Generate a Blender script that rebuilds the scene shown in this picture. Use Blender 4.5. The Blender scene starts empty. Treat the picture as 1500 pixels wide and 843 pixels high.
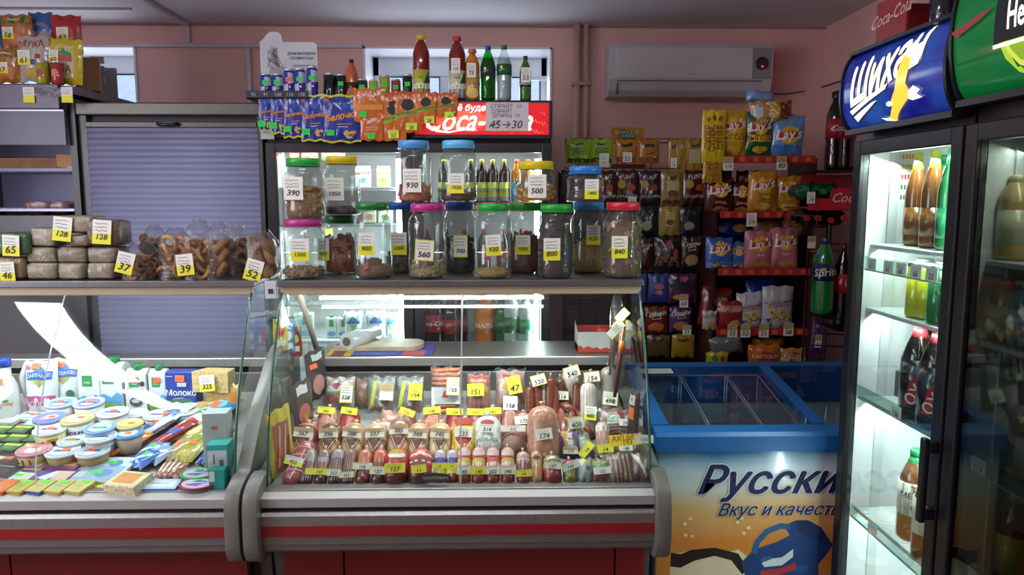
import bpy, bmesh, math, random
from mathutils import Vector, Matrix, Euler
R = math.radians
sc = bpy.context.scene
COL = sc.collection
# ---------------------------------------------------------------- camera, world, lights, exposure
F_PX, PITCH, YAW, EYE = 1080.0, 6.92, 1.3, 1.55
cd = bpy.data.cameras.new('camera'); cam = bpy.data.objects.new('camera', cd); COL.objects.link(cam)
cd.sensor_width = 36; cd.lens = 36 * F_PX / 1500; cd.clip_start = .05
cam.location = (0, 0, EYE); cam.rotation_euler = (R(90 - PITCH), 0, R(-YAW))
sc.camera = cam
CM = Euler((R(90 - PITCH), 0, R(-YAW))).to_matrix()
CI = CM.transposed()
sc.view_settings.view_transform = 'Standard'; sc.view_settings.look = 'None'
sc.view_settings.gamma = 1; sc.view_settings.use_curve_mapping = False
sc.view_settings.exposure = -0.12
cy = sc.cycles
cy.max_bounces = 8; cy.diffuse_bounces = 3; cy.glossy_bounces = 3; cy.transmission_bounces = 6
cy.transparent_max_bounces = 28; cy.caustics_reflective = False; cy.caustics_refractive = False
cy.sample_clamp_indirect = 4; cy.sample_clamp_direct = 0
world = bpy.data.worlds.new('overcast_sky'); sc.world = world; world.use_nodes = True
wn = world.node_tree; bg = wn.nodes['Background']
bg.inputs[0].default_value = (.80, .88, 1, 1); bg.inputs[1].default_value = 2.6

def area(name, loc, rot, sx, sy, power, col):
    l = bpy.data.lights.new(name, 'AREA'); l.shape = 'RECTANGLE'; l.size = sx; l.size_y = sy
    l.energy = power; l.color = col
    o = bpy.data.objects.new(name, l); COL.objects.link(o); o.location = loc; o.rotation_euler = rot
    return o
area('side_window_daylight', (-3.15, .9, 1.75), (0, R(-90), 0), 1.0, 1.6, 45, (.86, .88, 1))
for wx_, ww_, we_ in ((-.2, 1.0, 5), (-2.5, .8, 4)):      # daylight through the two windows of the back wall
    area('window_daylight', (wx_, 4.72, 2.05), (R(-90), 0, 0), ww_, .5, we_*1.5, (.84, .9, 1))

# ---------------------------------------------------------------- pixel helpers
def depth(X, Y, z): return -(CI @ Vector((X, Y, z - EYE))).z
def at(px, py, Y):
    d = CM @ Vector(((px - 750) / F_PX, -(py - 421.5) / F_PX, -1)); t = Y / d.y
    return Vector((d.x * t, Y, EYE + d.z * t))
def atX(px, py, X):
    d = CM @ Vector(((px - 750) / F_PX, -(py - 421.5) / F_PX, -1)); t = X / d.x
    return Vector((X, d.y * t, EYE + d.z * t))
def proj(p):
    c = CI @ (Vector(p) - Vector((0, 0, EYE)))
    return 750 + F_PX * c.x / -c.z, 421.5 - F_PX * c.y / -c.z
def mpp(Y, z=1.3): return depth(0, Y, z) / F_PX
def Xat(px, Y, z):
    k = (px - 750) / F_PX
    f = lambda X: (CI @ Vector((X, Y, z - EYE))).x + k * (CI @ Vector((X, Y, z - EYE))).z
    a, b = f(0), f(1); return -a / (b - a)
def deck(Y): return .647 + (Y - 2.26) * .225
def on_deck(px, py, h=0):
    lo, hi = 2.0, 3.4
    for _ in range(40):
        m = (lo + hi) / 2
        X = Xat(px, m, deck(m) + h)
        if proj((X, m, deck(m) + h))[1] > py: lo = m
        else: hi = m
    return Vector((X, m, deck(m)))

# ---------------------------------------------------------------- materials
def lin(h):
    h = h.lstrip('#'); o = []
    for i in (0, 2, 4):
        c = int(h[i:i+2], 16) / 255
        o.append(c / 12.92 if c <= .04045 else ((c + .055) / 1.055) ** 2.4)
    return o
KIND = {  # rough, metallic, noise scale, colour variation, bump, coat
 'plain': (.55, 0, 8, .06, 0, 0), 'ink': (.6, 0, 0, 0, 0, 0), 'paper': (.7, 0, 30, .05, .02, 0),
 'plastic': (.35, 0, 12, .04, 0, 0), 'film': (.22, 0, 22, .06, .25, .3), 'metal': (.38, .75, 60, .08, .02, 0),
 'steel': (.28, .9, 20, .1, .02, 0), 'skin': (.3, 0, 60, .28, .12, .4), 'food': (.6, 0, 90, .35, .3, 0),
 'bread': (.7, 0, 50, .3, .25, 0), 'wall': (.85, 0, 3, .07, .05, 0), 'wood': (.6, 0, 14, .3, .1, 0),
 'card': (.8, 0, 10, .1, .03, 0), 'gloss': (.12, 0, 5, .03, 0, .5), 'matt': (.9, 0, 10, .08, .02, 0)}
_m = {}
def M(h, kind='plain', s=0):
    k = (h, kind, s)
    if k in _m: return _m[k]
    m = bpy.data.materials.new(f'{kind}_{h}'); _m[k] = m; m.use_nodes = True
    nt = m.node_tree; N = nt.nodes; L = nt.links; c = lin(h); p = N['Principled BSDF']; out = N['Material Output']
    m.diffuse_color = (*c, 1)
    if kind == 'emit':
        N.remove(p); e = N.new('ShaderNodeEmission'); e.inputs[0].default_value = (*c, 1); e.inputs[1].default_value = s
        L.new(e.outputs[0], out.inputs[0]); return m
    if kind in ('glass', 'jar', 'wrap', 'liquid', 'pet'):
        N.remove(p)
        tr = N.new('ShaderNodeBsdfTransparent'); tr.inputs[0].default_value = (*c, 1)
        gl = N.new('ShaderNodeBsdfGlossy'); gl.inputs['Roughness'].default_value = {'glass': .02, 'jar': .07, 'wrap': .16, 'pet': .08}.get(kind, .05)
        gl.inputs[0].default_value = (1, 1, 1, 1)
        fr = N.new('ShaderNodeFresnel'); fr.inputs[0].default_value = {'glass': 1.5, 'jar': 1.5, 'wrap': 1.45, 'pet': 1.5}.get(kind, 1.4)
        ge = N.new('ShaderNodeNewGeometry'); io = N.new('ShaderNodeMapRange'); io.inputs[3].default_value = 1.48; io.inputs[4].default_value = 1/1.48
        L.new(ge.outputs['Backfacing'], io.inputs[0]); L.new(io.outputs[0], fr.inputs[0])     # a thin sheet reflects alike from both sides
        mx = N.new('ShaderNodeMixShader')
        if kind in ('wrap', 'jar', 'pet'):
            bp = N.new('ShaderNodeBump'); nz = N.new('ShaderNodeTexNoise'); tc = N.new('ShaderNodeTexCoord')
            L.new(tc.outputs['Object'], nz.inputs['Vector']); nz.inputs['Scale'].default_value = 45 if kind == 'wrap' else 20
            nz.inputs['Detail'].default_value = 3; bp.inputs['Strength'].default_value = 1 if kind == 'wrap' else .25
            bp.inputs['Distance'].default_value = .012; L.new(nz.outputs[0], bp.inputs['Height'])
            L.new(bp.outputs[0], gl.inputs['Normal']); L.new(bp.outputs[0], fr.inputs['Normal'])
            ad = N.new('ShaderNodeMath'); ad.operation = 'MULTIPLY_ADD'; L.new(fr.outputs[0], ad.inputs[0])
            ad.inputs[1].default_value = 1.0; ad.inputs[2].default_value = .01; L.new(ad.outputs[0], mx.inputs[0])
        else: L.new(fr.outputs[0], mx.inputs[0])
        L.new(tr.outputs[0], mx.inputs[1]); L.new(gl.outputs[0], mx.inputs[2])
        if kind in ('jar', 'wrap', 'pet'):     # a little haze of thick clear plastic
            df = N.new('ShaderNodeBsdfDiffuse'); df.inputs[0].default_value = (.75, .76, .76, 1)
            m2 = N.new('ShaderNodeMixShader'); m2.inputs[0].default_value = {'jar': .035, 'wrap': .03, 'pet': .04}[kind]
            L.new(mx.outputs[0], m2.inputs[1]); L.new(df.outputs[0], m2.inputs[2]); mx = m2
        L.new(mx.outputs[0], out.inputs[0]); return m
    ro, me, ns, va, bu, co = KIND[kind]
    p.inputs['Roughness'].default_value = ro; p.inputs['Metallic'].default_value = me
    p.inputs['Base Color'].default_value = (*c, 1)
    if co: p.inputs['Coat Weight'].default_value = co
    if ns:
        tc = N.new('ShaderNodeTexCoord'); nz = N.new('ShaderNodeTexNoise'); L.new(tc.outputs['Object'], nz.inputs['Vector'])
        nz.inputs['Scale'].default_value = ns; nz.inputs['Detail'].default_value = 3
        rp = N.new('ShaderNodeValToRGB'); L.new(nz.outputs[0], rp.inputs[0])
        rp.color_ramp.elements[0].position = .3; rp.color_ramp.elements[1].position = .7
        rp.color_ramp.elements[0].color = (*[x * (1 - va) for x in c], 1)
        rp.color_ramp.elements[1].color = (*[min(1, x * (1 + va * .6) + va * .02) for x in c], 1)
        L.new(rp.outputs[0], p.inputs['Base Color'])
        if bu:
            bp = N.new('ShaderNodeBump'); bp.inputs['Strength'].default_value = bu; bp.inputs['Distance'].default_value = .01
            L.new(nz.outputs[0], bp.inputs['Height']); L.new(bp.outputs[0], p.inputs['Normal'])
    if kind == 'emitplastic': pass
    return m
def glow(h, s):
    """a backlit print: its own colour plus light of that colour"""
    k = (h, 'glow', s)
    if k in _m: return _m[k]
    m = bpy.data.materials.new('backlit_' + h); _m[k] = m; m.use_nodes = True; c = lin(h)
    p = m.node_tree.nodes['Principled BSDF']; p.inputs['Base Color'].default_value = (*c, 1)
    p.inputs['Emission Color'].default_value = (*c, 1); p.inputs['Emission Strength'].default_value = s
    p.inputs['Roughness'].default_value = .2; return m

# ---------------------------------------------------------------- mesh builder
_txt = {}
def textmesh(s, shear=0, bold=0):
    k = (s, shear, bold)
    if k not in _txt:
        c = bpy.data.curves.new('t', 'FONT'); c.body = s; c.size = 1; c.resolution_u = 2; c.align_x = 'CENTER'; c.align_y = 'CENTER'
        c.space_line = .85
        o = bpy.data.objects.new('t', c); COL.objects.link(o)
        dg = bpy.context.evaluated_depsgraph_get(); e = o.evaluated_get(dg); me = e.to_mesh()
        bt = bmesh.new(); bt.from_mesh(me); bmesh.ops.triangulate(bt, faces=bt.faces[:], quad_method='BEAUTY', ngon_method='EAR_CLIP'); bt.to_mesh(me); bt.free()
        _txt[k] = ([(v.co.x+shear*v.co.y, v.co.y) for v in me.vertices], [tuple(p.vertices) for p in me.polygons])
        e.to_mesh_clear(); bpy.data.objects.remove(o); bpy.data.curves.remove(c)
    return _txt[k]
class MB:
    def __init__(s): s.v = []; s.f = []; s.mi = []; s.sm = []; s.mats = []; s.T = Matrix.Identity(4)
    def add(s, vs, fs, mat, smooth=False):
        if mat not in s.mats: s.mats.append(mat)
        i = s.mats.index(mat); b = len(s.v)
        s.v += [tuple(s.T @ Vector(v)) for v in vs]
        for f in fs: s.f.append([b + q for q in f]); s.mi.append(i); s.sm.append(smooth)
        return s
    def box(s, x0, x1, y0, y1, z0, z1, mat, bev=0):
        if bev:
            bm = bmesh.new(); bmesh.ops.create_cube(bm, size=1)
            for v in bm.verts: v.co = Vector(((x0+x1)/2 + v.co.x*(x1-x0), (y0+y1)/2 + v.co.y*(y1-y0), (z0+z1)/2 + v.co.z*(z1-z0)))
            bmesh.ops.bevel(bm, geom=list(bm.edges), offset=bev, segments=2, affect='EDGES', profile=.5)
            bm.verts.index_update()
            s.add([tuple(v.co) for v in bm.verts], [[v.index for v in f.verts] for f in bm.faces], mat); bm.free(); return s
        vs = [(x, y, z) for z in (z0, z1) for y in (y0, y1) for x in (x0, x1)]
        return s.add(vs, [(0,2,3,1), (4,5,7,6), (0,1,5,4), (2,6,7,3), (0,4,6,2), (1,3,7,5)], mat)
    def lathe(s, prof, mat, n=20, cx=0, cy=0, sx=1, sy=1, smooth=True, mats=None):
        vs = []; m = len(prof)
        for r, z in prof:
            for k in range(n):
                a = 2*math.pi*k/n; vs.append((cx + sx*r*math.cos(a), cy + sy*r*math.sin(a), z))
        for j in range(m-1):
            fs = [(j*n+k, j*n+(k+1) % n, (j+1)*n+(k+1) % n, (j+1)*n+k) for k in range(n)]
            if j == 0: base = len(s.v); s.add(vs, [], mat)
            mt = mats[j] if mats else mat
            if mt not in s.mats: s.mats.append(mt)
            for f in fs: s.f.append([base+q for q in f]); s.mi.append(s.mats.index(mt)); s.sm.append(smooth)
        for j, rev in ((0, True), (m-1, False)):
            if prof[j][0] > 1e-4:
                f = [base + j*n + k for k in range(n)]; mt = (mats[min(j, m-2)] if mats else mat)
                s.f.append(f[::-1] if rev else f); s.mi.append(s.mats.index(mt)); s.sm.append(False)
        return s
    def grid(s, fn, nu, nv, mat, smooth=True, closed=False):
        vs = [fn(i/nu, j/nv) for j in range(nv+1) for i in range(nu+1)]; w = nu+1
        return s.add(vs, [(j*w+i, j*w+i+1, (j+1)*w+i+1, (j+1)*w+i) for j in range(nv) for i in range(nu)], mat, smooth)
    def tube(s, pts, r, mat, n=8, cap=True):
        pts = [Vector(p) for p in pts]; vs = []; rr = r if isinstance(r, (list, tuple)) else [r]*len(pts)
        ref = None
        for i, p in enumerate(pts):
            d = (pts[min(i+1, len(pts)-1)] - pts[max(i-1, 0)]).normalized()
            if ref is None: ref = Vector((0, 0, 1)) if abs(d.z) < .8 else Vector((1, 0, 0))
            a = d.cross(ref).normalized(); b = d.cross(a).normalized(); ref = -b if False else ref
            for k in range(n):
                t = 2*math.pi*k/n; vs.append(p + (a*math.cos(t) + b*math.sin(t))*rr[i])
        fs = [(i*n+k, i*n+(k+1) % n, (i+1)*n+(k+1) % n, (i+1)*n+k) for i in range(len(pts)-1) for k in range(n)]
        s.add(vs, fs, mat, True)
        if cap: 
            b = len(s.v) - len(vs); i = s.mats.index(mat)
            for f in ([b+k for k in range(n)][::-1], [b+(len(pts)-1)*n+k for k in range(n)]): s.f.append(f); s.mi.append(i); s.sm.append(False)
        return s
    def prism(s, poly, axis, a, b, mat):
        """polygon extruded from a to b; axis 'x': poly=(y,z), 'y': poly=(x,z), 'z': poly=(x,y)"""
        g = {'x': lambda p, t: (t, p[0], p[1]), 'y': lambda p, t: (p[0], t, p[1]), 'z': lambda p, t: (p[0], p[1], t)}[axis]
        n = len(poly); vs = [g(p, a) for p in poly] + [g(p, b) for p in poly]
        return s.add(vs, [list(range(n))[::-1], list(range(n, 2*n))] + [(k, (k+1) % n, n+(k+1) % n, n+k) for k in range(n)], mat)
    def blob(s, c, r, mat, n=10, m=6, seed=0, wob=.08, p=2):
        rnd = random.Random(seed); ph = [rnd.uniform(0, 6.28) for _ in range(4)]
        def fn(u, v):
            a = 2*math.pi*u; t = math.pi*(v-.5)
            sg = lambda x: math.copysign(abs(x)**(2/p), x)
            w = 1 + wob*math.sin(3*a+ph[0]+2*t) + wob*.7*math.sin(5*t+ph[1]+a)
            return (c[0]+r[0]*sg(math.cos(t))*sg(math.cos(a))*w, c[1]+r[1]*sg(math.cos(t))*sg(math.sin(a))*w, c[2]+r[2]*sg(math.sin(t))*w)
        vs = []
        for j in range(1, m):
            for i in range(n): vs.append(fn(i/n, j/m))
        vs += [fn(0, 0), fn(0, 1)]
        fs = [(j*n+i, j*n+(i+1) % n, (j+1)*n+(i+1) % n, (j+1)*n+i) for j in range(m-2) for i in range(n)]
        fs += [((i+1) % n, i, len(vs)-2) for i in range(n)] + [((m-2)*n+i, (m-2)*n+(i+1) % n, len(vs)-1) for i in range(n)]
        return s.add(vs, fs, mat, True)
    def mesh(s, name):
        me = bpy.data.meshes.new(name); me.from_pydata(s.v, [], s.f)
        for m in s.mats: me.materials.append(m)
        me.polygons.foreach_set('material_index', s.mi); me.polygons.foreach_set('use_smooth', s.sm); me.update()
        return me
def obj(name, mb, parent=None, loc=None, rot=None, label=None, cat=None, group=None, kind=None):
    me = mb.mesh(name) if isinstance(mb, MB) else mb
    o = bpy.data.objects.new(name, me); COL.objects.link(o)
    if parent: o.parent = parent
    if loc is not None: o.location = loc
    if rot is not None: o.rotation_euler = rot
    if label: o['label'] = label
    if cat: o['category'] = cat
    if group: o['group'] = group
    if kind: o['kind'] = kind
    return o
def thing(name, label, cat, loc=(0,0,0), rot=(0,0,0), group=None):
    o = bpy.data.objects.new(name, None); COL.objects.link(o); o.empty_display_size = .05
    o.location = loc; o.rotation_euler = rot; o['label'] = label; o['category'] = cat
    if group: o['group'] = group
    return o
def struct(name, mb): return obj(name, mb, kind='structure')
ORD = ['first', 'second', 'third', 'fourth', 'fifth', 'sixth', 'seventh', 'eighth', 'ninth', 'tenth', 'eleventh', 'twelfth', 'thirteenth', 'fourteenth', 'fifteenth']

# ---------------------------------------------------------------- decals: flat print laid on a surface F(u,v,e)
def refine(pts, tris, L):
    from mathutils.geometry import tessellate_polygon
    ov, of = list(pts), []; st = []
    for t in tris:
        if len(t) == 3: st.append(tuple(t))
        else: st += [tuple(t[i] for i in q) for q in tessellate_polygon([[Vector((*pts[i], 0)) for i in t]])]
    mid = {}
    while st:
        t = st.pop(); d = [math.dist(ov[t[i]], ov[t[(i+1) % 3]]) for i in range(3)]; k = d.index(max(d))
        if d[k] <= L or len(of) > 6000: of.append(t); continue
        a, b, c = t[k], t[(k+1) % 3], t[(k+2) % 3]; key = (min(a, b), max(a, b))
        if key not in mid: mid[key] = len(ov); ov.append(((ov[a][0]+ov[b][0])/2, (ov[a][1]+ov[b][1])/2))
        m = mid[key]; st += [(a, m, c), (m, b, c)]
    return ov, of
def dec(mb, F, w, h, items, eps=.0005, base=0, fine=0):
    items = items or (); eps = eps*min(1, 9/max(1, len(items)))
    for k, it in enumerate(items):
        e = eps*(k+1+base); t = it[0]; col = it[-1] if t != 't' else it[5]
        mat = col if not isinstance(col, str) else M(col, 'ink')
        if t == 'r':
            _, u0, v0, u1, v1, _c = it; nu = max(1, int(abs(u1-u0)*5)); nv = max(1, int(abs(v1-v0)*4))
            mb.grid(lambda a, b: F(u0+(u1-u0)*a, v0+(v1-v0)*b, e), nu, nv, mat)
        elif t == 'e':
            _, cu, cv, ru, rv, _c = it; n = 18; vs = [F(cu, cv, e)]
            for q in (.55, 1): vs += [F(cu+q*ru*math.cos(6.2832*i/n), cv+q*rv*math.sin(6.2832*i/n), e) for i in range(n)]
            mb.add(vs, [(0, 1+i, 1+(i+1) % n) for i in range(n)] + [(1+i, 1+n+i, 1+n+(i+1) % n, 1+(i+1) % n) for i in range(n)], mat, True)
        elif t == 'p':
            pv, pf = it[1], [list(range(len(it[1])))]
            if fine: pv, pf = refine([(u*w/2, v*h/2) for u, v in pv], pf, fine); pv = [(x/(w/2), y/(h/2)) for x, y in pv]
            mb.add([F(u, v, e) for u, v in pv], pf, mat)
        elif t == 'l':      # stroke through points, width in metres
            pts = it[1]; wd = it[2]/2; vs = []
            if fine:
                q = []
                for a, b in zip(pts, pts[1:]):
                    n = max(1, int(math.hypot((b[0]-a[0])*w/2, (b[1]-a[1])*h/2)/fine)); q += [(a[0]+(b[0]-a[0])*k/n, a[1]+(b[1]-a[1])*k/n) for k in range(n)]
                pts = q+[pts[-1]]
            for i, (u, v) in enumerate(pts):
                a = pts[max(0, i-1)]; b = pts[min(len(pts)-1, i+1)]; dx, dy = (b[0]-a[0])*w/2, (b[1]-a[1])*h/2
                l = math.hypot(dx, dy) or 1; nx, ny = -dy/l*wd, dx/l*wd
                vs += [F(u+nx/(w/2), v+ny/(h/2), e), F(u-nx/(w/2), v-ny/(h/2), e)]
            mb.add(vs, [(2*i, 2*i+1, 2*i+3, 2*i+2) for i in range(len(pts)-1)], mat)
        elif t == 't':      # ('t', cu, cv, size, text, colour, rot, shear, bold, xscale)
            _, cu, cv, sz, s, _c = it[:6]; rot = R(it[6]) if len(it) > 6 else 0
            sh = it[7] if len(it) > 7 else 0; bo = it[8] if len(it) > 8 else .012; xs = it[9] if len(it) > 9 else 1
            vs, fs = textmesh(s, sh, bo); ca, sa = math.cos(rot), math.sin(rot)
            if fine: vs, fs = refine(vs, fs, fine/sz)
            for j, (ox, oy) in enumerate(((0, 0),) if bo <= .008 else ((-bo, -bo*.6), (bo, -bo*.6), (0, bo))):      # heavier strokes: thin layers, slightly shifted
                mb.add([F(cu+((x+ox)*xs*ca-(y+oy)*sa)*sz/(w/2), cv+((x+ox)*xs*sa+(y+oy)*ca)*sz/(h/2), e+j*max(.00005, eps*.2)) for x, y in vs], fs, mat)
def Fplane(w, h, y0=0, zc=None):
    zc = h/2 if zc is None else zc
    return lambda u, v, e: (u*w/2, y0-e, zc+v*h/2)
def Ftop(w, d, z): return lambda u, v, e: (u*w/2, v*d/2, z+e)
def Fcyl(r, z0, z1): return lambda u, v, e: ((r+e)*math.sin(u*math.pi), -(r+e)*math.cos(u*math.pi), (z0+z1)/2+v*(z1-z0)/2)

# ---------------------------------------------------------------- price tags (paper with handwriting)
_tags = {}
INK = '15141a'
def tagmesh(w, h, price, style, seed=0):
    k = (round(w, 3), round(h, 3), price, style, seed % 3)
    if k in _tags: return _tags[k]
    mb = MB(); rnd = random.Random(str(k))
    base = {'w': 'e9e6da', 'y': 'e8df3c', 'yw': 'e9e6da', 'wy': 'e9e6da', 'o': 'ff6a3c', 'g': '2fd84a', 'l': 'dbe84a', 'r': 'e9e6da', 'c': 'dfd9c4'}[style]
    mb.box(-w/2, w/2, 0, .0008, -h/2, h/2, M(base, 'paper'))
    F = Fplane(w, h, 0, 0); it = []
    if style == 'yw': it.append(('r', -1, -1, 1, -.12, 'e6dc2e'))
    if style == 'wy':
        for q in ((-1, -1, 1, -.9), (-1, .9, 1, 1), (-1, -1, -.92, 1), (.92, -1, 1, 1)): it.append(('r', *q, 'd6cc30'))
    if style == 'c': it.append(('r', -1, .1, 1, 1, 'b79a72'))
    ink = 'c8201c' if style == 'r' else INK
    if style in 'og' and not price:
        it.append(('l', [(-.5+i*.2, .1+.25*(-1)**i) for i in range(6)], h*.05, '30281c'))
    else:
        for row in (.68, .38, .12)[:(3 if h > .03 else 1)] if style not in 'og' else ():
            n = 14; it.append(('l', [(-.75+1.4*i/n*rnd.uniform(.9, 1), row+rnd.uniform(-.07, .07)) for i in range(n+1)], max(.0007, h*.02), '3a3a40'))
    if price:
        sz = min(h*.62, w*1.25/max(2, len(price))); it.append(('t', 0, -.42 if h > w*.5 else -.3, sz, price, ink, rnd.uniform(-5, 5), .15, .015, 1.05))
    dec(mb, F, w, h, it, .0003)
    _tags[k] = mb.mesh('price_tag'); return _tags[k]
def tag(parent, w, h, price, style, loc, rot=(0, 0, 0), seed=0):
    return obj('price_tag', tagmesh(w, h, price, style, seed), parent, loc, rot)
def hang_tag(parent, w, h, price, style, x, y, z, tilt=0, roll=0, seed=0):
    return tag(parent, w, h, price, style, (x, y, z), (R(tilt), R(roll), 0), seed)
# ================================================================ THE ROOM
YB, XL, XR, ZC = 4.45, -3.2, 1.95, 2.55
PINK = M('e6b6ae', 'wall'); CEIL = M('dcd8dc', 'wall'); WHITE = M('d9dade', 'plastic'); FRAMEW = M('dfe2e8', 'plastic')
mb = MB(); mb.box(XL-.1, XR+.1, -2.2, YB+.1, -.05, 0, M('6d655e', 'matt')); struct('floor', mb)
mb = MB(); mb.box(XL-.1, XR+.1, -2.2, YB+.4, ZC, ZC+.08, CEIL); struct('ceiling', mb)
wins = [(-2.95, -2.075, 1.45, 2.425), (-.765, .335, 1.45, 2.425)]
mb = MB(); xs = [XL-.1, wins[0][0], wins[0][1], wins[1][0], wins[1][1], XR+.1]
for i in range(5):
    if i in (1, 3): mb.box(xs[i], xs[i+1], YB, YB+.35, 0, 1.45, PINK); mb.box(xs[i], xs[i+1], YB, YB+.35, 2.425, ZC, PINK)
    else: mb.box(xs[i], xs[i+1], YB, YB+.35, 0, ZC, PINK)
struct('wall_back', mb)
mb = MB(); mb.box(XR, XR+.1, -2.2, YB, 0, ZC, PINK); struct('wall_right', mb)
mb = MB()
mb.box(XL-.1, XL, -2.2, .3, 0, ZC, PINK); mb.box(XL-.1, XL, 1.5, YB, 0, ZC, PINK); mb.box(XL-.1, XL, .3, 1.5, 0, 1.15, PINK); mb.box(XL-.1, XL, .3, 1.5, 2.25, ZC, PINK)
struct('wall_left', mb)
mb = MB(); mb.box(XL-.1, XR+.1, -2.3, -2.2, 0, ZC, PINK); struct('wall_front', mb)
# windows of the back wall
def window(name, x0, x1, z0, z1, mull, zt):
    w = thing(name, '', ''); del w['label']; del w['category']; w['kind'] = 'structure'
    mb = MB(); t = .012   # white reveal lining
    mb.box(x0, x0+t, YB-.012, YB+.33, z0, z1, FRAMEW); mb.box(x1-t, x1, YB-.012, YB+.33, z0, z1, FRAMEW)
    mb.box(x0, x1, YB-.012, YB+.33, z1-t, z1, FRAMEW); mb.box(x0, x1, YB-.012, YB+.33, z0, z0+t, FRAMEW)
    obj('window_lining', mb, w)
    mb = MB(); y0, y1 = YB+.27, YB+.33; f = .05
    for a, b, c, d in ((x0, x0+f, z0, z1), (x1-f, x1, z0, z1), (x0, x1, zt, z1), (x0, x1, z0, z0+f)): mb.box(a, b, y0, y1, c, d, FRAMEW, .006)
    for m in mull: mb.box(m-.03, m+.03, y0, y1, z0, zt, FRAMEW, .006)
    obj('window_frame', mb, w)
    ms = [x0+f] + [q for m in mull for q in (m-.03, m+.03)] + [x1-f]
    for i in range(0, len(ms), 2):
        a, b = ms[i], ms[i+1]; mb = MB(); g = M('2c2c30', 'plastic')
        for c in ((a, a+.008, z0+f, zt), (b-.008, b, z0+f, zt), (a, b, zt-.008, zt), (a, b, z0+f, z0+f+.008)): mb.box(c[0], c[1], y0-.004, y0+.002, c[2], c[3], g)
        obj('window_gasket', mb, w)
        mb = MB(); mb.box(a, b, y0+.02, y0+.024, z0+f, zt, M('f4f8ff', 'glass')); obj('window_pane', mb, w)
    return w
w1 = window('window_1', *wins[0], [-2.42], 2.31)
w2 = window('window_2', *wins[1], [-.31, .0], 2.30)
mb = MB()    # opened sash leaning into the reveal of the right window
mb.box(.19, .215, YB+.02, YB+.05, 1.5, 2.28, FRAMEW, .004); mb.box(.215, .31, YB+.1, YB+.12, 2.255, 2.28, FRAMEW, .004)
mb.tube([(-.50, YB+.2, 2.29), (-.56, YB+.2, 2.13)], .003, M('3a3c40', 'metal')); obj('window_stay', mb, w2)
# world outside the windows
mb = MB(); mb.grid(lambda u, v: (-9+20*u, 6+6*v, -1.0+5.0*v*v+.25*math.sin(9*u+4*v)), 24, 8, M('a9b2c4', 'card'))
struct('snowy_slope', mb)
mb = MB(); rnd = random.Random(4)
# cable trunking and pipes
def trunk(n, *bx):
    mb = MB()
    for b in bx: mb.box(*b, M('c5bcc0', 'plastic'), .003)
    return struct(n, mb)
trunk('trim_1', (-1.785, -1.755, 2.0, YB, ZC-.018, ZC)); trunk('trim_2', (-3.0, -1.93, 4.10, 4.118, ZC-.012, ZC))
trunk('trim_3', (-1.785, -1.755, YB-.02, YB, 2.44, ZC-.018)); trunk('trim_4', (-2.09, -.77, YB-.02, YB, 2.415, 2.44), (-1.44, -1.415, YB-.022, YB, 1.4, 2.415))
mb = MB()
mb.box(XL, XR, YB-.008, YB, ZC-.012, ZC, M('a07f7d', 'wall')); struct('trim_5', mb)
for i, px in enumerate((845, 858.5)):
    X = Xat(px, YB-.05, 2.2); mb = MB(); mb.tube([(X, YB-.05, 0), (X, YB-.05, ZC)], .021 if i == 0 else .017, M('c39a93', 'plastic'), 14)
    for z in (.9, 2.2): mb.box(X-.028, X+.028, YB-.075, YB, z, z+.02, M('a98680', 'plastic'), .003)
    o = obj('heating_pipe', mb, label=['pink painted heating pipe, the thicker of two, running up the wall', 'pink painted heating pipe, the thinner one, nearer the air conditioner'][i], cat='pipe')
# air conditioner
ac = thing('air_conditioner', 'white wall air conditioner with a round dark display above the snacks', 'air conditioner', (at(885, 140, YB).x, YB, at(885, 141, YB-.15).z))
W_ = at(1121, 140, YB-.1).x - ac.location.x; H_ = .285
mb = MB(); pr = [(0, 0), (-.14, .0), (-.175, .03), (-.2, .09), (-.2, .25), (-.18, H_), (0, H_)]; mb.prism(pr, 'x', 0, W_, M('c6c2c4', 'plastic')); obj('casing', mb, ac)
mb = MB(); mb.box(.035, W_-.115, -.207, -.199, .092, .262, M('cbc8ca', 'plastic'), .003); obj('front_cover', mb, ac)
mb = MB(); mb.box(W_-.112, W_-.012, -.206, -.199, .092, .262, M('918e96', 'plastic'), .003); obj('side_cover', mb, ac)
mb = MB(); mb.add([(.05, -.196, .078), (W_-.06, -.196, .078), (W_-.06, -.15, .012), (.05, -.15, .012)], [(0, 1, 2, 3)], M('b9b6b8', 'plastic')); mb.box(.045, W_-.055, -.199, -.19, .078, .082, M('3a3638')); mb.box(.045, .05, -.194, -.13, .01, .08, M('3a3638'))
mb.T = Matrix.Translation((0, 0, 0)); obj('air_flap', mb, ac)
mb = MB(); mb.T = Matrix.Translation((W_-.065, -.207, .175)) @ Matrix.Rotation(R(90), 4, 'X'); mb.lathe([(.036, 0), (.036, .006), (.033, .009)], M('17141a', 'gloss'), 24)
d = obj('display', mb, ac); mb = MB(); mb.T = Matrix.Translation((W_-.065, -.2165, .157)) @ Matrix.Rotation(R(90), 4, 'X'); mb.lathe([(.0055, 0), (.0055, .002)], M('ff2a3c', 'emit', 3), 10); obj('indicator_light', mb, d)
mb = MB(); dec(mb, lambda u, v, e: (W_/2+u*W_/2, -.2075-e, H_/2+v*H_/2), W_, H_, [('l', [(-.04+.01*i, -.18+.03*(-1)**i) for i in range(9)], .0035, '8d8288'), ('l', [(-.9+.012*i, -.55+.02*(-1)**i) for i in range(14)], .002, '6a666c')]); obj('lettering', mb, ac)
mb = MB(); p = [at(1120, 137, YB-.01), at(1150, 138, YB-.01), at(1177, 134, YB-.01)]; p += [atX(1190, 132, XR-.01), atX(1240, 116, XR-.01), atX(1300, 95, XR-.01)]
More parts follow.
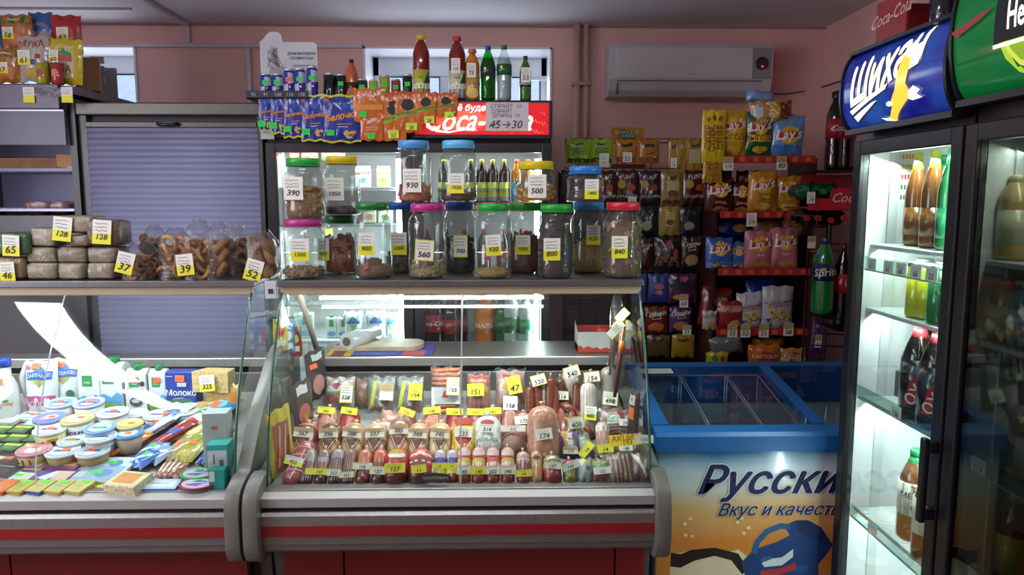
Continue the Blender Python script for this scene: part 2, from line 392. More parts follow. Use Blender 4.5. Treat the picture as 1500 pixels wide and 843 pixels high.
mb.tube(p, .0035, M('2a2224'), 6); obj('power_cable', mb, label='thin dark cable running from the air conditioner along the walls', cat='cable')
mb = MB(); q = atX(1229, 138, XR-.02); mb.box(q.x-.02, q.x+.02, q.y-.05, q.y+.05, q.z-.018, q.z+.018, M('15120f', 'plastic'), .004); obj('junction_box', mb, label='small black box on the right wall below the cable', cat='junction box')
# ceiling lamp over the customers (its reflection crosses the display glass)
cl = thing('ceiling_lamp', 'twin tube ceiling lamp over the shop floor, reflected in the display glass', 'lamp', (-.34, 1.63, ZC))
mb = MB(); mb.box(-.64, .64, -.085, .085, -.035, 0, M('d8dade', 'plastic'), .006); obj('lamp_body', mb, cl)
for s in (-1, 1):
    mb = MB(); mb.tube([(-.6, s*.055, -.055), (.6, s*.055, -.055)], .018, M('f2f8ff', 'emit', 36), 10); obj('tube', mb, cl)
for i, (x, y, w, l, rz, n) in enumerate(((-2.5, .82, .24, 1.65, -4, 'near the shop window wall, above the dairy counter end'), (-2.68, -.85, .2, 1.1, -6, 'farther back over the customers'))):
    t = thing('ceiling_lamp', 'long flat panel ceiling lamp '+n, 'lamp', (x, y, ZC), (0, 0, R(rz)))
    mb = MB(); mb.box(-w/2-.02, w/2+.02, -l/2-.02, l/2+.02, -.05, 0, M('d8dade', 'plastic'), .008); obj('lamp_body', mb, t)
    mb = MB(); mb.box(-w/2, w/2, -l/2, l/2, -.06, -.05, M('eef4ff', 'emit', 30), .004); obj('diffuser', mb, t)

# ================================================================ GLASS DOOR COOLERS
BLK = M('17161a', 'plastic'); INW = M('e2e4e4', 'plastic')
def cooler(name, label, loc, rz, w, d, H, hz0, frame=BLK, shelves=(), group=None, handle=None, body=BLK, tube=None, tubes_w=.01, tp=20, header=None, glass='f4f8f7', hb=0, strip=None):
    t = thing(name, label, 'cooler', loc, (0, 0, rz), group)
    th = .035; z0, z1 = .12, hz0 - .035
    mb = MB(); mb.box(0, th, .03, d, 0, H, body); mb.box(w-th, w, .03, d, 0, H, body); mb.box(th, w-th, d-th, d, 0, H, body)
    mb.box(th, w-th, .03, d-th, z1, H, body); mb.box(th, w-th, .03, d-th, 0, z0, body); obj('cabinet', mb, t)
    mb = MB(); g = .004
    mb.box(th, th+g, .035, d-th, z0, z1, INW); mb.box(w-th-g, w-th, .035, d-th, z0, z1, INW); mb.box(th, w-th, d-th-g, d-th, z0, z1, INW)
    mb.box(th, w-th, .035, d-th, z1-g, z1, INW); mb.box(th, w-th, .035, d-th, z0, z0+g, INW)
    for q in (.10, d-.14): mb.box(th+g, th+g+.008, q, q+.03, z0, z1, M('c4cac8', 'plastic'))
    obj('liner', mb, t)
    for z, k in shelves:
        mb = MB()
        if k == 'wire':
            for i in range(38): mb.tube([(th+.01+(w-2*th-.02)*i/37, .05, z-.006), (th+.01+(w-2*th-.02)*i/37, d-.06, z-.006)], .0022, M('cfd4d2', 'plastic'), 5)
            mb.tube([(th+.008, .05, z-.011), (w-th-.008, .05, z-.011)], .004, M('cfd4d2', 'plastic'), 6); mb.tube([(th+.008, d-.07, z-.011), (w-th-.008, d-.07, z-.011)], .004, M('cfd4d2', 'plastic'), 6)
        else: mb.box(th+.006, w-th-.006, .05, d-.05, z-.014, z, M('cdd3d2', 'plastic'), .003)
        so = obj('shelf', mb, t)
        if k == 'red':
            mb = MB(); mb.box(th+.008, w-th-.008, .036, .048, z-.03, z+.012, M('b5262c', 'plastic'), .002)
            dec(mb, lambda u, v, e: (w/2+u*(w-.09)/2, .036-e, z-.009+v*.021), w-.09, .042, [('t', -.62, 0, .034, 'Coca-Cola', 'f0d6d4', 0, .3), ('t', .02, 0, .034, 'Coca-Cola', 'f0d6d4', 0, .3), ('t', .66, 0, .034, 'Coca-Cola', 'f0d6d4', 0, .3)])
            obj('price_rail', mb, so)
    if tube is not None:
        for tx in tube:
            mb = MB(); mb.tube([(tx, .06, z0+.1), (tx, .06, z1-.05)], tubes_w, M('f0faff', 'emit', tp), 8); obj('light_tube', mb, t)
    dr = obj('door', MB_frame(w, .0, .03, z0-.04, z1+.02, .045, frame), t)
    mb = MB(); mb.box(.045, w-.045, .010, .014, z0, z1-.02, M(glass, 'glass')); obj('door_glass', mb, dr)
    if handle:
        hx, ha, hb_ = handle; mb = MB(); mb.box(hx-.012, hx+.012, -.04, -.022, ha, hb_, BLK, .006)
        for z in (ha+.01, hb_-.04): mb.box(hx-.012, hx+.012, -.026, .002, z, z+.03, BLK, .003)
        obj('door_handle', mb, dr)
    return t
def MB_frame(w, y0, y1, z0, z1, f, mat):
    mb = MB(); mb.box(0, f, y0, y1, z0, z1, mat, .004); mb.box(w-f, w, y0, y1, z0, z1, mat, .004)
    mb.box(f, w-f, y0, y1, z0, z0+f, mat, .004); mb.box(f, w-f, y0, y1, z1-f, z1, mat, .004); return mb
YC = 3.40
cx = [Xat(p, YC, 1.8) for p in (388, 601, 604, 808)]
ZT = at(700, 148, YC).z; ZH = at(700, 204, YC).z
milkc = cooler('glass_door_cooler', 'black glass door cooler with milk and mayonnaise, left of the red signed one', (cx[0], YC, 0), 0, cx[1]-cx[0], .62, ZT, ZH,
   shelves=((1.60, 'w'), (1.43, 'w'), (1.06, 'wire'), (.88, 'w')), tube=[cx[1]-cx[0]-.058], tubes_w=.017, tp=60)
colac = cooler('glass_door_cooler', 'black glass door drinks cooler with a lit red sign on top', (cx[2], YC, 0), 0, cx[3]-cx[2], .62, ZT, ZH,
   shelves=((1.52, 'red'), (1.16, 'red'), (.83, 'w')), tube=[cx[3]-cx[2]-.062], tubes_w=.011, tp=60)
area('milk_cooler_fill', (cx[0]+.3, YC+.10, ZH-.06), (R(15), 0, 0), .5, .04, 3.0, (.92, .98, 1))  # fill lamps added to brighten both back coolers beyond their tubes
area('drinks_cooler_fill', (cx[2]+.3, YC+.10, ZH-.06), (R(15), 0, 0), .5, .04, 1.8, (.92, .98, 1))
area('milk_cooler_shelf_fill', (cx[0]+.3, YC+.10, 1.40), (R(15), 0, 0), .5, .03, 1.7, (.92, .98, 1))  # two more fills, added lower down in the milk cooler
area('milk_cooler_low_fill', (cx[0]+.3, YC+.10, 1.04), (R(15), 0, 0), .5, .03, 1.2, (.92, .98, 1))
# headers
wL = cx[1]-cx[0]; mb = MB(); mb.box(.004, wL-.004, -.01, .03, ZH+.004, ZT, M('1c1e22', 'plastic'), .004); obj('header', mb, milkc)
wC = cx[3]-cx[2]; mb = MB(); mb.box(0, wC, -.03, .03, ZH+.0, ZT, BLK, .005); hd = obj('header', mb, colac)
Fs0 = Fplane(wC-.03, ZT-ZH-.03, -.031, (ZT+ZH)/2+.003); Fs = lambda u, v, e: (lambda p: (p[0]+wC/2, p[1], p[2]))(Fs0(u, v, e)); mb = MB(); ws, hs = wC-.03, ZT-ZH-.03
hot, hot2 = glow('e0202c', .5), glow('f0604a', .9); wh = glow('fff4ee', 1.3)
dec(mb, Fs, ws, hs, [('r', -1, -1, 1, 1, hot), ('e', -.25, -.05, .62, .8, glow('e83a38', .7)), ('e', -.3, -.1, .4, .6, hot2)] +
  [('e', .45+.5*((i*37) % 50)/50, -.9+1.3*((i*53) % 47)/47, .006, .03, glow('ff8a80', 1)) for i in range(60)] +
  [('t', -.2, .66, .04, 'Всё будет', wh, 0, .2, .02), ('t', -.03, -.14, .14, 'Coca‑Cola'.replace('‑', '-'), wh, 0, .45, .012, .80),
   ('p', [(-.7, -.45), (-.64, -.72), (-.5, -.82), (-.34, -.7), (-.2, -.6), (-.06, -.74), (-.22, -.72), (-.36, -.8), (-.5, -.92), (-.68, -.84), (-.76, -.6)], wh)])
obj('lit_sign', mb, hd)
mb = MB(); pw, ph = .19, .125; mb.box(-pw/2, pw/2, 0, .001, -ph/2, ph/2, M('d8c8cc', 'paper'))
dec(mb, Fplane(pw, ph, 0, 0), pw, ph, [('t', -.05, .72, .024, 'СПРАЙТ  1л', INK, 0, .2, 0), ('t', -.25, .38, .022, 'СПРАЙТ', INK, 2, .2, 0), ('t', -.05, .06, .022, 'ОГУРЕЦ  1л', INK, 2, .2, 0), ('t', -.05, -.58, .05, '45→30', INK, 0, .2, 0), ('l', [(-.85, -.75), (-.35, -.35)], .003, INK)])
pp = at(743, 171, YC-.04); obj('handwritten_notice', mb, None, pp, label='white handwritten notice taped over the lit red sign', cat='notice')

# chips off the block: dark back of left chiller (open multideck with a night blind)
GREYM = M('6f6a6a', 'metal'); DGREY = M('3c3b3f', 'plastic')
YN = 3.40; x0, x1 = Xat(121, YN, 1.6), Xat(387, YN, 1.6); zt = at(300, 151, YN).z
nb = thing('open_chiller', 'tall open chiller closed by a lilac roll-down night blind', 'chiller', (x0, YN, 0)); w = x1-x0
LIL = M('8d8aa0', 'plastic')
mb = MB(); mb.box(0, .035, 0, .31, 0, zt, DGREY); mb.box(w-.02, w, 0, .31, 0, zt, DGREY); mb.box(.035, w-.02, .28, .31, 0, zt, LIL); mb.box(.035, w-.02, .05, .28, zt-.05, zt-.02, LIL); mb.box(.035, w-.02, .02, .28, 0, .5, LIL); obj('cabinet', mb, nb)
mb = MB(); mb.box(0, w, -.02, .05, zt-.056, zt, M('57544f', 'metal'), .006); obj('canopy', mb, nb)
mb = MB(); mb.box(.03, w-.02, -.005, .01, zt-.108, zt-.083, M('4f4c4c', 'metal'), .003); hb = obj('blind_bar', mb, nb)
hx = Xat(249, YN, 1.8)-x0; mb = MB(); mb.tube([(hx-.045, -.012, zt-.093), (hx-.03, -.03, zt-.099), (hx+.03, -.03, zt-.099), (hx+.045, -.012, zt-.093)], .008, BLK, 8); obj('handle', mb, hb)
mb = MB(); n = 92; zb = .62; zz = [zt-.11 + (zb-zt+.11)*i/n for i in range(n+1)]; vs = []; fs = []
for i, z in enumerate(zz): y = .004 if i % 2 == 0 else -.0035; vs += [(.035, y, z), (w-.02, y, z)]
bl = bpy.data.materials.new('blind_fabric'); bl.use_nodes = True; N = bl.node_tree.nodes; L = bl.node_tree.links; N.remove(N['Principled BSDF'])
a = N.new('ShaderNodeBsdfDiffuse'); a.inputs[0].default_value = (.30, .30, .40, 1); b = N.new('ShaderNodeBsdfTranslucent'); b.inputs[0].default_value = (.33, .33, .50, 1)
m_ = N.new('ShaderNodeMixShader'); m_.inputs[0].default_value = .5; L.new(a.outputs[0], m_.inputs[1]); L.new(b.outputs[0], m_.inputs[2]); L.new(m_.outputs[0], N['Material Output'].inputs[0])
gl_ = N.new('ShaderNodeTexCoord'); sp = N.new('ShaderNodeTexNoise'); sp.inputs['Scale'].default_value = 2.5; L.new(gl_.outputs['Object'], sp.inputs[0]); rr = N.new('ShaderNodeValToRGB'); L.new(sp.outputs[0], rr.inputs[0])
rr.color_ramp.elements[0].color = (.18, .18, .26, 1); rr.color_ramp.elements[1].color = (.38, .38, .52, 1); L.new(rr.outputs[0], a.inputs[0])
mb.add(vs, [(2*i, 2*i+1, 2*i+3, 2*i+2) for i in range(n)], bl); obj('night_blind', mb, nb)
mb = MB(); mb.box(.035, w-.02, .03, .04, zt-.11, zt-.05, M('1c1b20')); obj('slot_shade', mb, nb)  # dark strip standing in for the shade in the gap below the canopy
area('chiller_light', (x0+w/2, YN+.26, 1.25), (R(-90), 0, 0), w*.85, 1.1, 3.4, (.86, .87, 1))

# left shelving chiller
YS = 3.38; x0, x1 = -2.6, Xat(117, YS, 1.6); w = x1-x0
sh = thing('open_chiller', 'grey open shelf unit on the far left with groceries on its roof', 'chiller', (x0, YS, 0)); zt2 = at(50, 124, YS).z
LILG = M('565468', 'plastic'); LILB = M('8583a0', 'plastic')
mb = MB(); mb.box(w-.03, w, 0, .6, 0, zt2-.04, M('3e3d3c', 'metal')); mb.box(0, .03, 0, .6, 0, zt2-.04, DGREY); mb.box(.03, w-.03, .56, .6, 0, zt2-.04, LILB); mb.box(0, w, 0, .6, zt2-.06, zt2-.005, M('77727c', 'metal')); obj('cabinet', mb, sh)
mb = MB(); mb.box(0, w-.03, -.06, -.03, at(50, 162, YS).z, zt2-.005, M('504e56', 'metal'), .004); obj('canopy', mb, sh)
mb = MB(); mb.box(0, w-.03, -.03, -.015, at(50, 213, YS).z, at(50, 163, YS).z, LILG); mb.box(0, w-.03, -.034, -.03, at(50, 164, YS).z, at(50, 162, YS).z, M('c2c0cc', 'metal')); obj('light_panel', mb, sh)
mb = MB(); z = at(50, 299, YS).z-.02; mb.box(.03, w-.03, .0, .5, z-.015, z, M('a09eb0', 'metal'), .003); obj('shelf', mb, sh); mb = MB(); mb.box(.0, w-.0, -.01, .0, .05, z-.03, M('55565a', 'metal'), .003); obj('front_panel', mb, sh)
area('shelf_fill', (x0+w/2-.0, YS+.12, at(50, 205, YS).z), (R(20), 0, 0), w*.8, .05, 1.0, (.86, .86, 1))  # fill lamps added above and below the tray to brighten the shelves
area('shelf_fill', (x0+w/2-.0, YS+.06, at(50, 252, YS).z), (R(35), 0, 0), w*.8, .03, 1.6, (.82, .82, 1))
tr = thing('wooden_tray', 'brown wooden tray on the upper shelf of the left shelf unit', 'tray', (x0+.04, YS+.1, at(50, 247, YS+.1).z)); tw = w-.1
WD = M('8a5a2c', 'wood')
mb = MB(); mb.box(0, tw, 0, .012, 0, .045, WD, .002); obj('front_board', mb, tr)
mb = MB(); mb.box(0, tw, .35, .362, 0, .07, WD, .002); obj('back_board', mb, tr)
for q in (0, tw-.012): mb = MB(); mb.box(q, q+.012, .012, .35, 0, .06, WD, .002); obj('side_board', mb, tr)
for i in range(5): mb = MB(); mb.box(.012, tw-.012, .02+.066*i, .075+.066*i, .0, .008, WD, .001); obj('slat', mb, tr)
mb = MB(); mb.box(.03, w-.03, .05, .5, at(50, 247, YS+.1).z-.014, at(50, 247, YS+.1).z-.001, LILB); obj('shelf', mb, sh)
mb = MB(); mb.add([(-.06, 0, -.02), (.04, -.02, -.045), (.03, -.02, .03), (-.06, .0, .035)], [(0, 1, 2, 3)], M('b98a58', 'card')); mb.box(-.0, .035, -.022, -.021, -.04, -.02, M('c9ccd8', 'paper'))
obj('cardboard_flap', mb, tr, (tw-.03, -.005, .03))

# ================================================================ DISPLAY COUNTERS
ALU = M('c4c2be', 'metal'); ALUD = M('8f8b87', 'metal'); PLG = M('6e6d66', 'plastic'); REDP = M('8e1a1e', 'plastic'); STEEL = M('a9a8a4', 'metal')
def gy(z): t = max(0, (z-.65))/(1.255-.65); return 2.235+.245*t**1.7
GL = M('ecf5f2', 'glass'); EDGE = M('1f5a48', 'gloss')
def counter(label, x0, x1, seams, larm=False, rarm=True, lamp=60):
    t = thing('display_counter', label, 'display counter', (x0, 0, 0)); w = x1-x0
    zz = [.655+(1.255-.655)*i/12 for i in range(13)]
    ss = [0]+[s-x0 for s in seams]+[w]
    for i in range(len(ss)-1):
        a, b = ss[i]+.003, ss[i+1]-.003
        mb = MB(); mb.grid(lambda u, v: (a+(b-a)*u, gy(.655+.60*v), .655+.60*v), 1, 14, GL); o = obj('front_glass', mb, t)
    for s in ss[1:-1]:
        mb = MB(); mb.add([q for z in zz for q in ((s-.0025, gy(z)-.001, z), (s+.0025, gy(z)-.001, z))], [(2*i, 2*i+1, 2*i+3, 2*i+2) for i in range(12)], M('aab8b4', 'gloss')); obj('glass_seam', mb, t)
    for x in (0, w):
        poly = [(gy(z), z) for z in zz]+[(2.86, 1.255), (2.88, .80), (2.25, .655)]
        mb = MB(); mb.add([(x, p[0], p[1]) for p in poly], [list(range(len(poly)))], GL); o = obj('side_glass', mb, t)
        mb = MB(); mb.tube([(x, gy(z)-.002, z) for z in zz], .0045, EDGE, 6); obj('glass_edge', mb, o)
    mb = MB(); mb.box(-.012, w+.012, 2.46, 2.87, 1.262, 1.275, M('77736f', 'metal'), .002); obj('top_shelf', mb, t)
    mb = MB(); mb.box(-.004, w+.004, 2.462, 2.478, 1.228, 1.262, M('b0a184', 'plastic'), .003); mb.box(-.012, w+.012, 2.452, 2.462, 1.256, 1.277, M('77787a', 'metal'), .002); obj('top_rail', mb, t)
    mb = MB(); mb.tube([(.06, 2.495, 1.246), (w-.06, 2.495, 1.246)], .007, M('f4fbff', 'emit', 12), 8); obj('light_tube', mb, t)
    area('counter_light', (x0+w/2, 2.51, 1.236), (R(12), 0, 0), w*.93, .03, lamp, (.94, .98, 1))
    # tray, back, worktop
    mb = MB(); mb.prism([(2.25, .625), (2.25, .6438), (2.88, .7855), (2.88, .766)], 'x', .004, w-.004, M('b9bab8', 'metal')); obj('tray', mb, t)
    mb = MB(); mb.box(.01, w-.01, 2.885, 2.90, .76, .862, ALUD, .002); obj('back_panel', mb, t)
    mb = MB(); mb.box(.01, w-.01, 2.93, 2.95, .84, .90, M('15151a')); obj('gap_shade', mb, t)  # black strip, painted as the shade of the gap under the worktop
    wy = 3.22 if larm is False and rarm is False else 3.0
    mb = MB(); mb.box(-.01, w+.01, 2.90, wy, .90, .92, M('8e8983', 'metal'), .004); mb.box(-.01, w+.01, 2.885, 2.905, .885, .922, M('b4b2ae', 'metal'), .004); obj('worktop', mb, t)
    mb = MB(); mb.box(0, w, 2.42, wy-.01, .03, .62, M('57534e', 'metal')); mb.box(0, w, 2.96, wy-.01, .62, .9, M('57534e', 'metal')); obj('base_cabinet', mb, t)
    # front bumper profile
    mb = MB(); mb.box(0, w, 2.20, 2.25, .630, .655, M('8f8c88', 'metal'), .003); obj('glass_holder', mb, t)
    mb = MB(); mb.prism([(2.165, .612), (2.162, .641), (2.195, .650), (2.2, .650), (2.2, .612)], 'x', 0, w, M('a8a6a2', 'plastic')); obj('front_rail', mb, t)
    mb = MB(); mb.prism([(2.19, .594), (2.19, .612), (2.26, .612), (2.26, .594)], 'x', 0, w, M('6e6a66', 'metal')); mb.prism([(2.185, .599), (2.175, .603), (2.195, .606)], 'x', 0, w, M('a09c98', 'metal')); obj('groove_rail', mb, t)
    mb = MB(); mb.prism([(2.16, .555), (2.16, .586), (2.172, .596), (2.26, .596), (2.26, .555)], 'x', 0, w, M('9a9692', 'metal')); obj('bumper', mb, t)
    mb = MB(); mb.box(0, w, 2.158, 2.26, .521, .555, REDP); obj('red_stripe', mb, t)
    mb = MB(); mb.prism([(2.162, .521), (2.162, .495), (2.172, .489), (2.172, .472), (2.182, .462), (2.3, .45), (2.4, .45), (2.4, .521)], 'x', 0, w, M('8d8985', 'metal')); obj('lower_panel', mb, t)
    for sx, arm in ((-1, larm), (1, rarm)):
        a, b = (-.045, -.001) if sx < 0 else (w+.001, w+.045)
        pr = [(2.13, .475), (2.122, .50), (2.122, .62), (2.14, .67), (2.2, .695), (2.25, .70)]
        pr += [(2.40, .86), (2.58, .99), (2.66, 1.02), (2.86, 1.02)] if arm else [(2.3, .68), (2.9, .80)]
        pr += [(2.9, .1), (2.45, .1), (2.4, .41), (2.2, .43), (2.15, .445)]
        sm = []
        for i in range(len(pr)):      # rounded outline
            p0, p1, p2 = pr[i-1], pr[i], pr[(i+1) % len(pr)]; d0, d2 = math.dist(p0, p1), math.dist(p1, p2); k0, k2 = min(.4, .02/d0), min(.4, .02/d2)
            A = (p1[0]+(p0[0]-p1[0])*k0, p1[1]+(p0[1]-p1[1])*k0); B = (p1[0]+(p2[0]-p1[0])*k2, p1[1]+(p2[1]-p1[1])*k2)
            for t_ in (0, .33, .67, 1): sm.append(tuple((1-t_)**2*A[j]+2*t_*(1-t_)*p1[j]+t_*t_*B[j] for j in (0, 1)))
        pr = sm
        bm = bmesh.new(); vs = [bm.verts.new((a, *p)) for p in pr]; f = bm.faces.new(vs); r = bmesh.ops.extrude_face_region(bm, geom=[f])
        for v in r['geom']:
            if isinstance(v, bmesh.types.BMVert): v.co.x = b
        bmesh.ops.bevel(bm, geom=[e for e in bm.edges if abs(e.verts[0].co.x-e.verts[1].co.x) < 1e-6], offset=.002, segments=2, clamp_overlap=True, affect='EDGES', profile=.6)
        bmesh.ops.recalc_face_normals(bm, faces=bm.faces)
        me = bpy.data.meshes.new('end_piece'); bm.to_mesh(me); bm.free(); me.materials.append(PLG)
        for f_ in me.polygons: f_.use_smooth = len(f_.vertices) < 6
        obj('end_piece', me, t)
    return t
C2 = counter('display counter with curved glass holding sausages and ham', -.715, .488, [Xat(677, 2.4, 1.0)], False, False, 9)
C1 = counter('display counter with curved glass holding dairy and cheese, on the left', -2.30, -.815, [-1.43], False, True, 9)
# strut inside the meat counter
mb = MB(); mb.tube([(.028, 2.55, 1.25), (.03, 2.9, .86)], .011, M('8a7d70', 'plastic'), 10); obj('strut', mb, C2)
# plinths
for xa, xb, ya, lab in ((Xat(421, 2.42, .4), Xat(940, 2.42, .4), 2.37, 'dark red plinth panel under the meat counter'), (-2.4, Xat(370, 2.42, .4), 2.37, 'dark red plinth panel under the dairy counter')):
    t = thing('plinth', lab, 'plinth', (xa, 2.36, .02)); w = xb-xa
    for a, b in (((0, .165), (.168, .915), (.918, 1)) if 'meat' in lab else ((0, .5), (.502, 1))):
        mb = MB(); mb.box(a*w+.001, b*w-.001, 0, .03, 0, .42, M('861c20', 'plastic'), .002); obj('panel', mb, t)
# oval badge on the meat counter glass
q = at(638, 700, gy(.68)-.004); mb = MB(); bw, bh = .098, .030
mb.T = Matrix.Translation(q) @ Matrix.Rotation(R(90), 4, 'X'); mb.lathe([(.05, 0), (.05, .003)], M('3b3a36', 'gloss'), 24, sx=1, sy=.32)
mb.T = Matrix.Translation((q.x, q.y-.0035, q.z)); dec(mb, Fplane(bw, bh, 0, 0), bw, bh, [('t', 0, 0, .013, 'GOLFSTREAM', 'a8a296', 0, 0, .01)]); mb.T = Matrix.Identity(4)
mb.v = [(x-C2.location.x, y, z) for x, y, z in mb.v]
obj('oval_badge', mb, C2)

# ================================================================ BLUE CHEST FREEZER
YF = 2.44; fx0, fx1 = .56, 1.72; BLU = M('1e5f9e', 'plastic'); BLU2 = M('174c86', 'plastic')
fz = thing('chest_freezer', 'blue chest freezer with sloping glass lids and printed front', 'freezer', (fx0, YF, 0)); w = fx1-fx0
zf, zr, D = at(1000, 634, YF).z, at(1000, 531, YF+.66).z, .66
zl = at(1000, 661, YF).z
mb = MB(); mb.box(0, w, .01, .05, .06, zl, M('d2dadc')); mb.box(0, .04, .05, D, .06, zl, M('c9ccce')); mb.box(w-.04, w, .05, D, .06, zl, M('c9ccce')); mb.box(.04, w-.04, D-.04, D, .06, zl+.1, M('c9ccce')); mb.box(.04, w-.04, .05, D-.04, .2, .24, M('b9bdbf')); obj('chest', mb, fz)
def zs(y): return zf + (zr-zf)*y/D
mb = MB()
mb.prism([(-.012, zl), (-.012, zf-.012), (0, zf), (.055, zs(.055)), (.055, zl)], 'x', -.01, w+.01, BLU)
mb.prism([(D-.05, zl), (D-.05, zs(D-.05)), (D, zr), (D, zl)], 'x', -.01, w+.01, BLU)
for a, b in ((-.01, .045), (.56, .60), (w-.045, w+.01)): mb.prism([(.055, zs(.055)-.03), (.055, zs(.055)+.004), (D-.05, zs(D-.05)+.004), (D-.05, zs(D-.05)-.03)], 'x', a, b, BLU if a > 0 else BLU)
mb.prism([(.05, zl), (.05, zs(.05)-.02), (D-.05, zs(D-.05)-.02), (D-.05, zl)], 'x', -.01, .03, BLU)
obj('top_frame', mb, fz)
for a, b in ((.045, .56), (.60, w-.045)):
    mb = MB(); mb.add([(a, .055, zs(.055)), (b, .055, zs(.055)), (b, D-.05, zs(D-.05)), (a, D-.05, zs(D-.05))], [(0, 1, 2, 3)], M('c8d4dc', 'glass')); obj('glass_lid', mb, fz)
wire = M('b8bcc0', 'plastic')
for i, a in enumerate((.05, .225, .42)):
    mb = MB(); b = a+(.165 if i == 0 else .185 if i == 1 else .13); y0, y1, z0, z1 = .075, D-.07, .5, zs(.1)-.06
    for z in (z0, (z0+z1)/2, z1): mb.tube([(a, y0, z), (b, y0, z), (b, y1, z+(.10 if z == z1 else 0)), (a, y1, z+(.10 if z == z1 else 0)), (a, y0, z)], .0028, wire, 5)
    for x, y in ((a, y0), (b, y0), (b, y1), (a, y1)): mb.tube([(x, y, z0), (x, y, z1+(.1 if y == y1 else 0))], .0028, wire, 5)
    mb.box(a, b, y0, y1, z0-.004, z0, M('8c8f92', 'plastic')); obj('basket', mb, fz)
lumps = [('b98a80', 'pink frozen pack in the left basket of the freezer'), ('c09a90', 'frosted meat pack at the left of the middle freezer basket'), ('b08878', 'frosted meat pack in the middle of the middle freezer basket'), ('c4a59c', 'frosted meat pack at the right of the middle freezer basket'), ('b58f84', 'pink frozen pack in the third basket of the freezer')]
for i, (c, l) in enumerate(lumps):
    mb = MB(); mb.blob((0, 0, .05), ((.065, .06, .055)), M(c, 'food'), 12, 7, i, .18); o = obj('frozen_pack', mb, None, (fx0+(.13, .265, .32, .375, .48)[i], YF+.2, .505), label=l, cat='frozen food')
    mb = MB(); mb.blob((0, 0, .052), (.07, .065, .06), M('e8eef0', 'wrap'), 12, 7, i+9, .18); obj('clear_wrap', mb, o)
# front print
pm = bpy.data.materials.new('freezer_print'); pm.use_nodes = True; N = pm.node_tree.nodes; L = pm.node_tree.links
tc = N.new('ShaderNodeTexCoord'); sx = N.new('ShaderNodeSeparateXYZ'); L.new(tc.outputs['Object'], sx.inputs[0])
nz = N.new('ShaderNodeTexNoise'); nz.inputs['Scale'].default_value = 3.2; L.new(tc.outputs['Object'], nz.inputs[0])
ma = N.new('ShaderNodeMath'); ma.operation = 'MULTIPLY_ADD'; ma.inputs[1].default_value = .13; L.new(nz.outputs[0], ma.inputs[0]); L.new(sx.outputs[2], ma.inputs[2])
mr = N.new('ShaderNodeMapRange'); mr.inputs[1].default_value = .28; mr.inputs[2].default_value = zl+.065; L.new(ma.outputs[0], mr.inputs[0])
rp = N.new('ShaderNodeValToRGB'); e = rp.color_ramp.elements; e[0].position = 0; e[0].color = (*lin('d98a3c'), 1); e[1].position = 1; e[1].color = (*lin('3f86b8'), 1)
for p_, c_ in ((.3, 'e08c3a'), (.52, 'e8b878'), (.7, 'dfe2da'), (.84, 'c8dce4')): n_ = e.new(p_); n_.color = (*lin(c_), 1)
L.new(mr.outputs[0], rp.inputs[0]); P = N['Principled BSDF']; L.new(rp.outputs[0], P.inputs[0]); P.inputs['Roughness'].default_value = .18; P.inputs['Coat Weight'].default_value = .3
pw, ph = w-.004, zl-.08; mb = MB(); mb.box(.002, w-.002, .004, .010, .08, zl-.002, pm)
F = lambda u, v, e: (w/2+u*pw/2, .004-e, .08+ph/2+v*ph/2)
ux = lambda px: (Xat(px, YF, .5)-fx0-w/2)/(pw/2); vz = lambda py: (at(1100, py, YF).z-.08-ph/2)/(ph/2)
UV = lambda *pts: [(ux(a), vz(b)) for a, b in pts]
NAVY = '141c52'
it = [('p', UV((985, 812), (1010, 808), (1045, 806), (1062, 812), (1085, 806), (1100, 818), (1098, 850), (1080, 900), (985, 900)), 'e9d9b8'),
 ('p', UV((985, 810), (1000, 812), (1015, 806), (1050, 803), (1085, 812), (1100, 835), (1092, 843), (1075, 822), (1050, 815), (1020, 822), (1000, 832), (985, 830)), '24120c')]
jug = UV((1098, 850), (1090, 825), (1108, 806), (1140, 796), (1160, 786), (1150, 772), (1168, 764), (1190, 772), (1222, 806), (1204, 830), (1206, 850))
it += [('p', jug, '1b3f7a'), ('p', UV((1168, 764), (1186, 764), (1206, 775), (1228, 806), (1215, 802), (1190, 790), (1170, 778)), '0f2a5e'),
 ('l', UV((1108, 812), (1112, 796), (1126, 780), (1146, 772), (1160, 774)), .022, '2c6096'), ('e', ux(1130), vz(822), .045, .045, '2f64a0'), ('e', ux(1180), vz(835), .04, .05, '28558e'),
 ('p', UV((1120, 826), (1136, 820), (1150, 818), (1166, 806), (1166, 818), (1150, 830), (1124, 832)), 'dfe6ea'), ('p', UV((1118, 838), (1150, 834), (1170, 826), (1172, 836), (1150, 843), (1120, 846)), 'b83038')]
it += [('e', ux(a), vz(b), .012, .022, 'f4e2bc') for a, b in ((1004, 768), (1016, 786), (1006, 784), (1082, 766), (1092, 782), (1088, 760), (1012, 760), (1098, 774))]
for c_, sh_ in (('e8eef2', ((-.005, 0), (.009, 0), (.002, .004), (.002, -.004), (-.003, .003), (.007, -.003))), (NAVY, ((0, 0), (.002, .001), (.004, 0), (.0025, -.001)))):      # pale edge under navy letters
    for dx, dy in sh_: it += [('t', ux(1030)+.255*1.86+dx/(pw/2), vz(706)+dy/(ph/2), .14, 'Русский', c_, 0, .38, .014, 1.02)]
    for dx, dy in sh_[:4]: it += [('t', ux(1072)+.19*1.7+dx*.45/(pw/2), vz(748)+dy*.45/(ph/2), .062, 'Вкус и качество', c_, 0, .42, .004, .95)]
dec(mb, F, pw, ph, it, .0006); obj('printed_front', mb, fz)
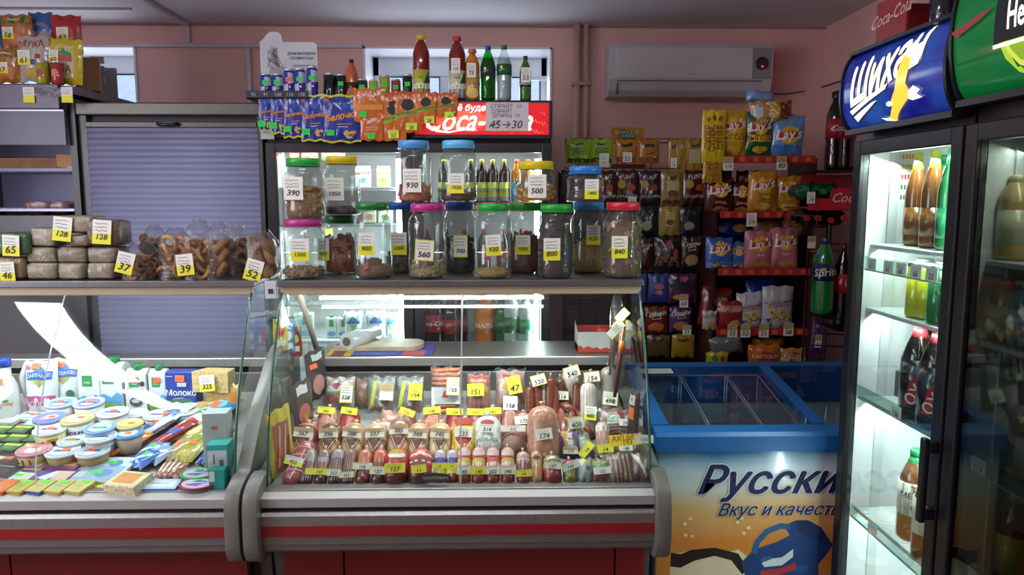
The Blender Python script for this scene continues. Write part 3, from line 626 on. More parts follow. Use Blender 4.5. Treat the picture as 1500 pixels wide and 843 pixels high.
mb = MB(); mb.box(0, .13, 0, .0012, 0, .05, M('cfd0cc', 'paper')); dec(mb, lambda u, v, e: (.065+u*.065, -.0, .025+v*.025), .13, .05, [('l', [(-.9, .6-.4*i), (.9, .6-.4*i)], .003, '6a6a70') for i in range(4)])
q = at(975, 553, YF+.5); sl = math.atan2(zr-zf, D); obj('paper_note', mb, None, (q.x-.09, YF+.53, zs(.53)+.003), (sl-R(90), 0, 0), label='white printed paper lying on the glass lid of the freezer', cat='note')
# ================================================================ GENERIC GOODS
def bottle(name, label, cat, loc, rad, H, body, cap, liquid=None, lab=None, group=None, rot=(0, 0, 0), kind='pet', neck=.3, waist=0, items=None, taglist=None, capr=None, foil=None):
    """PET or glass bottle: liquid inside a clear shell, cap, label band lab=(z0,z1,colour,decals)"""
    t = thing(name, label, cat, loc, rot, group); nr = rad*.33; zsd = H*(1-neck)
    prof = [(rad*.8, 0), (rad*.98, H*.03), (rad, H*.08)]
    if waist: prof += [(rad, H*.3), (rad*(1-waist), H*(.36)), (rad, H*.42)]
    prof += [(rad, zsd-.0), (rad*.93, zsd+H*neck*.18), (rad*.72, zsd+H*neck*.45), (nr*1.15, zsd+H*neck*.75), (nr, zsd+H*neck*.85), (nr, H*.985)]
    mb = MB(); mb.lathe(prof, body if not isinstance(body, str) else M(body, 'gloss'), 16); obj('bottle_body', mb, t)
    if liquid:
        zt = zsd+H*neck*.4; mb = MB(); lp = [(r*.95, z+.002) for r, z in prof if z < zt]+[(rad*.72, zt)]; mb.lathe(lp, M(liquid, 'gloss') if isinstance(liquid, str) else liquid, 14); obj('drink', mb, t)
    mb = MB(); cr = capr or nr*1.18; mb.lathe([(cr, H*.93), (cr, H), (cr*.85, H+.003)], M(cap, 'plastic'), 14); obj('cap', mb, t)
    if foil: mb = MB(); mb.lathe([(rad*.62, zsd+H*neck*.5), (nr*1.2, zsd+H*neck*.78), (nr*1.1, H*.93)], M(foil, 'gloss'), 14); obj('neck_foil', mb, t)
    if lab:
        z0, z1, c, its = lab; mb = MB(); z0, z1 = z0*H, z1*H; mb.lathe([(rad+.0008, z0), (rad+.0008, z1)], M(c, 'film'), 24)
        dec(mb, Fcyl(rad+.001, z0, z1), 2*math.pi*rad, z1-z0, its, fine=rad*.35); obj('bottle_label', mb, t)
    for a in taglist or (): hang_tag(t, *a)
    return t
def can(label, loc, rad, H, col, its, group=None, top='c9ccd0', name='drink_can', cat='can', tg=None):
    t = thing(name, label, cat, loc, (0, 0, 0), group)
    mb = MB(); mb.lathe([(rad*.82, 0), (rad, H*.04), (rad, H*.92)], M(col, 'gloss'), 18); dec(mb, Fcyl(rad, H*.05, H*.91), 2*math.pi*rad, H*.86, its, fine=rad*.35); obj('can_body', mb, t)
    mb = MB(); mb.lathe([(rad, H*.92), (rad*.86, H*.985), (rad*.86, H), (rad*.8, H*.99)], M(top, 'metal'), 18); obj('lid', mb, t)
    if tg: hang_tag(t, .024, .018, '', tg, .002, -rad-.002, H*.62)
    return t
def pillow(w, h, d, mat, its, seed=0, seal=.07, crush=.012, backmat=None, m=None):
    """a crisp bag: swollen front and back, flat crimped seals at top and bottom; base at z=0"""
    rnd = random.Random(seed); ph = [rnd.uniform(0, 6.28) for _ in range(6)]; crush = min(crush, w*.05)
    def q(u, v):
        a = max(0, 1-abs(u)**2.6)**.62; vv = min(1, max(0, (1-abs(v))/(1-0)*1.0)); b = max(0, 1-(abs(v)/(1-seal))**3.2)**.6 if abs(v) < 1-seal else 0
        return a*b
    def pos(u, v, side, e=0):
        k = q(u, v); nar = 1-.05*k+.02*math.sin(3*v+ph[0])
        wr = crush*(math.sin(9*u+ph[1]+4*v)*math.sin(7*v+ph[2])+.5*math.sin(17*u-6*v+ph[3]))*(.3+.7*(abs(v) > .45))*min(1, k*3)
        return (u*w/2*nar+.3*wr*math.sin(5*v+ph[4]), side*(k*d/2+wr*.5)+side*e, h/2+v*h/2+.004*math.sin(7*u+ph[5])*abs(v))
    F = lambda u, v, e: (lambda p: (p[0], p[1], p[2]))(pos(u, v, -1, e+.0004))
    mb = m or MB(); mb.grid(lambda a, b: pos(2*a-1, 2*b-1, -1), 16, 16, mat); mb.grid(lambda a, b: pos(1-2*a, 2*b-1, 1), 8, 8, backmat or mat)
    dec(mb, F, w, h, its, .0006, fine=w*.12); return mb
def bag(label, px, py, Y, wp, hp, col, its, seed=0, name='snack_bag', cat='snack bag', group=None, roll=0, lean=0, dk=.42, tg=None, kind='film', z=None, yaw=0):
    s = mpp(Y); w, h = wp*s, hp*s; p = at(px, py, Y)
    if z is not None: p.z = z
    its = its(w, h) if callable(its) else its
    o = obj(name, pillow(w, h, w*dk, M(col, kind), its, seed), None, p, (R(-lean), R(roll), R(yaw)), label, cat, group)
    if tg: # (price, style, dx px, dy px up from base, w px, h px)
        pr_, st, dx, dy, tw, th = tg; hang_tag(o, tw*s, th*s, pr_, st, dx*s, -w*dk/2-.004, dy*s, 0, 0, seed)
    return o
def rowtag(px, py, Y, wp, hp, price, st, label, parent=None):
    s = mpp(Y); p = at(px, py, Y); o = obj('price_tag', tagmesh(wp*s, hp*s, price, st), None, p, label=label, cat='price tag'); return o

# ================================================================ BEER COOLERS ON THE RIGHT
XD = 1.15; ya = atX(1246, 300, XD).y; yb_ = atX(1402, 300, XD).y; wB = ya-yb_
zt = atX(1262, 82, XD).z; zh = atX(1250, 192, XD).z
sh1 = [(.53, 'wire'), (.905, 'w'), (1.20, 'w'), (1.405, 'w')]
CB = cooler('glass_door_cooler', 'black glass door beer cooler with a blue eagle sign', (XD, ya, 0), R(-90), wB, .62, zt, zh-.02, shelves=sh1, handle=(wB-.012, .70, .93), tube=None, glass='eef6f4')
CG = cooler('glass_door_cooler', 'black glass door cooler with a green sign, cut by the photo edge', (XD-.0, ya-wB-.012, 0), R(-90), wB+.02, .62, zt+.12, zh-.02, shelves=[(.6, 'wire'), (.88, 'wire'), (1.2, 'w'), (1.4, 'w')], tube=None, glass='b8c0bc')
area('beer_cooler_light', (XD+.10, ya-wB/2, zh-.10), (0, R(20), 0), .04, wB*.8, 7, (.86, 1, .96))
area('beer_cooler_side_light', (XD+.07, yb_+.05, 1.05), (R(90), 0, R(-12)),   .03, 1.4, 14, (.88, 1, .97))
for z_, p_ in ((1.385, 2.2), (1.18, 3.0), (.885, 3.0), (.51, 1.2)): area('beer_cooler_shelf_fill', (XD+.075, ya-wB/2, z_), (0, R(-32), 0), .03, wB*.8, p_, (.88, 1, .97))  # added fill strips under the shelves, brightening each compartment
area('green_cooler_light', (XD+.10, ya-wB*1.5, zh-.10), (0, R(20), 0), .04, wB*.8, 1.2, (.95, 1, .9))
for cc, ww in ((CB, wB), (CG, wB+.02)):      # plastic price rails across the shelves
    for z in ((1.345, .925, .52) if cc is CB else (.9, .62)):
        mb = MB(); mb.box(.05, ww-.05, .030, .033, z-.022, z+.022, M('d8e4e0', 'glass')); mb.box(.05, ww-.05, .032, .036, z-.024, z-.019, M('c2c8c6', 'plastic')); ro = obj('price_rail', mb, cc)
        tg_ = {1.345: [(.10, '61'), (.2, '61'), (.27, '61'), (.345, '66'), (.42, '53')], .925: [(.29, '136')], .52: [(.2, '')], .9: [(.1, '119'), (.3, '63')], .62: [(.12, '119'), (.27, '53')]}[z]
        for tx, tp in tg_: tag(ro, .055, .036, tp, 'w', (tx, .028, z))
mb = MB(); mb.box(.036, .10, .16, .30, .885, .99, M('2a2c2e', 'plastic'), .004); mb.tube([(.06, .2, .98), (.14, .3, .985)], .003, M('a8201c'), 6); obj('thermostat', mb, CB)
mb = MB(); mb.box(.0395, .041, .13, .20, 1.53, 1.70, M('e2e2d8', 'paper'))
for r_ in range(5):
    for k in range(6): mb.box(.0412, .0416, .137+.01*k, .144+.01*k, 1.545+.032*r_, 1.56+.032*r_, M(['3a6a3a', '3a6a3a', 'b03a34', 'c0a03a', 'c87a3a'][r_]))
obj('planogram_sheet', mb, CB)
# curved lit signs: F maps u along the cooler width and v up the bulge
def sign(cc, w, z0, z1, mat, its, bulge=.05):
    def F(u, v, e):
        t = v; y = .0-bulge*max(0, 1-t*t)**.5*1.0-e; return (w/2+u*w/2, y, (z0+z1)/2+v*(z1-z0)/2*1.0)
    mb = MB(); mb.grid(lambda a, b: F(2*a-1, math.sin((2*b-1)*math.pi/2), 0), 6, 16, mat); mb.grid(lambda a, b: (lambda p: (p[0], -.02 if 0 else 0, p[2]))(F(2*a-1, 2*b-1, 0)), 1, 1, BLK)
    dec(mb, F, w-.0, z1-z0, its, .0007, fine=.02); o = obj('lit_sign', mb, cc)
    mb = MB()
    for x in (0, w): mb.prism([(0, z0-.008)]+[(-.006-bulge*max(0, 1-t*t)**.5, (z0+z1)/2+t*((z1-z0)/2+.008)) for t in [math.sin(math.pi*(k/12-.5)) for k in range(13)]]+[(0, z1+.008)], 'x', x-.008 if x else -.004, x+.004 if x else .008, BLK)
    mb.box(0, w, -.03, 0, z0-.016, z0, BLK); mb.box(0, w, -.03, 0, z1, z1+.01, BLK); obj('sign_frame', mb, cc); return o
cream = glow('f6e8c8', 1.5); gold = glow('e8b43a', 1.3); navy = M('10103c')
blue = bpy.data.materials.new('blue_print'); blue.use_nodes = True; N = blue.node_tree.nodes; L = blue.node_tree.links
tc = N.new('ShaderNodeTexCoord'); nz = N.new('ShaderNodeTexNoise'); nz.inputs['Scale'].default_value = 7; L.new(tc.outputs['Object'], nz.inputs[0]); rp = N.new('ShaderNodeValToRGB'); L.new(nz.outputs[0], rp.inputs[0])
rp.color_ramp.elements[0].position = .35; rp.color_ramp.elements[0].color = (*lin('1c1f8a'), 1); rp.color_ramp.elements[1].position = .75; rp.color_ramp.elements[1].color = (*lin('2f62b8'), 1)
P = N['Principled BSDF']; L.new(rp.outputs[0], P.inputs[0]); L.new(rp.outputs[0], P.inputs['Emission Color']); P.inputs['Emission Strength'].default_value = .3; P.inputs['Roughness'].default_value = .15
its = []
for off, c in (((.012, -.02), navy), ((0, 0), cream)):
    dx, dy = off; its += [('t', -.08+dx, .30+dy, .15, 'Шихан', c, 11, .35, .03, .82)]
    its += [('p', [(-.80+dx, -.54+dy), (-.35+dx, -.26+dy), (.02+dx, -.08+dy), (-.02+dx, -.2+dy), (-.35+dx, -.38+dy), (-.76+dx, -.64+dy)], c), ('p', [(-.74+dx, -.70+dy), (-.3+dx, -.44+dy), (-.2+dx, -.42+dy), (-.4+dx, -.60+dy), (-.70+dx, -.84+dy)], c)]
its += [('p', [(.24, .28), (.3, .52), (.36, .56), (.42, .5), (.42, .2), (.36, -.2), (.42, -.38), (.36, -.58), (.18, -.78), (.02, -.98), (-.14, -.94), (-.02, -.84), (.06, -.68), (.08, -.5), (.16, -.3)], gold),
  ('p', [(.28, .5), (.32, .74), (.36, .62), (.4, .76), (.43, .6), (.48, .7), (.46, .44), (.38, .36)], cream), ('p', [(.4, -.4), (.5, -.3), (.6, -.42), (.54, -.5), (.62, -.6), (.46, -.62), (.38, -.56)], cream),
  ('e', .04, -.58, .055, .06, cream), ('p', [(-.14, -.94), (-.2, -.86), (-.06, -.9), (.0, -.98)], cream)]
sign(CB, wB, zh, zt, blue, its)
gsh = bpy.data.materials.new('green_print'); gsh.use_nodes = True; P = gsh.node_tree.nodes['Principled BSDF']; P.inputs[0].default_value = (*lin('0c6a34'), 1); P.inputs['Emission Color'].default_value = (*lin('0a6a30'), 1); P.inputs['Emission Strength'].default_value = .35; P.inputs['Roughness'].default_value = .1
lime = glow('96b828', .8); blk = M('0c0f0c')
its = [('p', [(-.85, 1), (-.45, .3), (-.3, 1)], blk), ('e', -.02, .05, .43, .96, lime), ('e', -.02, .05, .38, .86, glow('c0cc50', .7)), ('e', -.02, .05, .34, .78, glow('7aa020', .7)), ('p', [(-.46, -.34), (-.44, .3), (.42, .3), (.44, -.34)], blk), ('l', [(-.46, .34), (.44, .34)], .008, cream), ('l', [(-.46, -.38), (.44, -.38)], .008, cream),
       ('t', -.0, -.02, .085, 'Heineken', glow('f4f4e8', 1.3), 0, 0, .02, .54), ('t', -.3, .72, .06, 'H', cream, 35),
       ('p', [(-.98, .02), (-.62, .16), (-.46, .2), (-.6, .08), (-.9, -.08)], glow('8a3a30', .3))]
sign(CG, wB+.02, zh+.02, zt+.10, gsh, its)
# contents of the blue-signed cooler: placed on its shelves
def inside(px, x): return Xat(px, 2.2, 1.3)
def world_on(px, X, z):      # point with given X and z that projects to column px
    k = (px-750)/F_PX; lo, hi = .8, 3.4
    for _ in range(40):
        m = (lo+hi)/2
        if proj((X, m, z))[0] > px: lo = m
        else: hi = m
    return Vector((X, m, z))
GB = M('3f9a50', 'liquid')
for i, (px, X) in enumerate(((1338, 1.27), (1362, 1.26), (1386, 1.25), (1350, 1.40), (1374, 1.41))):
    yl = i in (0, 1, 3); 
    bottle('beer_bottle', f'{["brown", "brown", "green", "brown", "green"][i]} beer bottle on the eagle cooler top shelf, {["front left", "front middle", "front at the door edge", "behind the leftmost one", "behind the front green one"][i]}', 'beer bottle',
        world_on(px, X, 1.407), .032, .275, '6a3c14' if yl else '14522a', 'd8cc40' if yl else '1f8a44', None, (.12, .42, '7a4a1c' if yl else '1d5f3c', [('e', 0, .2, .1, .4, 'c8b880' if yl else 'c8d8c8')]), 'beer bottles on the top shelf', foil='c8c234' if yl else '1c9a4c', neck=.45)
for i, (px, X, c) in enumerate(((1340, 1.24, 'b9b628'), (1356, 1.25, 'b9b628'), (1372, 1.235, '1d7a3c'), (1392, 1.235, '1d7a3c'), (1350, 1.33, 'b9b628'), (1380, 1.33, '1d7a3c'))):
    can(f'{"yellow" if c[0] == "b" else "green"} beer can in the eagle-signed cooler, {["leftmost", "second", "third", "fourth", "behind the yellow pair", "behind the green pair"][i]} on its can shelf', world_on(px, X, 1.202), .029, .162, c, [('r', -.2, -1, .2, -.8, 'c8ccd0'), ('e', 0, .1, .14, .28, 'd8d8c8'), ('r', -.12, -.5, .12, -.35, 'b8322c')] + ([('t', .05, .0, .04, 'GREEN', 'e8f0e8', 90, 0, .01)] if c[0] == '1' else []), 'beer cans in the blue-signed cooler')
for i, (px, X) in enumerate(((1340, 1.24), (1366, 1.235), (1393, 1.23), (1352, 1.37), (1378, 1.37))):
    its = [('p', [(-.42, -.9), (-.3, .1), (.05, .95), (.3, .4), (.28, -.1), (0, -.75)], 'a81c24'), ('t', -.06, .12, .043, 'ОХОТА', 'e8e0d8', 62, .1, .02), ('t', .1, -.28, .022, 'КРЕПКОЕ', 'e8e0d8', 62, .1, .01)]
    bottle('beer_bottle', f'large dark beer bottle with red neck foil, {["leftmost", "second", "third", "behind the leftmost", "behind the second"][i]} on the middle cooler shelf', 'beer bottle', world_on(px, X, .908), .046, .285, '120c0a', 'c8363a', None, (.12, .62, '16100e', its), 'large dark beer bottles', foil='c4343a', neck=.42, capr=.017)
for i, (px, X) in enumerate(((1334, 1.25), (1357, 1.22), (1384, 1.22))):
    its = [('r', -.4, -1, .4, 1, 'd9d4c4'), ('t', 0, .6, .032, 'ТРИ', 'a8342c', 0, 0, .02), ('t', 0, .25, .024, 'МЕДВЕДЯ', '4a3828', 0, 0, .02), ('e', 0, -.45, .22, .34, 'b06a28')]
    bottle('beer_bottle', f'amber beer bottle with green neck, {["leftmost", "middle", "rightmost"][i]} on the bottom wire shelf', 'beer bottle', world_on(px, X, .532), .043, .275, '7a4620', '1f7a3e', None, (.3, .66, 'd9d4c4', its), 'amber beer bottles on the wire shelf', foil='2a8a4a', neck=.38, capr=.017)
# green-signed cooler
for i, (px, z, c, cp) in enumerate(((1452, 1.402, '1c3a5a', '2a4a8a'), (1480, 1.402, 'c0a060', 'd8c890'), (1470, 1.202, 'b07038', 'c86a30'), (1500, 1.202, '5a8aa8', 'c8d8e8'), (1478, .602, '7a1c14', 'c8a030'), (1510, .882, 'b06a30', '8a7ab0'))):
    bottle('drink_bottle', f'bottle with {["navy", "tan", "orange", "pale blue", "gold", "violet"][i]} cap dimly seen behind the green-signed cooler door', 'bottle', world_on(px, 1.25, z), .036, (.2, .2, .15, .15, .24, .2)[i], c, cp, None, (.2, .6, ['d8d8d0', 'd8d0b0', 'c8c0a0', '9ab0c0', 'c8a030', 'b0a8c0'][i], []), 'bottles behind the green-signed cooler door')

# things on the roof of the beer cooler
def box_thing(name, label, cat, p, dims, col, its_f=None, rz=0, kind='card', its_s=None):
    w, d, h = dims; mb = MB(); mb.box(-w/2, w/2, -d/2, d/2, 0, h, M(col, kind), .002)
    if its_f: dec(mb, lambda u, v, e: (u*w/2, -d/2-e, h/2+v*h/2), w, h, its_f)
    if its_s: dec(mb, lambda u, v, e: (-w/2-e, -u*d/2, h/2+v*h/2), d, h, its_s)
    return obj(name, mb, None, p, (0, 0, rz), label, cat)
p = atX(1291, 58, XD+.12); p.z = zt+.011
t = thing('display_tray', 'red drinks display tray on the roof of the eagle-signed cooler', 'tray', (XD+.03, ya-.04, zt+.011), (0, 0, R(-90)))
mb = MB(); mb.box(-.0, .17, -.0, .012, 0, .14, M('8a1c20', 'plastic'), .002); dec(mb, lambda u, v, e: (.085+u*.085, -e, .07+v*.07), .17, .14, [('t', .0, .25, .052, 'Coca-Cola', 'd8a8a4', 4, .4)]); obj('front_board', mb, t)
mb = MB(); mb.box(0, .01, .012, .3, 0, .1, M('7a181c', 'plastic')); mb.box(.16, .17, .012, .3, 0, .1, M('7a181c', 'plastic')); mb.box(0, .17, .012, .3, 0, .006, M('7a181c', 'plastic')); obj('side_board', mb, t)
for i, (X, yy, c, l) in enumerate(((XD+.10, ya-.27, '20242c', 'dark bottle standing on the beer cooler roof beside the red tray'), (XD+.12, ya-.36, '9a9080', 'jar with red and grey label on the beer cooler roof'), (XD+.1, ya-.45, '2c3a4c', 'dark blue can on the beer cooler roof next to the green sign'))):
    can(l, (X, yy, zt+.011), .036, .17, c, [('r', -.3, -.3, .3, .5, ['3a1c1c', 'a83028', '20304c'][i])], name='drink_can')

# ================================================================ JARS
def jar(label, px, py, Y, wp, hp, lid, fill, frac, price, st, tdx, tdy, tw=25, th=34, chunk='nut', z=None, seed=0, troll=0, squat=False):
    s = mpp(Y, 1.4); z = z if z is not None else 1.2755; X = Xat(px, Y, z); r = wp*s/2; H = hp*s
    t = thing('plastic_jar', label, 'jar', (X, Y, z), (0, 0, 0), 'plastic jars of dried snacks on the counter')
    lh = 11.5*s; hb = H-lh; lr = r*.84
    prof = [(r*.86, 0), (r*.97, hb*.03), (r, hb*.08)]
    if squat: prof = [(r*.7, 0), (r*.9, hb*.12), (r, hb*.45), (r*.97, hb*.7), (r*.85, hb*.9), (lr*.95, hb*.96), (lr*.95, hb)]
    else:
        for q in (.3, .36, .64, .7): prof += [(r, hb*q-.004), (r*.965, hb*q), (r, hb*q+.004)] if q in (.33,) else [(r if q in (.3, .7) else r*.965, hb*q)]
        prof += [(r, hb*.82), (r*.96, hb*.88), (lr*.95, hb*.95), (lr*.95, hb)]
    mb = MB(); mb.lathe(prof, M('e9eeec', 'jar'), 28); obj('jar_body', mb, t)
    mb = MB(); n = 36; mb.lathe([(lr*1.03, hb), (lr*1.03, H-.003), (lr*.98, H)], M(lid, 'plastic'), n)
    for k in range(n): a = 6.2832*k/n; mb.box(-.0, .0012, 0, .0012, 0, 0, M(lid, 'plastic')) if 0 else None
    mb.lathe([(lr*1.06, hb+.001), (lr*1.06, hb+.004)], M(lid, 'plastic'), n); obj('lid', mb, t)
    rnd = random.Random(seed*7+3); cols = fill if isinstance(fill, (list, tuple)) else [fill]; zt_ = hb*frac
    mb = MB(); mb.lathe([(r*.8, .004), (r*.9, hb*.06), (r*.86, zt_*.85), (r*.3, zt_)], M(cols[-1], 'food'), 14)
    if chunk == 'ball': N_, sz = 70, r*.17
    elif chunk == 'nut': N_, sz = int(150*min(1, frac*1.6)+30), r*.13
    elif chunk == 'shred': N_, sz = int(120*min(1, frac*1.5)+40), r*.3
    else: N_, sz = int(60*min(1, frac)+24), r*.42
    for i in range(N_):
        a = rnd.uniform(0, 6.2832); rr_ = r*.9*(1 if rnd.random() < .7 else rnd.random()**.5); zz_ = rnd.uniform(.01, zt_)
        if rnd.random() < .3: rr_ *= rnd.random(); zz_ = zt_*rnd.uniform(.88, 1.04)
        c = (rr_*.94*math.cos(a), rr_*.94*math.sin(a), max(.006, zz_)); cm = M(cols[i % len(cols)], 'food')
        if chunk in ('nut', 'ball'): mb.blob(c, (sz*rnd.uniform(.8, 1.2), sz, sz*rnd.uniform(.7, 1)), cm, 6, 4, i, .05)
        else:
            mb.T = Matrix.Translation(c) @ Euler((rnd.uniform(-.7, .7) if chunk == 'slab' else rnd.uniform(0, 3), rnd.uniform(-.5, .5), a+1.57), 'XYZ').to_matrix().to_4x4()
            if chunk == 'shred': mb.tube([(-sz*.5, 0, 0), (0, sz*.15, sz*.1), (sz*.5, 0, 0)], sz*.08, cm, 4, False)
            else: mb.box(-sz*.35, sz*.35, -sz*.07, sz*.07, -sz*.6, sz*.6, cm)
            mb.T = Matrix.Identity(4)
    obj({'nut': 'nuts', 'ball': 'coated_nuts', 'shred': 'dried_shreds', 'slab': 'dried_fish'}[chunk], mb, t, kind='stuff')
    tag(t, tw*s, th*s, price, st, (tdx*s, -r-.003, tdy*s), (0, R(troll), 0), seed)
    return t
Yf, Yr, Yt = 2.56, 2.735, 2.60
G_, DG, MA, BL, LB, YE, RD = '1f9a34', '17702c', 'b0327e', '1a5cae', '4a90d0', 'd8bc14', 'c42434'
jar('plastic jar with magenta lid and pale nuts tagged 1300, leftmost of the lower row', 447, 408, Yf, 62, 86, MA, ['a8865a', '8f7048'], .2, '1300', 'yw', 2, 43, 26, 32, 'nut', seed=1)
jar('plastic jar with dark green lid and red-brown fish, second in the lower row', 501, 405, Yr, 50, 84, DG, ['8a4428', '6e3020', 'a05a34'], .7, '950', 'yw', -20, 36, 16, 32, 'slab', seed=2)
jar('plastic jar with green lid, a few brown strips and tag 900', 548, 409, Yf, 55, 110, DG, ['9a6a44', '7a5034'], .22, '900', 'yw', -5, 51, 22, 32, 'slab', seed=3)
jar('plastic jar with dark blue lid and dark fish tagged 1000, behind in the lower row', 588, 405, Yr, 50, 103, BL, ['3c3430', '5a4c40'], .3, '1000', 'yw', 0, 44, 23, 32, 'slab', seed=4)
jar('plastic jar with magenta lid and pale seeds tagged 560 in the lower row', 627, 410, Yf, 56, 108, MA, ['b09a68', '9c8658'], .24, '560', 'wy', -2, 42, 27, 30, 'nut', seed=5, troll=4)
jar('plastic jar with dark blue lid half filled with black sunflower seeds', 674, 405, Yr, 48, 103, BL, ['16161c', '24242a'], .55, '300', 'wy', 2, 40, 20, 32, 'nut', seed=6)
jar('plastic jar with green lid, a little pale yellow squid and tag 930', 722, 409, Yf, 54, 108, G_, ['c8a860', 'b08c48'], .14, '930', 'yw', 1, 49, 22, 30, 'shred', seed=7, troll=-4)
jar('plastic jar with green lid and orange-brown fillets tagged 1050, behind in the lower row', 769, 405, Yr, 54, 102, G_, ['9a5428', '7c3c1c', '6a3018'], .6, '1050', 'yw', -4, 42, 21, 28, 'slab', seed=8)
jar('plastic jar with green lid nearly full of dark brown fish tagged 800', 814, 408, Yf, 54, 107, G_, ['3c2a20', '5a4230', '2a1e18'], .8, '800', 'yw', -8, 43, 24, 32, 'slab', seed=9)
jar('plastic jar with light blue lid half filled with yellow squid lace tagged 930', 861, 405, Yr, 52, 103, LB, ['b8964a', 'a07a38'], .5, '930', 'yw', 4, 56, 20, 28, 'shred', seed=10)
jar('plastic jar with red lid full of light brown fish, rightmost, tagged 840', 911, 409, Yf, 56, 110, RD, ['8a6840', '9c7a50', '6a4c30'], .9, '840', 'yw', -9, 46, 23, 32, 'slab', seed=11)
zu = 1.2755 + 110*mpp(Yf, 1.4) + .001; zu2 = 1.2755+86.5*mpp(Yf, 1.4)
jar('plastic jar with green lid half full of peanuts tagged 390, stacked on the magenta-lidded jar', 447, 0, Yf, 55, 86, G_, ['a87838', 'b88848', '8f6430'], .58, '390', 'w', -8, 43, 27, 32, 'nut', z=zu2, seed=12)
jar('plastic jar with yellow lid and dark red strips tagged 1050, stacked on the left', 503, 0, 2.69, 52, 84, YE, ['6a2420', '4a1a18'], .16, '1050', 'w', -6, 37, 26, 32, 'shred', z=1.2755+84.5*mpp(2.735, 1.4), seed=13)
jar('plastic jar with blue lid and orange-red flakes tagged 930, on top of the middle jars', 607, 0, Yt, 51, 87, LB, ['a8502c', 'c87840'], .26, '930', 'w', 0, 30, 26, 33, 'slab', z=zu, seed=14)
jar('plastic jar with light blue lid and brown sticks tagged 1020, on the middle jars', 672, 0, Yt, 53, 87, '62aee0', ['7a4c34', '5c3828'], .16, '1020', 'yw', -2, 26, 22, 28, 'slab', z=zu, seed=15)
jar('squat plastic jar with yellow lid and coloured coated nuts tagged 500', 785, 0, Yt, 58, 58, YE, ['a8442c', '8a9a38', 'b87a3c', 'c8904c'], .5, '500', 'w', 0, 22, 26, 33, 'ball', z=zu, seed=16, squat=True)
jar('squat plastic jar with bright blue lid and dark shreds tagged 1400', 857, 0, Yt, 54, 51, '2a78cc', ['6a4438', '4a3028'], .42, '1400', 'yw', 6, 18, 20, 28, 'shred', z=zu, seed=17)
# ================================================================ SNACKS
def banner(txt, c0, c1, cv=.25, sz=.3, tilt=8):
    """yellow disc with a red ribbon and white lettering"""
    return lambda w, h: [('e', 0, cv, .55, .55*w/h, 'd8a422'), ('p', [(-.62, cv-.2*w/h), (-.66, cv+.1*w/h), (-.2, cv+.2*w/h), (.62, cv+.28*w/h), (.66, cv-.06*w/h), (.1, cv-.14*w/h)], 'a81c24'), ('t', 0, cv+.03, w*sz, "Lay's", 'e8e0d4', tilt, .25, .03)] + c1
def chips(label, px, py, wp, hp, col, extra, seed, Y=3.62, **k):
    return bag(label, px, py, Y, wp*1.06, hp*1.04, col, banner('', 0, extra, k.pop('cv', .3), k.pop('sz', .42)), seed, 'chip_bag', 'chip bag', 'bags on the red chip shelves', **k)
YK = 3.62; rk = thing('chip_rack', 'dark rack with four red shelves of potato chips', 'rack', (Xat(1050, YK, 1.4), YK, 0)); wk = Xat(1184, YK, 1.4)-rk.location.x
RK = M('6a1a1c', 'plastic')
mb = MB(); mb.box(-.02, -.005, -.02, .30, 0, 1.86, M('3a1416', 'plastic')); obj('side_panel', mb, rk)
mb = MB(); mb.box(wk+.005, wk+.02, -.02, .30, 0, 1.74, M('3a1416', 'plastic')); obj('side_panel', mb, rk)
mb = MB(); mb.box(-.005, wk+.005, .29, .30, .05, 1.60, M('2e1214', 'plastic')); obj('back_panel', mb, rk)
shz = [at(1110, y, YK).z for y in (230, 310, 393, 480, 536)]
for i, z in enumerate(shz):
    mb = MB(); mb.box(0, wk, -.04, .28, z-.006, z, M('5a2022', 'plastic')); mb.box(0, wk, -.052, -.04, z-.032, z+.004, M('a82a2a', 'plastic'), .002)
    for k in range(7): mb.box(.02+k*(wk-.07)/6, .045+k*(wk-.07)/6, -.0535, -.052, z-.026, z-.004, M('c8603a', 'plastic'))
    obj('shelf', mb, rk)
for px, py, pr_, st, l in ((1067, 240, '119', 'c', 'under the left end of the top chip shelf'), (1145, 239, '80', 'c', 'under the right end of the top chip shelf'), (1101, 322, '59', 'r', 'with red figures under the second chip shelf'),
      (1073, 485, '55', 'c', 'leftmost of four under the lowest red chip shelf'), (1092, 485, '52', 'c', 'second of four under the lowest red chip shelf'), (1119, 485, '21', 'c', 'third of four under the lowest red chip shelf'), (1155, 483, '58', 'c', 'rightmost of four under the lowest red chip shelf')):
    rowtag(px, py, YK-.062, 15, 20, pr_, st, f'pale price tag {pr_} {l}')
vy = lambda t, c='c8a018': [('r', -.8, -.35, .8, -.05, 'd8b020'), ('t', 0, -.2, .034, 'ВЫГОДА', '6a1a14', 3, 0, .02), ('e', 0, -.7, .5, .16, 'c89a28')]
Z = lambda i: shz[i]+.0
chips('gold chip bag with a value stripe, on the top red shelf', 1080, 0, 40, 64, 'c8981c', vy(0), 1, z=Z(0), Y=3.60)
chips('green chip bag with a yellow value stripe on the top red shelf', 1119, 0, 40, 62, '1c5a2c', vy(0), 2, z=Z(0), Y=3.60)
chips('light blue chip bag with raised corner at the right of the top shelf', 1160, 0, 46, 58, '5a8ab8', [('r', -.9, -.9, .9, -.5, '2f7ac0')], 3, z=Z(0), Y=3.60, cv=0, roll=3)
bag('tall yellow multipack of seed strips hanging left of the chip shelves', 1044, 240, 3.56, 34, 76, 'c8b41c', [('e', -.5, .68, .16, .1, 'b02a20'), ('e', 0, .7, .16, .1, 'b02a20'), ('e', .5, .68, .16, .1, 'b02a20')] + [('t', -.55+.37*i, .0 if i != 1 else -.1, .035, 'СУПЕР', '8a2018', 90, 0, .01) for i in range(4)], 4, dk=.2)
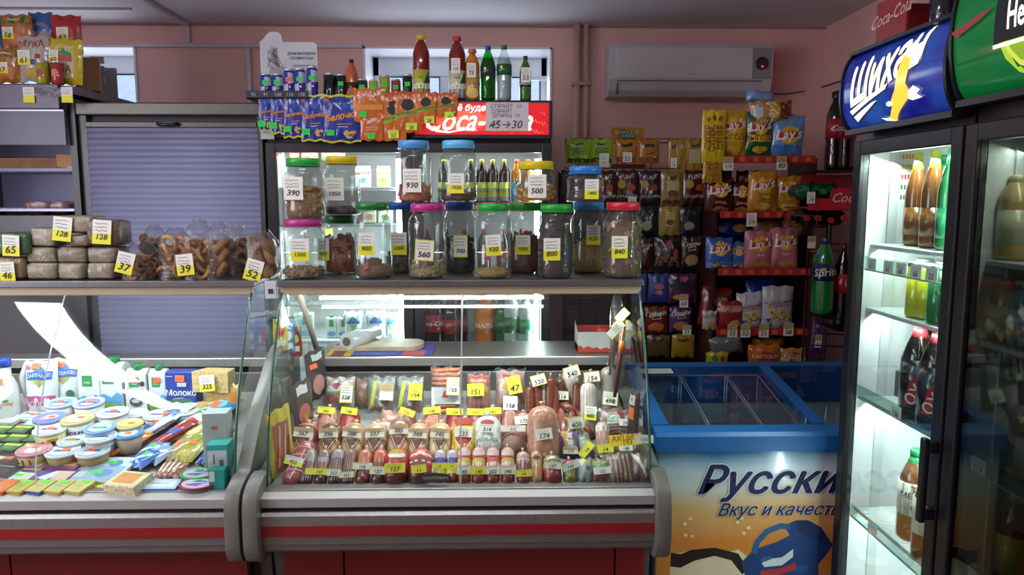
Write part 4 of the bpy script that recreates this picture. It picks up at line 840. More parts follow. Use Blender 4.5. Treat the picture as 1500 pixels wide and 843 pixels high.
bag('striped yellow and red strip pack below the seed multipack', 1043, 268, 3.56, 28, 32, 'b89a1c', [('t', -.5+.35*i, 0, .028, 'ЛАЙМ' if 0 else 'СУПЕР', '8a2018', 90, 0, .01) for i in range(4)], 5, dk=.2)
chips('chip bag lying on its side on top of the green one', 1128, 188, 60, 42, 'a87a34', [('r', .4, -.9, .9, .9, '7a2a24'), ('r', -.95, -.8, -.55, .8, '9ab0c8')], 6, Y=3.60, cv=.1, sz=.25, tilt=70) if 0 else bag('silver and gold chip bag lying across the bags of the top shelf', 1129, 182, 3.6, 62, 34, 'b0823a', [('r', .35, -.9, .95, .9, '6a2824'), ('r', -.98, -.9, -.5, .9, 'a8b4c4'), ('e', .05, .05, .3, .6, 'd0a028'), ('t', -.12, .0, .06, "Lay's", 'e8e0d4', 78, .2, .03)], 6, 'chip_bag', 'chip bag', 'bags on the red chip shelves', roll=-4)
bag('blue and silver chip bag end sticking up behind the top shelf bags', 1112, 150, 3.68, 40, 16, '7a9ac8', [], 16, 'chip_bag', 'chip bag', 'bags on the red chip shelves', roll=8)
dr = [('t', 0, -.45, .02, 'Бекон', 'c8b0a0', 0, .1, .01), ('e', 0, -.85, .7, .14, 'b8843c')]
chips('dark red-brown chip bag at the left of the second shelf', 1063, 0, 40, 47, '4a1614', dr, 7, z=Z(1), Y=3.60)
chips('narrow dark red chip bag, second on the second shelf', 1096, 0, 30, 42, '4a1614', dr, 8, z=Z(1), Y=3.62)
go = [('t', .1, -.25, .018, 'Сыр', 'e8d8b0', 0, .1, .01), ('e', 0, -.75, .6, .2, 'd8b050')]
chips('orange-gold chip bag, third on the second shelf', 1128, 0, 40, 56, 'b87a1c', go, 9, z=Z(1), Y=3.58)
chips('orange-gold chip bag at the right end of the second shelf', 1166, 0, 36, 50, 'b87a1c', go, 10, z=Z(1), Y=3.60)
bag('brown chip bag leaning behind, left end of the second shelf', 1050, 290, 3.72, 42, 42, '5a3420', [('e', -.3, .5, .4, .25, 'b8902c')], 11, 'chip_bag', 'chip bag', 'bags on the red chip shelves')
bag('small brown chip bag behind the narrow red one on the second shelf', 1094, 285, 3.70, 34, 34, '4a2c1c', [('e', 0, .2, .4, .25, 'a8802c')], 12, 'chip_bag', 'chip bag', 'bags on the red chip shelves')
bl_ = [('r', -.95, -.95, .95, -.55, '7a9ac8'), ('e', -.3, -.75, .3, .12, 'c8a43c'), ('e', .4, -.8, .3, .1, 'c8a43c')]
chips('bright blue chip bag at the left of the third shelf', 1066, 0, 38, 44, '2a5fae', bl_, 13, z=Z(2), Y=3.60)
chips('narrow blue and white chip bag, second on the third shelf', 1095, 0, 26, 38, '3a6ab0', bl_, 14, z=Z(2), Y=3.62)
pk = [('t', 0, -.25, .016, 'Краб', 'f0d0c8', 0, .1, .01), ('e', .2, -.75, .6, .16, 'b8983c')]
chips('pink chip bag, third on the third shelf', 1126, 0, 40, 54, 'b86a72', pk, 15, z=Z(2), Y=3.585)
chips('pink chip bag at the right end of the third shelf', 1164, 0, 40, 58, 'b86a72', pk, 17, z=Z(2), Y=3.585)
bag('dark blue chip bag lying behind on the third shelf', 1070, 350, 3.73, 62, 30, '182c78', [('e', .3, .1, .35, .4, 'b8942c')], 18, 'chip_bag', 'chip bag', 'bags on the red chip shelves')
bag('pink chip bag lying on top behind the two pink ones', 1122, 348, 3.73, 44, 26, 'b06a70', [('e', 0, .1, .5, .4, 'b8942c')], 19, 'chip_bag', 'chip bag', 'bags on the red chip shelves')
bag('pink chip bag tipped back behind the rightmost pink one', 1165, 346, 3.73, 42, 24, 'b06a70', [('e', 0, .1, .5, .4, 'b8942c')], 39, 'chip_bag', 'chip bag', 'bags on the red chip shelves')
rd = [('e', .0, .45, .75, .26, 'a02028'), ('t', 0, .52, .024, 'РУССКАЯ', 'e0c8b8', 0, .1, .01), ('t', 0, .36, .024, 'КАРТОШКА', 'e0c8b8', 0, .1, .01), ('e', .3, -.6, .5, .28, 'b89858')]
bag('big red chip bag leaning at the left of the fourth shelf', 1058, 0, 3.68, 44, 58, '7a1c20', [('e', .2, .3, .6, .25, 'b8a090'), ('e', -.3, -.3, .3, .3, 'b08850')], 20, 'chip_bag', 'chip bag', 'bags on the red chip shelves', z=Z(3), roll=8)
bag('red potato chip bag with white lettering, in front on the fourth shelf', 1086, 0, 3.585, 38, 42, '8a2024', rd, 21, 'chip_bag', 'chip bag', 'bags on the red chip shelves', z=Z(3))
bag('small white and red snack bag at the left of the fourth shelf', 1055, 0, 3.57, 22, 28, 'a8a4a4', [('t', 0, .45, .024, 'ЧИПСЫ', '6a1c20', 8, 0, .01), ('e', 0, -.5, .6, .35, 'b8842c')], 22, 'chip_bag', 'chip bag', 'bags on the red chip shelves', z=Z(3))
cr = [('t', 0, .28, .024, 'Кукурузные', 'a02830', 6, .1, .01), ('t', 0, .12, .026, 'КОЛЬЦА', 'a02830', 6, .1, .01), ('r', -.95, -.95, .95, -.5, '1c3c94')] + [('e', -.5+.33*i, -.2-.25*(i % 2), .2, .16, 'c8a02c') for i in range(4)] + [('e', -.5+.33*i, -.2-.25*(i % 2), .08, .06, '7a5c14') for i in range(4)]
bag('white and blue corn ring bag, leaning, on the fourth shelf', 1118, 0, 3.6, 38, 54, 'b4b4b8', cr, 23, 'chip_bag', 'chip bag', 'bags on the red chip shelves', z=Z(3), roll=-4)
bag('large white and blue corn ring bag at the right of the fourth shelf', 1158, 0, 3.59, 46, 64, 'a8a8ac', cr, 24, 'chip_bag', 'chip bag', 'bags on the red chip shelves', z=Z(3))
bag('blue and yellow corn ring bag standing behind the leaning one', 1112, 470, 3.74, 46, 62, '1c3c94', [('e', .4, .4, .25, .18, 'c8a83c'), ('e', .4, .4, .1, .07, '14286a')], 25, 'chip_bag', 'chip bag', 'bags on the red chip shelves')
bag('silver-grey snack bag lying under the fourth shelf', 1066, 520, 3.58, 48, 30, '66666c', [('r', -.95, -.9, .95, -.6, 'a86428')], 26, 'snack_bag', 'snack bag', roll=-12)
bag('yellow and green sweet packet at the bottom left of the chip rack', 1050, 535, 3.52, 34, 20, 'b8a82c', [('e', -.3, .1, .3, .5, '3a7a2c'), ('e', .4, 0, .2, .4, '7a2c5a')], 27)
bag('orange potato chip bag lying at the bottom of the rack', 1118, 534, 3.52, 48, 30, 'b8641c', [('e', .1, -.1, .65, .5, 'a02028'), ('t', .1, -.1, .026, 'КАРТОШКА', 'e8d0b8', 0, .1, .01)], 28, 'chip_bag', 'chip bag')
bag('golden potato chip bag at the bottom right of the rack', 1160, 535, 3.52, 40, 26, 'a8702c', [('e', 0, 0, .7, .6, '7a1c24'), ('t', 0, .15, .022, 'РУССКАЯ', 'e8d0b8', 0, .1, .01), ('t', 0, -.2, .022, 'КАРТОШКА', 'e8d0b8', 0, .1, .01)], 29, 'chip_bag', 'chip bag')
bag('orange packet lying behind at the bottom of the chip rack', 1125, 508, 3.66, 50, 14, 'b06a28', [], 30)

# crouton racks: wire grid panel hung with packets
YR = 3.80; rr_ = thing('wire_snack_rack', 'wire rack hung with rows of crouton and seed packets', 'rack', (Xat(828, YR, 1.5), YR+.06, 0)); wr = Xat(1032, YR, 1.5)-rr_.location.x
hz = [at(950, y, YR).z for y in (208, 252, 304, 348, 402, 448, 490)]
mb = MB(); B_ = M('4c1c20', 'metal')
for z in hz: mb.tube([(0, 0, z), (wr, 0, z)], .003, B_, 5); mb.tube([(0, 0, z+.02), (wr, 0, z+.02)], .0022, B_, 5)
for i in range(9): mb.tube([(wr*i/8, .003, .0), (wr*i/8, .003, hz[0]+.02)], .0028, B_, 5)
obj('wire_grid', mb, rr_)
mb = MB(); mb.box(0, wr, .03, .04, .1, hz[1], M('24120f', 'plastic')); obj('back_board', mb, rr_)
sg = Xat(921, YR, 1.8)-rr_.location.x; z0, z1 = at(920, 206, YR).z, at(920, 185, YR).z
mb = MB(); mb.box(sg-.085, sg+.085, -.004, 0, z0, z1, M('b0721c', 'card')); dec(mb, lambda u, v, e: (sg+u*.085, -.0045-e, (z0+z1)/2+v*(z1-z0)/2), .17, z1-z0, [('p', [(-.5, -.6), (-.5, .7), (.5, .5), (.5, -.75)], '1c3c20'), ('t', 0, .25, .022, 'КЛИНСКИЕ', 'b8c8a8'), ('t', 0, -.28, .022, 'СНЕКИ', 'b8c8a8')]); obj('sign_board', mb, rr_)
mb = MB(); mb.box(sg-.08, sg+.1, -.004, 0, at(920, 246, YR).z, at(920, 240, YR).z, M('7a3c14', 'card')); obj('sign_board', mb, rr_)
def logo(c, txt='', tc='c8c0b0', sz=.2): return lambda w, h: [('p', [(-.5, .35), (-.55, .6), (.5, .68), (.55, .42)], c)] + ([('t', 0, .5, w*sz, txt, tc, 4, .1, .01)] if txt else [])
def hb(label, px, py, wp, hp, col, its, seed, **k): return bag(label, px, py, k.pop('Y', YR+.0), wp*1.08, hp*1.04, col, its, seed, 'snack_packet', 'snack packet', 'packets hung on the wire rack', dk=k.pop('dk', .28), **k)
wave = lambda c: (lambda w, h: [('p', [(-.4, .45), (-.4, .6), (.4, .65), (.4, .5)], '24405a')] + [('l', [(-.55, .1-.2*k), (-.1, .28-.2*k), (.2, .12-.2*k), (.55, .2-.2*k)], .005, '2a4a2c') for k in range(3)] + [('r', -.9, -.95, .9, -.6, '2c3a14')])
hb('lime green snack packet at the far left of the top wire row', 847, 240, 33, 34, '86a81c', wave(0), 31)
hb('lime green snack packet with tag 121, second in the top wire row', 880, 239, 32, 33, '86a81c', wave(0), 32, tg=('121', 'w', 4, 4, 14, 19))
og = lambda w, h: [('p', [(-.5, .35), (-.55, .6), (.5, .68), (.55, .42)], '1c241c'), ('r', -.9, -.9, .9, -.5, '6a3c14'), ('l', [(-.3, -.3), (.6, .0)], .006, '2c2c24')]
hb('orange snack packet tagged 55 in the top wire row', 917, 239, 30, 32, 'b8741c', og, 33, tg=('55', 'w', 1, 8, 13, 14))
hb('orange and black snack packet, fourth in the top wire row', 950, 240, 28, 33, 'a8641c', og, 34)
hb('narrow tan and violet packet with tag in the top wire row', 986, 246, 14, 38, 'a87c2c', logo('3c3c5a'), 35, tg=('16', 'w', 0, 7, 9, 14))
hb('tan snack packet with white window, right end of the top wire row', 1016, 251, 32, 44, 'a07830', lambda w, h: [('p', [(-.3, .5), (-.3, .66), (.4, .7), (.4, .52)], '1c3c20'), ('r', -.5, -.5, .5, .35, 'b0a078')], 36)
hb('tan snack packet behind the windowed one in the top wire row', 1000, 249, 24, 42, '9a7028', logo('a08050'), 37, Y=YR+.0)
def fl(w, h, c=0): return [('e', -.5, .2, .35, .25, 'a8842c'), ('t', 0, .62, w*.25, 'FLINT', 'c8b8b8', 3, 0, .02), ('e', .35, .0, .35, .2, '9a3c24'), ('t', 0, -.5, w*.17, 'СУХАРИКИ', 'c8b8a8', 2, 0, .01)]
for i, (px, c, w_, h_, k, l) in enumerate(((886, '3a1c16', 30, 48, fl, 'dark brown rusk packet, partly behind the bright blue-lidded jar'), (918, '3a1814', 31, 49, fl, 'dark brown rusk packet tagged 55 in the second wire row'), (951, '241820', 30, 48, fl, 'black-brown rusk packet in the middle of the second wire row'),
     (984, '8a6c34', 31, 47, lambda w, h: [('p', [(-.3, .55), (-.3, .72), (.3, .75), (.3, .57)], '1c3c20'), ('r', -.55, -.3, .55, .45, 'b0a070'), ('e', 0, -.3, .5, .2, '5a3c20'), ('r', -.9, -.95, .9, -.7, '5a2418')], 'tan and red croutons packet in the second wire row'), (1017, '3c1a14', 33, 49, fl, 'dark brown rusk packet with red tomato, right end of the second row'))):
    hb(l, px, 301, w_, h_, c, k, 40+i, tg=('55', 'w', 7, 6, 12, 13) if i == 1 else None)
hb('black snack bag at the far left edge of the wire rack', 828, 299, 20, 47, '1c1410', logo('3c2c24'), 46)
for i, (px, c, l) in enumerate(((949, '182028', 'dark blue and green nut packet in the third wire row'), (980, '98803c', 'golden nut packet with a paper label in the third wire row'), (1011, '14222c', 'dark green nut packet at the right of the third wire row'))):
    hb(l, px, 345, 29, 41, c, (lambda w, h: [('e', -.2, -.35, .5, .3, '8a8a6a'), ('p', [(-.4, .5), (-.4, .7), (.4, .72), (.4, .52)], '24301c')]) if i != 1 else (lambda w, h: [('r', -.45, -.4, .45, .6, 'a89a60'), ('e', 0, -.1, .4, .2, '7a3c28')]) if i == 1 else None, 50+i)
hb('maroon rusk packet, left in the fourth wire row', 944, 396, 24, 46, '3c1416', logo('5a2c24', 'ГРЕНКИ'), 54)
hb('shiny black and red snack packet in the fourth wire row', 977, 392, 36, 44, '2c1c22', lambda w, h: [('r', -.9, -.9, .9, -.3, '6a4a3c'), ('e', .6, -.1, .2, .3, 'a83c24'), ('l', [(-.6, .8), (-.1, .1)], .006, 'a8a8b0'), ('l', [(.1, .8), (.4, .2)], .006, 'a8a8b0'), ('p', [(-.3, .3), (-.2, .7), (.3, .8), (.2, .35)], '8a2c34')], 55)
gr = lambda c2, c3: (lambda w, h: [('t', 0, .5, w*.26, 'Гренки', 'd0c8b8', 5, .2, .02), ('p', [(-.35, .05), (-.4, .32), (.4, .4), (.42, .12)], 'c8b890'), ('p', [(-.28, .1), (-.32, .27), (.32, .34), (.34, .17)], '241418'), ('e', 0, -.5, .7, .35, c3)])
hb('dark brown crouton packet at the right of the fourth wire row', 1012, 393, 27, 46, '2c1614', gr(0, '9a7c50'), 56)
hb('lilac shrimp snack packet at the left edge of the fifth wire row', 935, 444, 22, 42, '3c3c74', logo('9a6a8a'), 57)
hb('blue and pink shrimp snack packet in the fifth wire row', 964, 443, 29, 41, '2a3a7c', lambda w, h: [('e', 0, .55, .35, .2, '14245c'), ('e', 0, .1, .5, .2, 'a85a6a'), ('e', 0, -.3, .4, .15, 'a85a6a')], 58)
hb('purple and black snack packet tagged 60 in the fifth wire row', 999, 444, 40, 42, '4c1c48', lambda w, h: [('r', -.9, .0, .9, .6, '18141c'), ('p', [(-.25, .5), (-.2, .85), (.3, .85), (.3, .5)], '8a2470'), ('e', -.3, -.6, .4, .2, 'a08040')], 59, tg=('60', 'c', 1, 4, 13, 20))
hb('red-orange crouton packet at the left of the sixth wire row', 960, 488, 33, 38, '6a1c14', gr(0, 'a85a28'), 60)
hb('violet crouton packet tagged 21 in the sixth wire row', 996, 486, 31, 36, '4a2a5a', gr(0, 'a8702c'), 61, tg=('21', 'c', 9, 3, 13, 15))
hb('tan dried snack packet at the left of the lowest wire row', 964, 523, 32, 32, '5a4424', gr(0, '8a5c34') if 0 else logo('2c2420'), 62)
hb('yellow dried snack packet at the right of the lowest wire row', 1000, 524, 32, 34, '96741c', logo('3c2c18'), 63)
hb('dark packet at the left end of the sixth wire row behind the counter glass', 938, 488, 18, 36, '3a1c18', logo('5a2c24'), 64)

# bottled drinks stand between the chip rack and the beer cooler
YD = 3.25; ds = thing('drinks_stand', 'black and red wire drinks stand beside the chip rack', 'rack', (Xat(1186, YD, 1.5), YD, 0)); wd = .32
mb = MB(); W2 = M('18161a', 'metal')
for x in (0, .1, .2, wd):
    mb.tube([(x, .0, .0), (x, .0, 1.62)], .004, W2, 6)
    if x > .15: mb.tube([(x, .26, .0), (x, .26, 1.62)], .004, W2, 6)
for z in (at(1200, 487, YD).z, at(1200, 505, YD).z): mb.tube([(0, 0, z), (wd, 0, z-.02)], .003, W2, 5)
zb = at(1200, 305, YD).z; mb.tube([(0, 0, zb-.16), (wd, 0, zb-.16)], .004, M('8a1c20', 'metal'), 6); mb.tube([(0, -.02, zb-.19), (wd, -.02, zb-.19)], .004, M('8a1c20', 'metal'), 6)
zq = at(1204, 462, 3.12).z; mb.box(.0, wd, -.20, .0, zq-.006, zq-.002, W2); zq = at(1231, 480, 3.12).z; mb.box(.06, wd, -.20, .0, zq-.006, zq-.002, W2); obj('wire_frame', mb, ds)
mb = MB(); mb.box(-.01, wd, .0, .26, zb-.002, zb+.004, M('7a1a1e', 'plastic')); mb.box(-.01, wd, -.006, 0, zb-.01, at(1200, 291, YD).z, M('b0262c', 'plastic'), .002)
zz_ = at(1200, 276, YD).z; xx_ = Xat(1219, YD, 1.6)-ds.location.x; mb.prism([(xx_-.02, zb), (xx_, zz_), (wd, zz_+.01), (wd, zb)], 'y', -.008, 0, M('b0262c', 'plastic'))
dec(mb, lambda u, v, e: (xx_+.06+u*.06, -.009-e, (zb+zz_)/2+v*.04), .12, .08, [('t', .0, 0, .058, 'Coca', 'd8b8b4', 0, .4)])
mb.prism([(.035, at(1200, 283, YD).z), (.06, at(1200, 255, YD).z), (wd, at(1200, 253, YD).z), (wd, at(1200, 283, YD).z)], 'y', .22, .23, M('9a2228', 'plastic')); obj('red_tray', mb, ds)
mb = MB(); zp = at(1200, 249, YD).z; mb.box(.0, wd, .0, .26, zp-.006, zp, M('241c1e', 'plastic')); obj('shelf', mb, ds)
hang_tag(ds, .036, .05, '19', 'w', .0+Xat(1187, YD, 1.6)-ds.location.x+.0, -.014, at(1187, 290, YD).z)
for i, px in enumerate((1221, 1238, 1230)):
    bottle('cola_bottle', f'cola bottle with red label on top of the drinks stand, {["left of the front two", "right of the front two", "behind the front two"][i]}', 'bottle', (Xat(px, YD+.06+.09*(i == 2), 1.7), YD+.06+.09*(i == 2), zp), .04, .33, '160a08', '1c1416', None, (.42, .68, '8a1a20', [('t', .0, 0, .036, 'Cola', 'c8a8a8', 0, .4, .02)]), 'cola bottles on the drinks stand', waist=.06)
def lying(label, px, py, Y, rad, L_, col, cap, labc=None, name='cola_bottle', grp=None):
    return bottle(name, label, 'bottle', at(px, py, Y)+Vector((0, L_, 0)), rad, L_, col, cap, None, labc, grp, (R(90), 0, 0))
for i, px in enumerate((1186, 1203, 1222)):
    lying(f'green lemonade bottle lying in the red tray, {["left", "middle", "right"][i]} of three', px+4, 281, YD+.03, .036, .2, '12542c', '1c7a3c', (.15, .5, '1c2c44', [('t', 0, 0, .03, 'Sprite', 'c8c8c8')]), 'lemonade_bottle', 'green bottles in the red tray')
for i, px in enumerate((1180, 1196, 1215, 1234)):
    lying(f'cola bottle lying cap forward below the red tray, {ORD[i]} from the left', px+3, 320+(i == 2)*3, YD-.02, .036, .22, '140a08', 'a82420', (.2, .5, '8a1a20', []), 'cola_bottle', 'cola bottles lying below the red tray')
s = mpp(3.12); bottle('lemonade_bottle', 'large green lemonade bottle standing under the red tray', 'bottle', at(1204, 460, 3.12), 16*s, 112*s, '0f6a2c', '2a2c6a', None, (.45, .68, '16204a', [('t', -.05, 0, .045, 'Sprite', 'c8d0c8', 6, .2, .02), ('e', -.12, .35, .05, .2, 'b8b028')]), neck=.3)
bottle('cola_bottle', 'cola bottle with red label at the edge of the beer cooler', 'bottle', at(1231, 478, 3.12), 12*s, 120*s, '160a08', '3a1416', None, (.42, .66, '9a1c24', [('r', -.05, -.3, .1, .4, 'b8b8b8')]), neck=.3)
bag('purple snack packet tagged 21 hanging at the right of the chip rack', 1195, 520, 3.3, 20, 56, '5a2464', [('e', -.4, .6, .2, .1, 'a88ab0'), ('e', .3, -.4, .2, .1, 'a88ab0')], 70, tg=('21', 'c', -1, 22, 10, 20), roll=4)
rowtag(1189, 355, 3.16, 12, 18, '', 'c', 'pale price tag hanging below the cola bottles of the stand')

# ================================================================ ON TOP OF THE COOLERS
zt_ = ZT+.001; YT = YC+.05; s = mpp(YT, 2)
pb = thing('cardboard_stand', 'white cardboard energy drink display with a sketch and printed words', 'display stand', (Xat(424, YC+.14, 2.1), YC+.14, zt_))
w_, h_ = 84*s, (150-60)*s; pts = [(-w_/2, 0), (w_/2, 0), (w_/2, h_*.93)]+[(w_/2-.02+.02*math.cos(a), h_*.93+.02*math.sin(a)) for a in (.5, 1, 1.57)]+[(-w_/2+.105, h_+.0), (-w_/2+.1, h_+.03), (-w_/2+.085, h_+.045), (-w_/2+.05, h_+.045), (-w_/2+.03, h_+.03), (-w_/2+.02, h_+.015), (-w_/2, h_)]
mb = MB(); mb.prism(pts, 'y', 0, .004, M('cfd0d4', 'card'))
rnd = random.Random(9); sk = [('l', [(-.75+.55*rnd.random(), .1+.75*rnd.random()) for _ in range(4)], .002, ['3a3a40', '8a8478', '6a6a74', 'b04a5a'][i % 4]) for i in range(13)]
sk += [('p', [(-.7, .02), (-.6, .22), (-.4, .14), (-.22, .24), (-.12, .05), (-.4, -.1)], '9a9a9e'), ('t', .46, .62, .0165, 'ДЕНЬ РАСПИСАН', INK, 0, 0, .015, .9), ('t', .46, .47, .0165, 'ПО МИНУТАМ?', INK, 0, 0, .015, .9), ('l', [(.14+.04*i, .24+.02*(-1)**i) for i in range(20)], .003, '4a4038')]
dec(mb, Fplane(w_, h_, -.0005), w_, h_, sk); obj('back_card', mb, pb)
mb = MB(); yb0 = -.19; mb.box(-w_/2-.01, w_/2, yb0, 0, 0, .004, M('14162c', 'plastic')); mb.box(-w_/2-.01, w_/2, yb0, yb0+.004, 0, .035, M('14162c', 'plastic'))
dec(mb, lambda u, v, e: (-.005+u*w_/2, yb0-e, .017+v*.017), w_, .034, [('t', -.78+.4*i, 0, .022, ['91', '91', '108', '110', '130'][i], 'a8a8b8') for i in range(5)]); obj('tray', mb, pb)
eb = [('p', [(-.5, -1), (-.5, -.1), (0, .0), (0, -1)], 'b8bcc8'), ('p', [(.0, .0), (.0, .9), (.5, .8), (.5, .1)], 'b8bcc8'), ('r', -.16, -.2, .16, .02, 'a8283a'), ('r', -.5, .0, .0, .9, '2038a0')]
for i, (px, yt, wp) in enumerate(((390, 105, 17), (407, 105, 17), (424, 98, 16), (440, 97, 17), (458, 94, 17))):
    H = (139-yt)*s; can(f'{["slim blue and silver energy drink can", "slim blue and silver energy drink can", "tall blue energy drink can with orange sticker", "tall blue energy drink can", "tall blue energy drink can"][i]}, {ORD[i]} from the left in the cardboard tray', (Xat(px, YC-.01, 2.05), YC-.01, zt_+.006), wp*s/2*.93, H, '1a2c90', eb, 'energy drink cans in the cardboard tray', tg='o' if i == 2 else 'g')
oc = [(483, 100, 20, '101012', [('t', 0, .0, .04, 'BURN' if 0 else '', 'c8c8c8'), ('r', -.1, -.9, .1, -.2, 'b8b8b8')], 'black energy can with silver mark, left of the black row', None), (500, 101, 18, '14161a', [('r', -.3, -.6, .1, .1, '8a8a90')], 'black and silver energy can, second of the black row', 'g')]
oc += [(531, 108, 17, '2a2e30', [('p', [(-.4, -.6), (-.1, .5), (.1, -.6)], '2a9a4a')], 'black energy can with a green mark beside the peach drink', 'g'), (547, 109, 15, 'b8b03a', [('r', -.5, .2, .5, .5, 'd8d080')], 'yellow-green drink can, left of two on the header', 'g'), (564, 102, 16, 'a8a034', [('r', -.5, .1, .5, .4, 'd0c870')], 'taller yellow-green drink can on the cooler roof', 'g'),
       (580, 108, 15, 'a02c3c', [('r', -.5, -.1, .5, .1, 'c85a64')], 'red drink can between the yellow and the black one', 'g'), (597, 101, 16, '1a1c1c', [('p', [(-.4, -.4), (-.1, .5), (.2, -.5)], '3a5a2c')], 'black energy can just left of the first iced tea bottle', 'g'), (515, 104, 13, '1c1a1e', [('r', -.3, -.8, .0, .6, 'a8a8ac')], 'slim black and silver can behind the peach drink bottle', None)]
for i, (px, yt, wp, c, its, l, tg_) in enumerate(oc):
    Yc = YC+(.03 if i != 7 else .12); H = (139-yt)*s; can(l, (Xat(px, Yc, 2.05), Yc, zt_), wp*s/2*.93, H, c, [q for q in its if not (q[0] == 't' and not q[4])], tg=tg_)
bottle('juice_bottle', 'orange peach drink bottle with dark cap behind the energy cans', 'bottle', (Xat(516, YC+.04, 2.05), YC+.035, zt_), 9.5*s, 58*s, 'b8582c', '241c1c', None, (.05, .45, '3a2418', [('p', [(-.3, -.6), (0, .6), (.3, -.6)], 'a8643c')]), neck=.4)
mb = MB(); t = thing('ribbed_ring', 'blue ribbed ring lying on edge behind the black cans', 'ring', (Xat(503, YC+.2, 2.05), YC+.2, zt_))
for i, rr in enumerate((.058, .072, .086)): mb = MB(); mb.tube([(rr*math.cos(a/16*math.pi), 0, .045+rr*math.sin(a/16*math.pi)*.8) for a in range(17)], .008, M('1c4a9a', 'plastic'), 8); obj('rib', mb, t)
mb = MB(); mb.box(-.075, .075, .0, .01, 0, .05, M('1c4a9a', 'plastic')); obj('base', mb, t)
TEA = 'a02a20'
def tea(px, top, cap, lab, l, tg_=None):
    H = (144.5-top)*s; t = bottle('iced_tea_bottle', l, 'bottle', (Xat(px, YC+.02, 2.05), YC+.02, zt_), 12*s, H, 'c04030' if 0 else '7c1c16', cap, None,
       (.04, .47, lab, [('r', -.5, -1, .5, -.35, '2a5a9a'), ('t', .0, -.2, .030, 'NESTEA', 'e8eef4', 0, .15, .03), ('t', 0, .45, .016, 'лимон' if 0 else 'чай', '5a6a2c'), ('p', [(.1, .0), (.3, .9), (.42, .1)], '2a4a2c')]), neck=.28, waist=.12, capr=6.5*s)
    if tg_: hang_tag(t, 13*s, 21*s, tg_, 'w', -.005, -12*s-.004, 48*s)
    return t
tea(617.5, 53, 'c8bc1c', 'b8b83a', 'red iced tea bottle with a yellow cap, tallest on the cooler roof')
tea(670, 55, 'c02430', 'c8c8a8', 'red iced tea bottle with a red cap and tag 120', '120')
bottle('juice_bottle', 'orange juice bottle with an orange cap and price tag 75', 'bottle', (Xat(692, YC+.02, 2.05), YC+.02, zt_), 10.5*s, 72*s, 'c87a1c', 'c85a34', None, (.02, .52, 'c8943c', [('r', -.5, .1, .5, .35, '3a7ab0'), ('e', 0, -.5, .3, .4, 'e0c060')]), neck=.3, taglist=[(13*s, 20*s, '75', 'w', -.003, -10.5*s-.004, 42*s)], capr=6*s)
bottle('lemonade_bottle', 'bright green lemonade bottle with a blue cap on the red-signed cooler', 'bottle', (Xat(715, YC+.02, 2.05), YC+.02, zt_), 11*s, 77*s, M('2ec860', 'liquid'), '1c4ab0', '1a8a3e', (.44, .64, '1c3a34', [('e', -.12, .4, .06, .3, 'd8d02c')]), neck=.38)
bottle('lemonade_bottle', 'clear lemonade bottle with dark green cap and green label', 'bottle', (Xat(738.5, YC+.02, 2.05), YC+.02, zt_), 11*s, 78*s, M('e8f0f0', 'pet'), '1c6a34', 'b4bcc0', (.46, .66, '1c5a34', [('e', -.12, .4, .06, .3, 'd8d02c')]), neck=.38)
bottle('lemonade_bottle', 'small dark green soda bottle tagged 53, rightmost on the cooler roof', 'bottle', (Xat(769.5, YC+.02, 2.05), YC+.02, zt_), 8.5*s, 63*s, '3a6a14', '143a24', None, (.32, .45, '16181a', [('t', 0, 0, .02, 'FRESH', 'd8d8d8')]), neck=.36, taglist=[(14*s, 21*s, '53', 'w', .001, -8.5*s-.004, 36*s)])
# seed packets taped along the front of the header
BB = '1a3390'
def seedbag(label, px, py, wp, hp, i):
    sz = wp
    its = lambda w, h: [('r', -1, .9, 1, 1, 'c8c01c'), ('r', -1, -1, 1, -.92, 'c8c01c'), ('e', -.75, .78, .16, .08, 'c84a24'), ('t', .05, .08, w*.225, 'Белочка', 'd8601c', 10, .25, .045), ('t', .05, .09, w*.225, 'Белочка', 'e8a02c', 10, .25, .01), ('l', [(-.2, -.25), (.6, -.22)], .003, 'd89a2c'), ('l', [(-.2, -.36), (.4, -.34)], .003, 'c8ccd8'),
       ('p', [(.1, -.62), (.3, -.8), (.6, -.82), (.8, -.6), (.75, -.5), (.45, -.55), (.3, -.45)], 'c8a45c'), ('p', [(.35, -.68), (.6, -.8), (.78, -.66), (.55, -.62)], '4a3c2c'), ('e', .25, .52, .3, .14, '2a4ab0')]
    return bag(label, px, py, YC-.045, wp, hp, BB, its, i, 'seed_packet', 'seed packet', 'blue seed packets along the cooler header', dk=.12, tg=('', 'g', -wp*.28, hp*.2, 11, 8))
seedbag('narrow blue sunflower seed packet at the left end of the header', 390, 192, 19, 49, 80); seedbag('blue sunflower seed packet, second from the left on the header', 408, 196, 23, 55, 81)
seedbag('blue sunflower seed packet, third from the left on the header', 431, 202, 30, 60, 82); seedbag('blue sunflower seed packet, fourth from the left on the header', 460, 207, 36, 65, 83)
seedbag('largest blue sunflower seed packet, beside the orange ones', 501, 209, 54, 67, 84)
obj('white_card', MB().box(-.03, .03, 0, .002, 0, .06, M('c0c0bc', 'card')), None, at(392, 204, YC-.025), label='white card showing below the narrowest blue seed packet', cat='card')
ob = lambda n=1: (lambda w, h: [('r', -1, .86, 1, 1, 'b84a1c')] + [('e', -.5+1.0*i if n > 1 else 0, .35, .36 if n > 1 else .5, .3, '1c1a1a') for i in range(n)] + [('p', [(-.9, -.35), (-.9, -.1), (.9, .22), (.9, -.05)], '9aa820'), ('t', 0, -.07, w*(.12 if n > 1 else .15), 'КРУПЯШКИ' if 0 else 'КРУПЯШКИ', 'INK' if 0 else '3a2410', 9, 0, .02)])
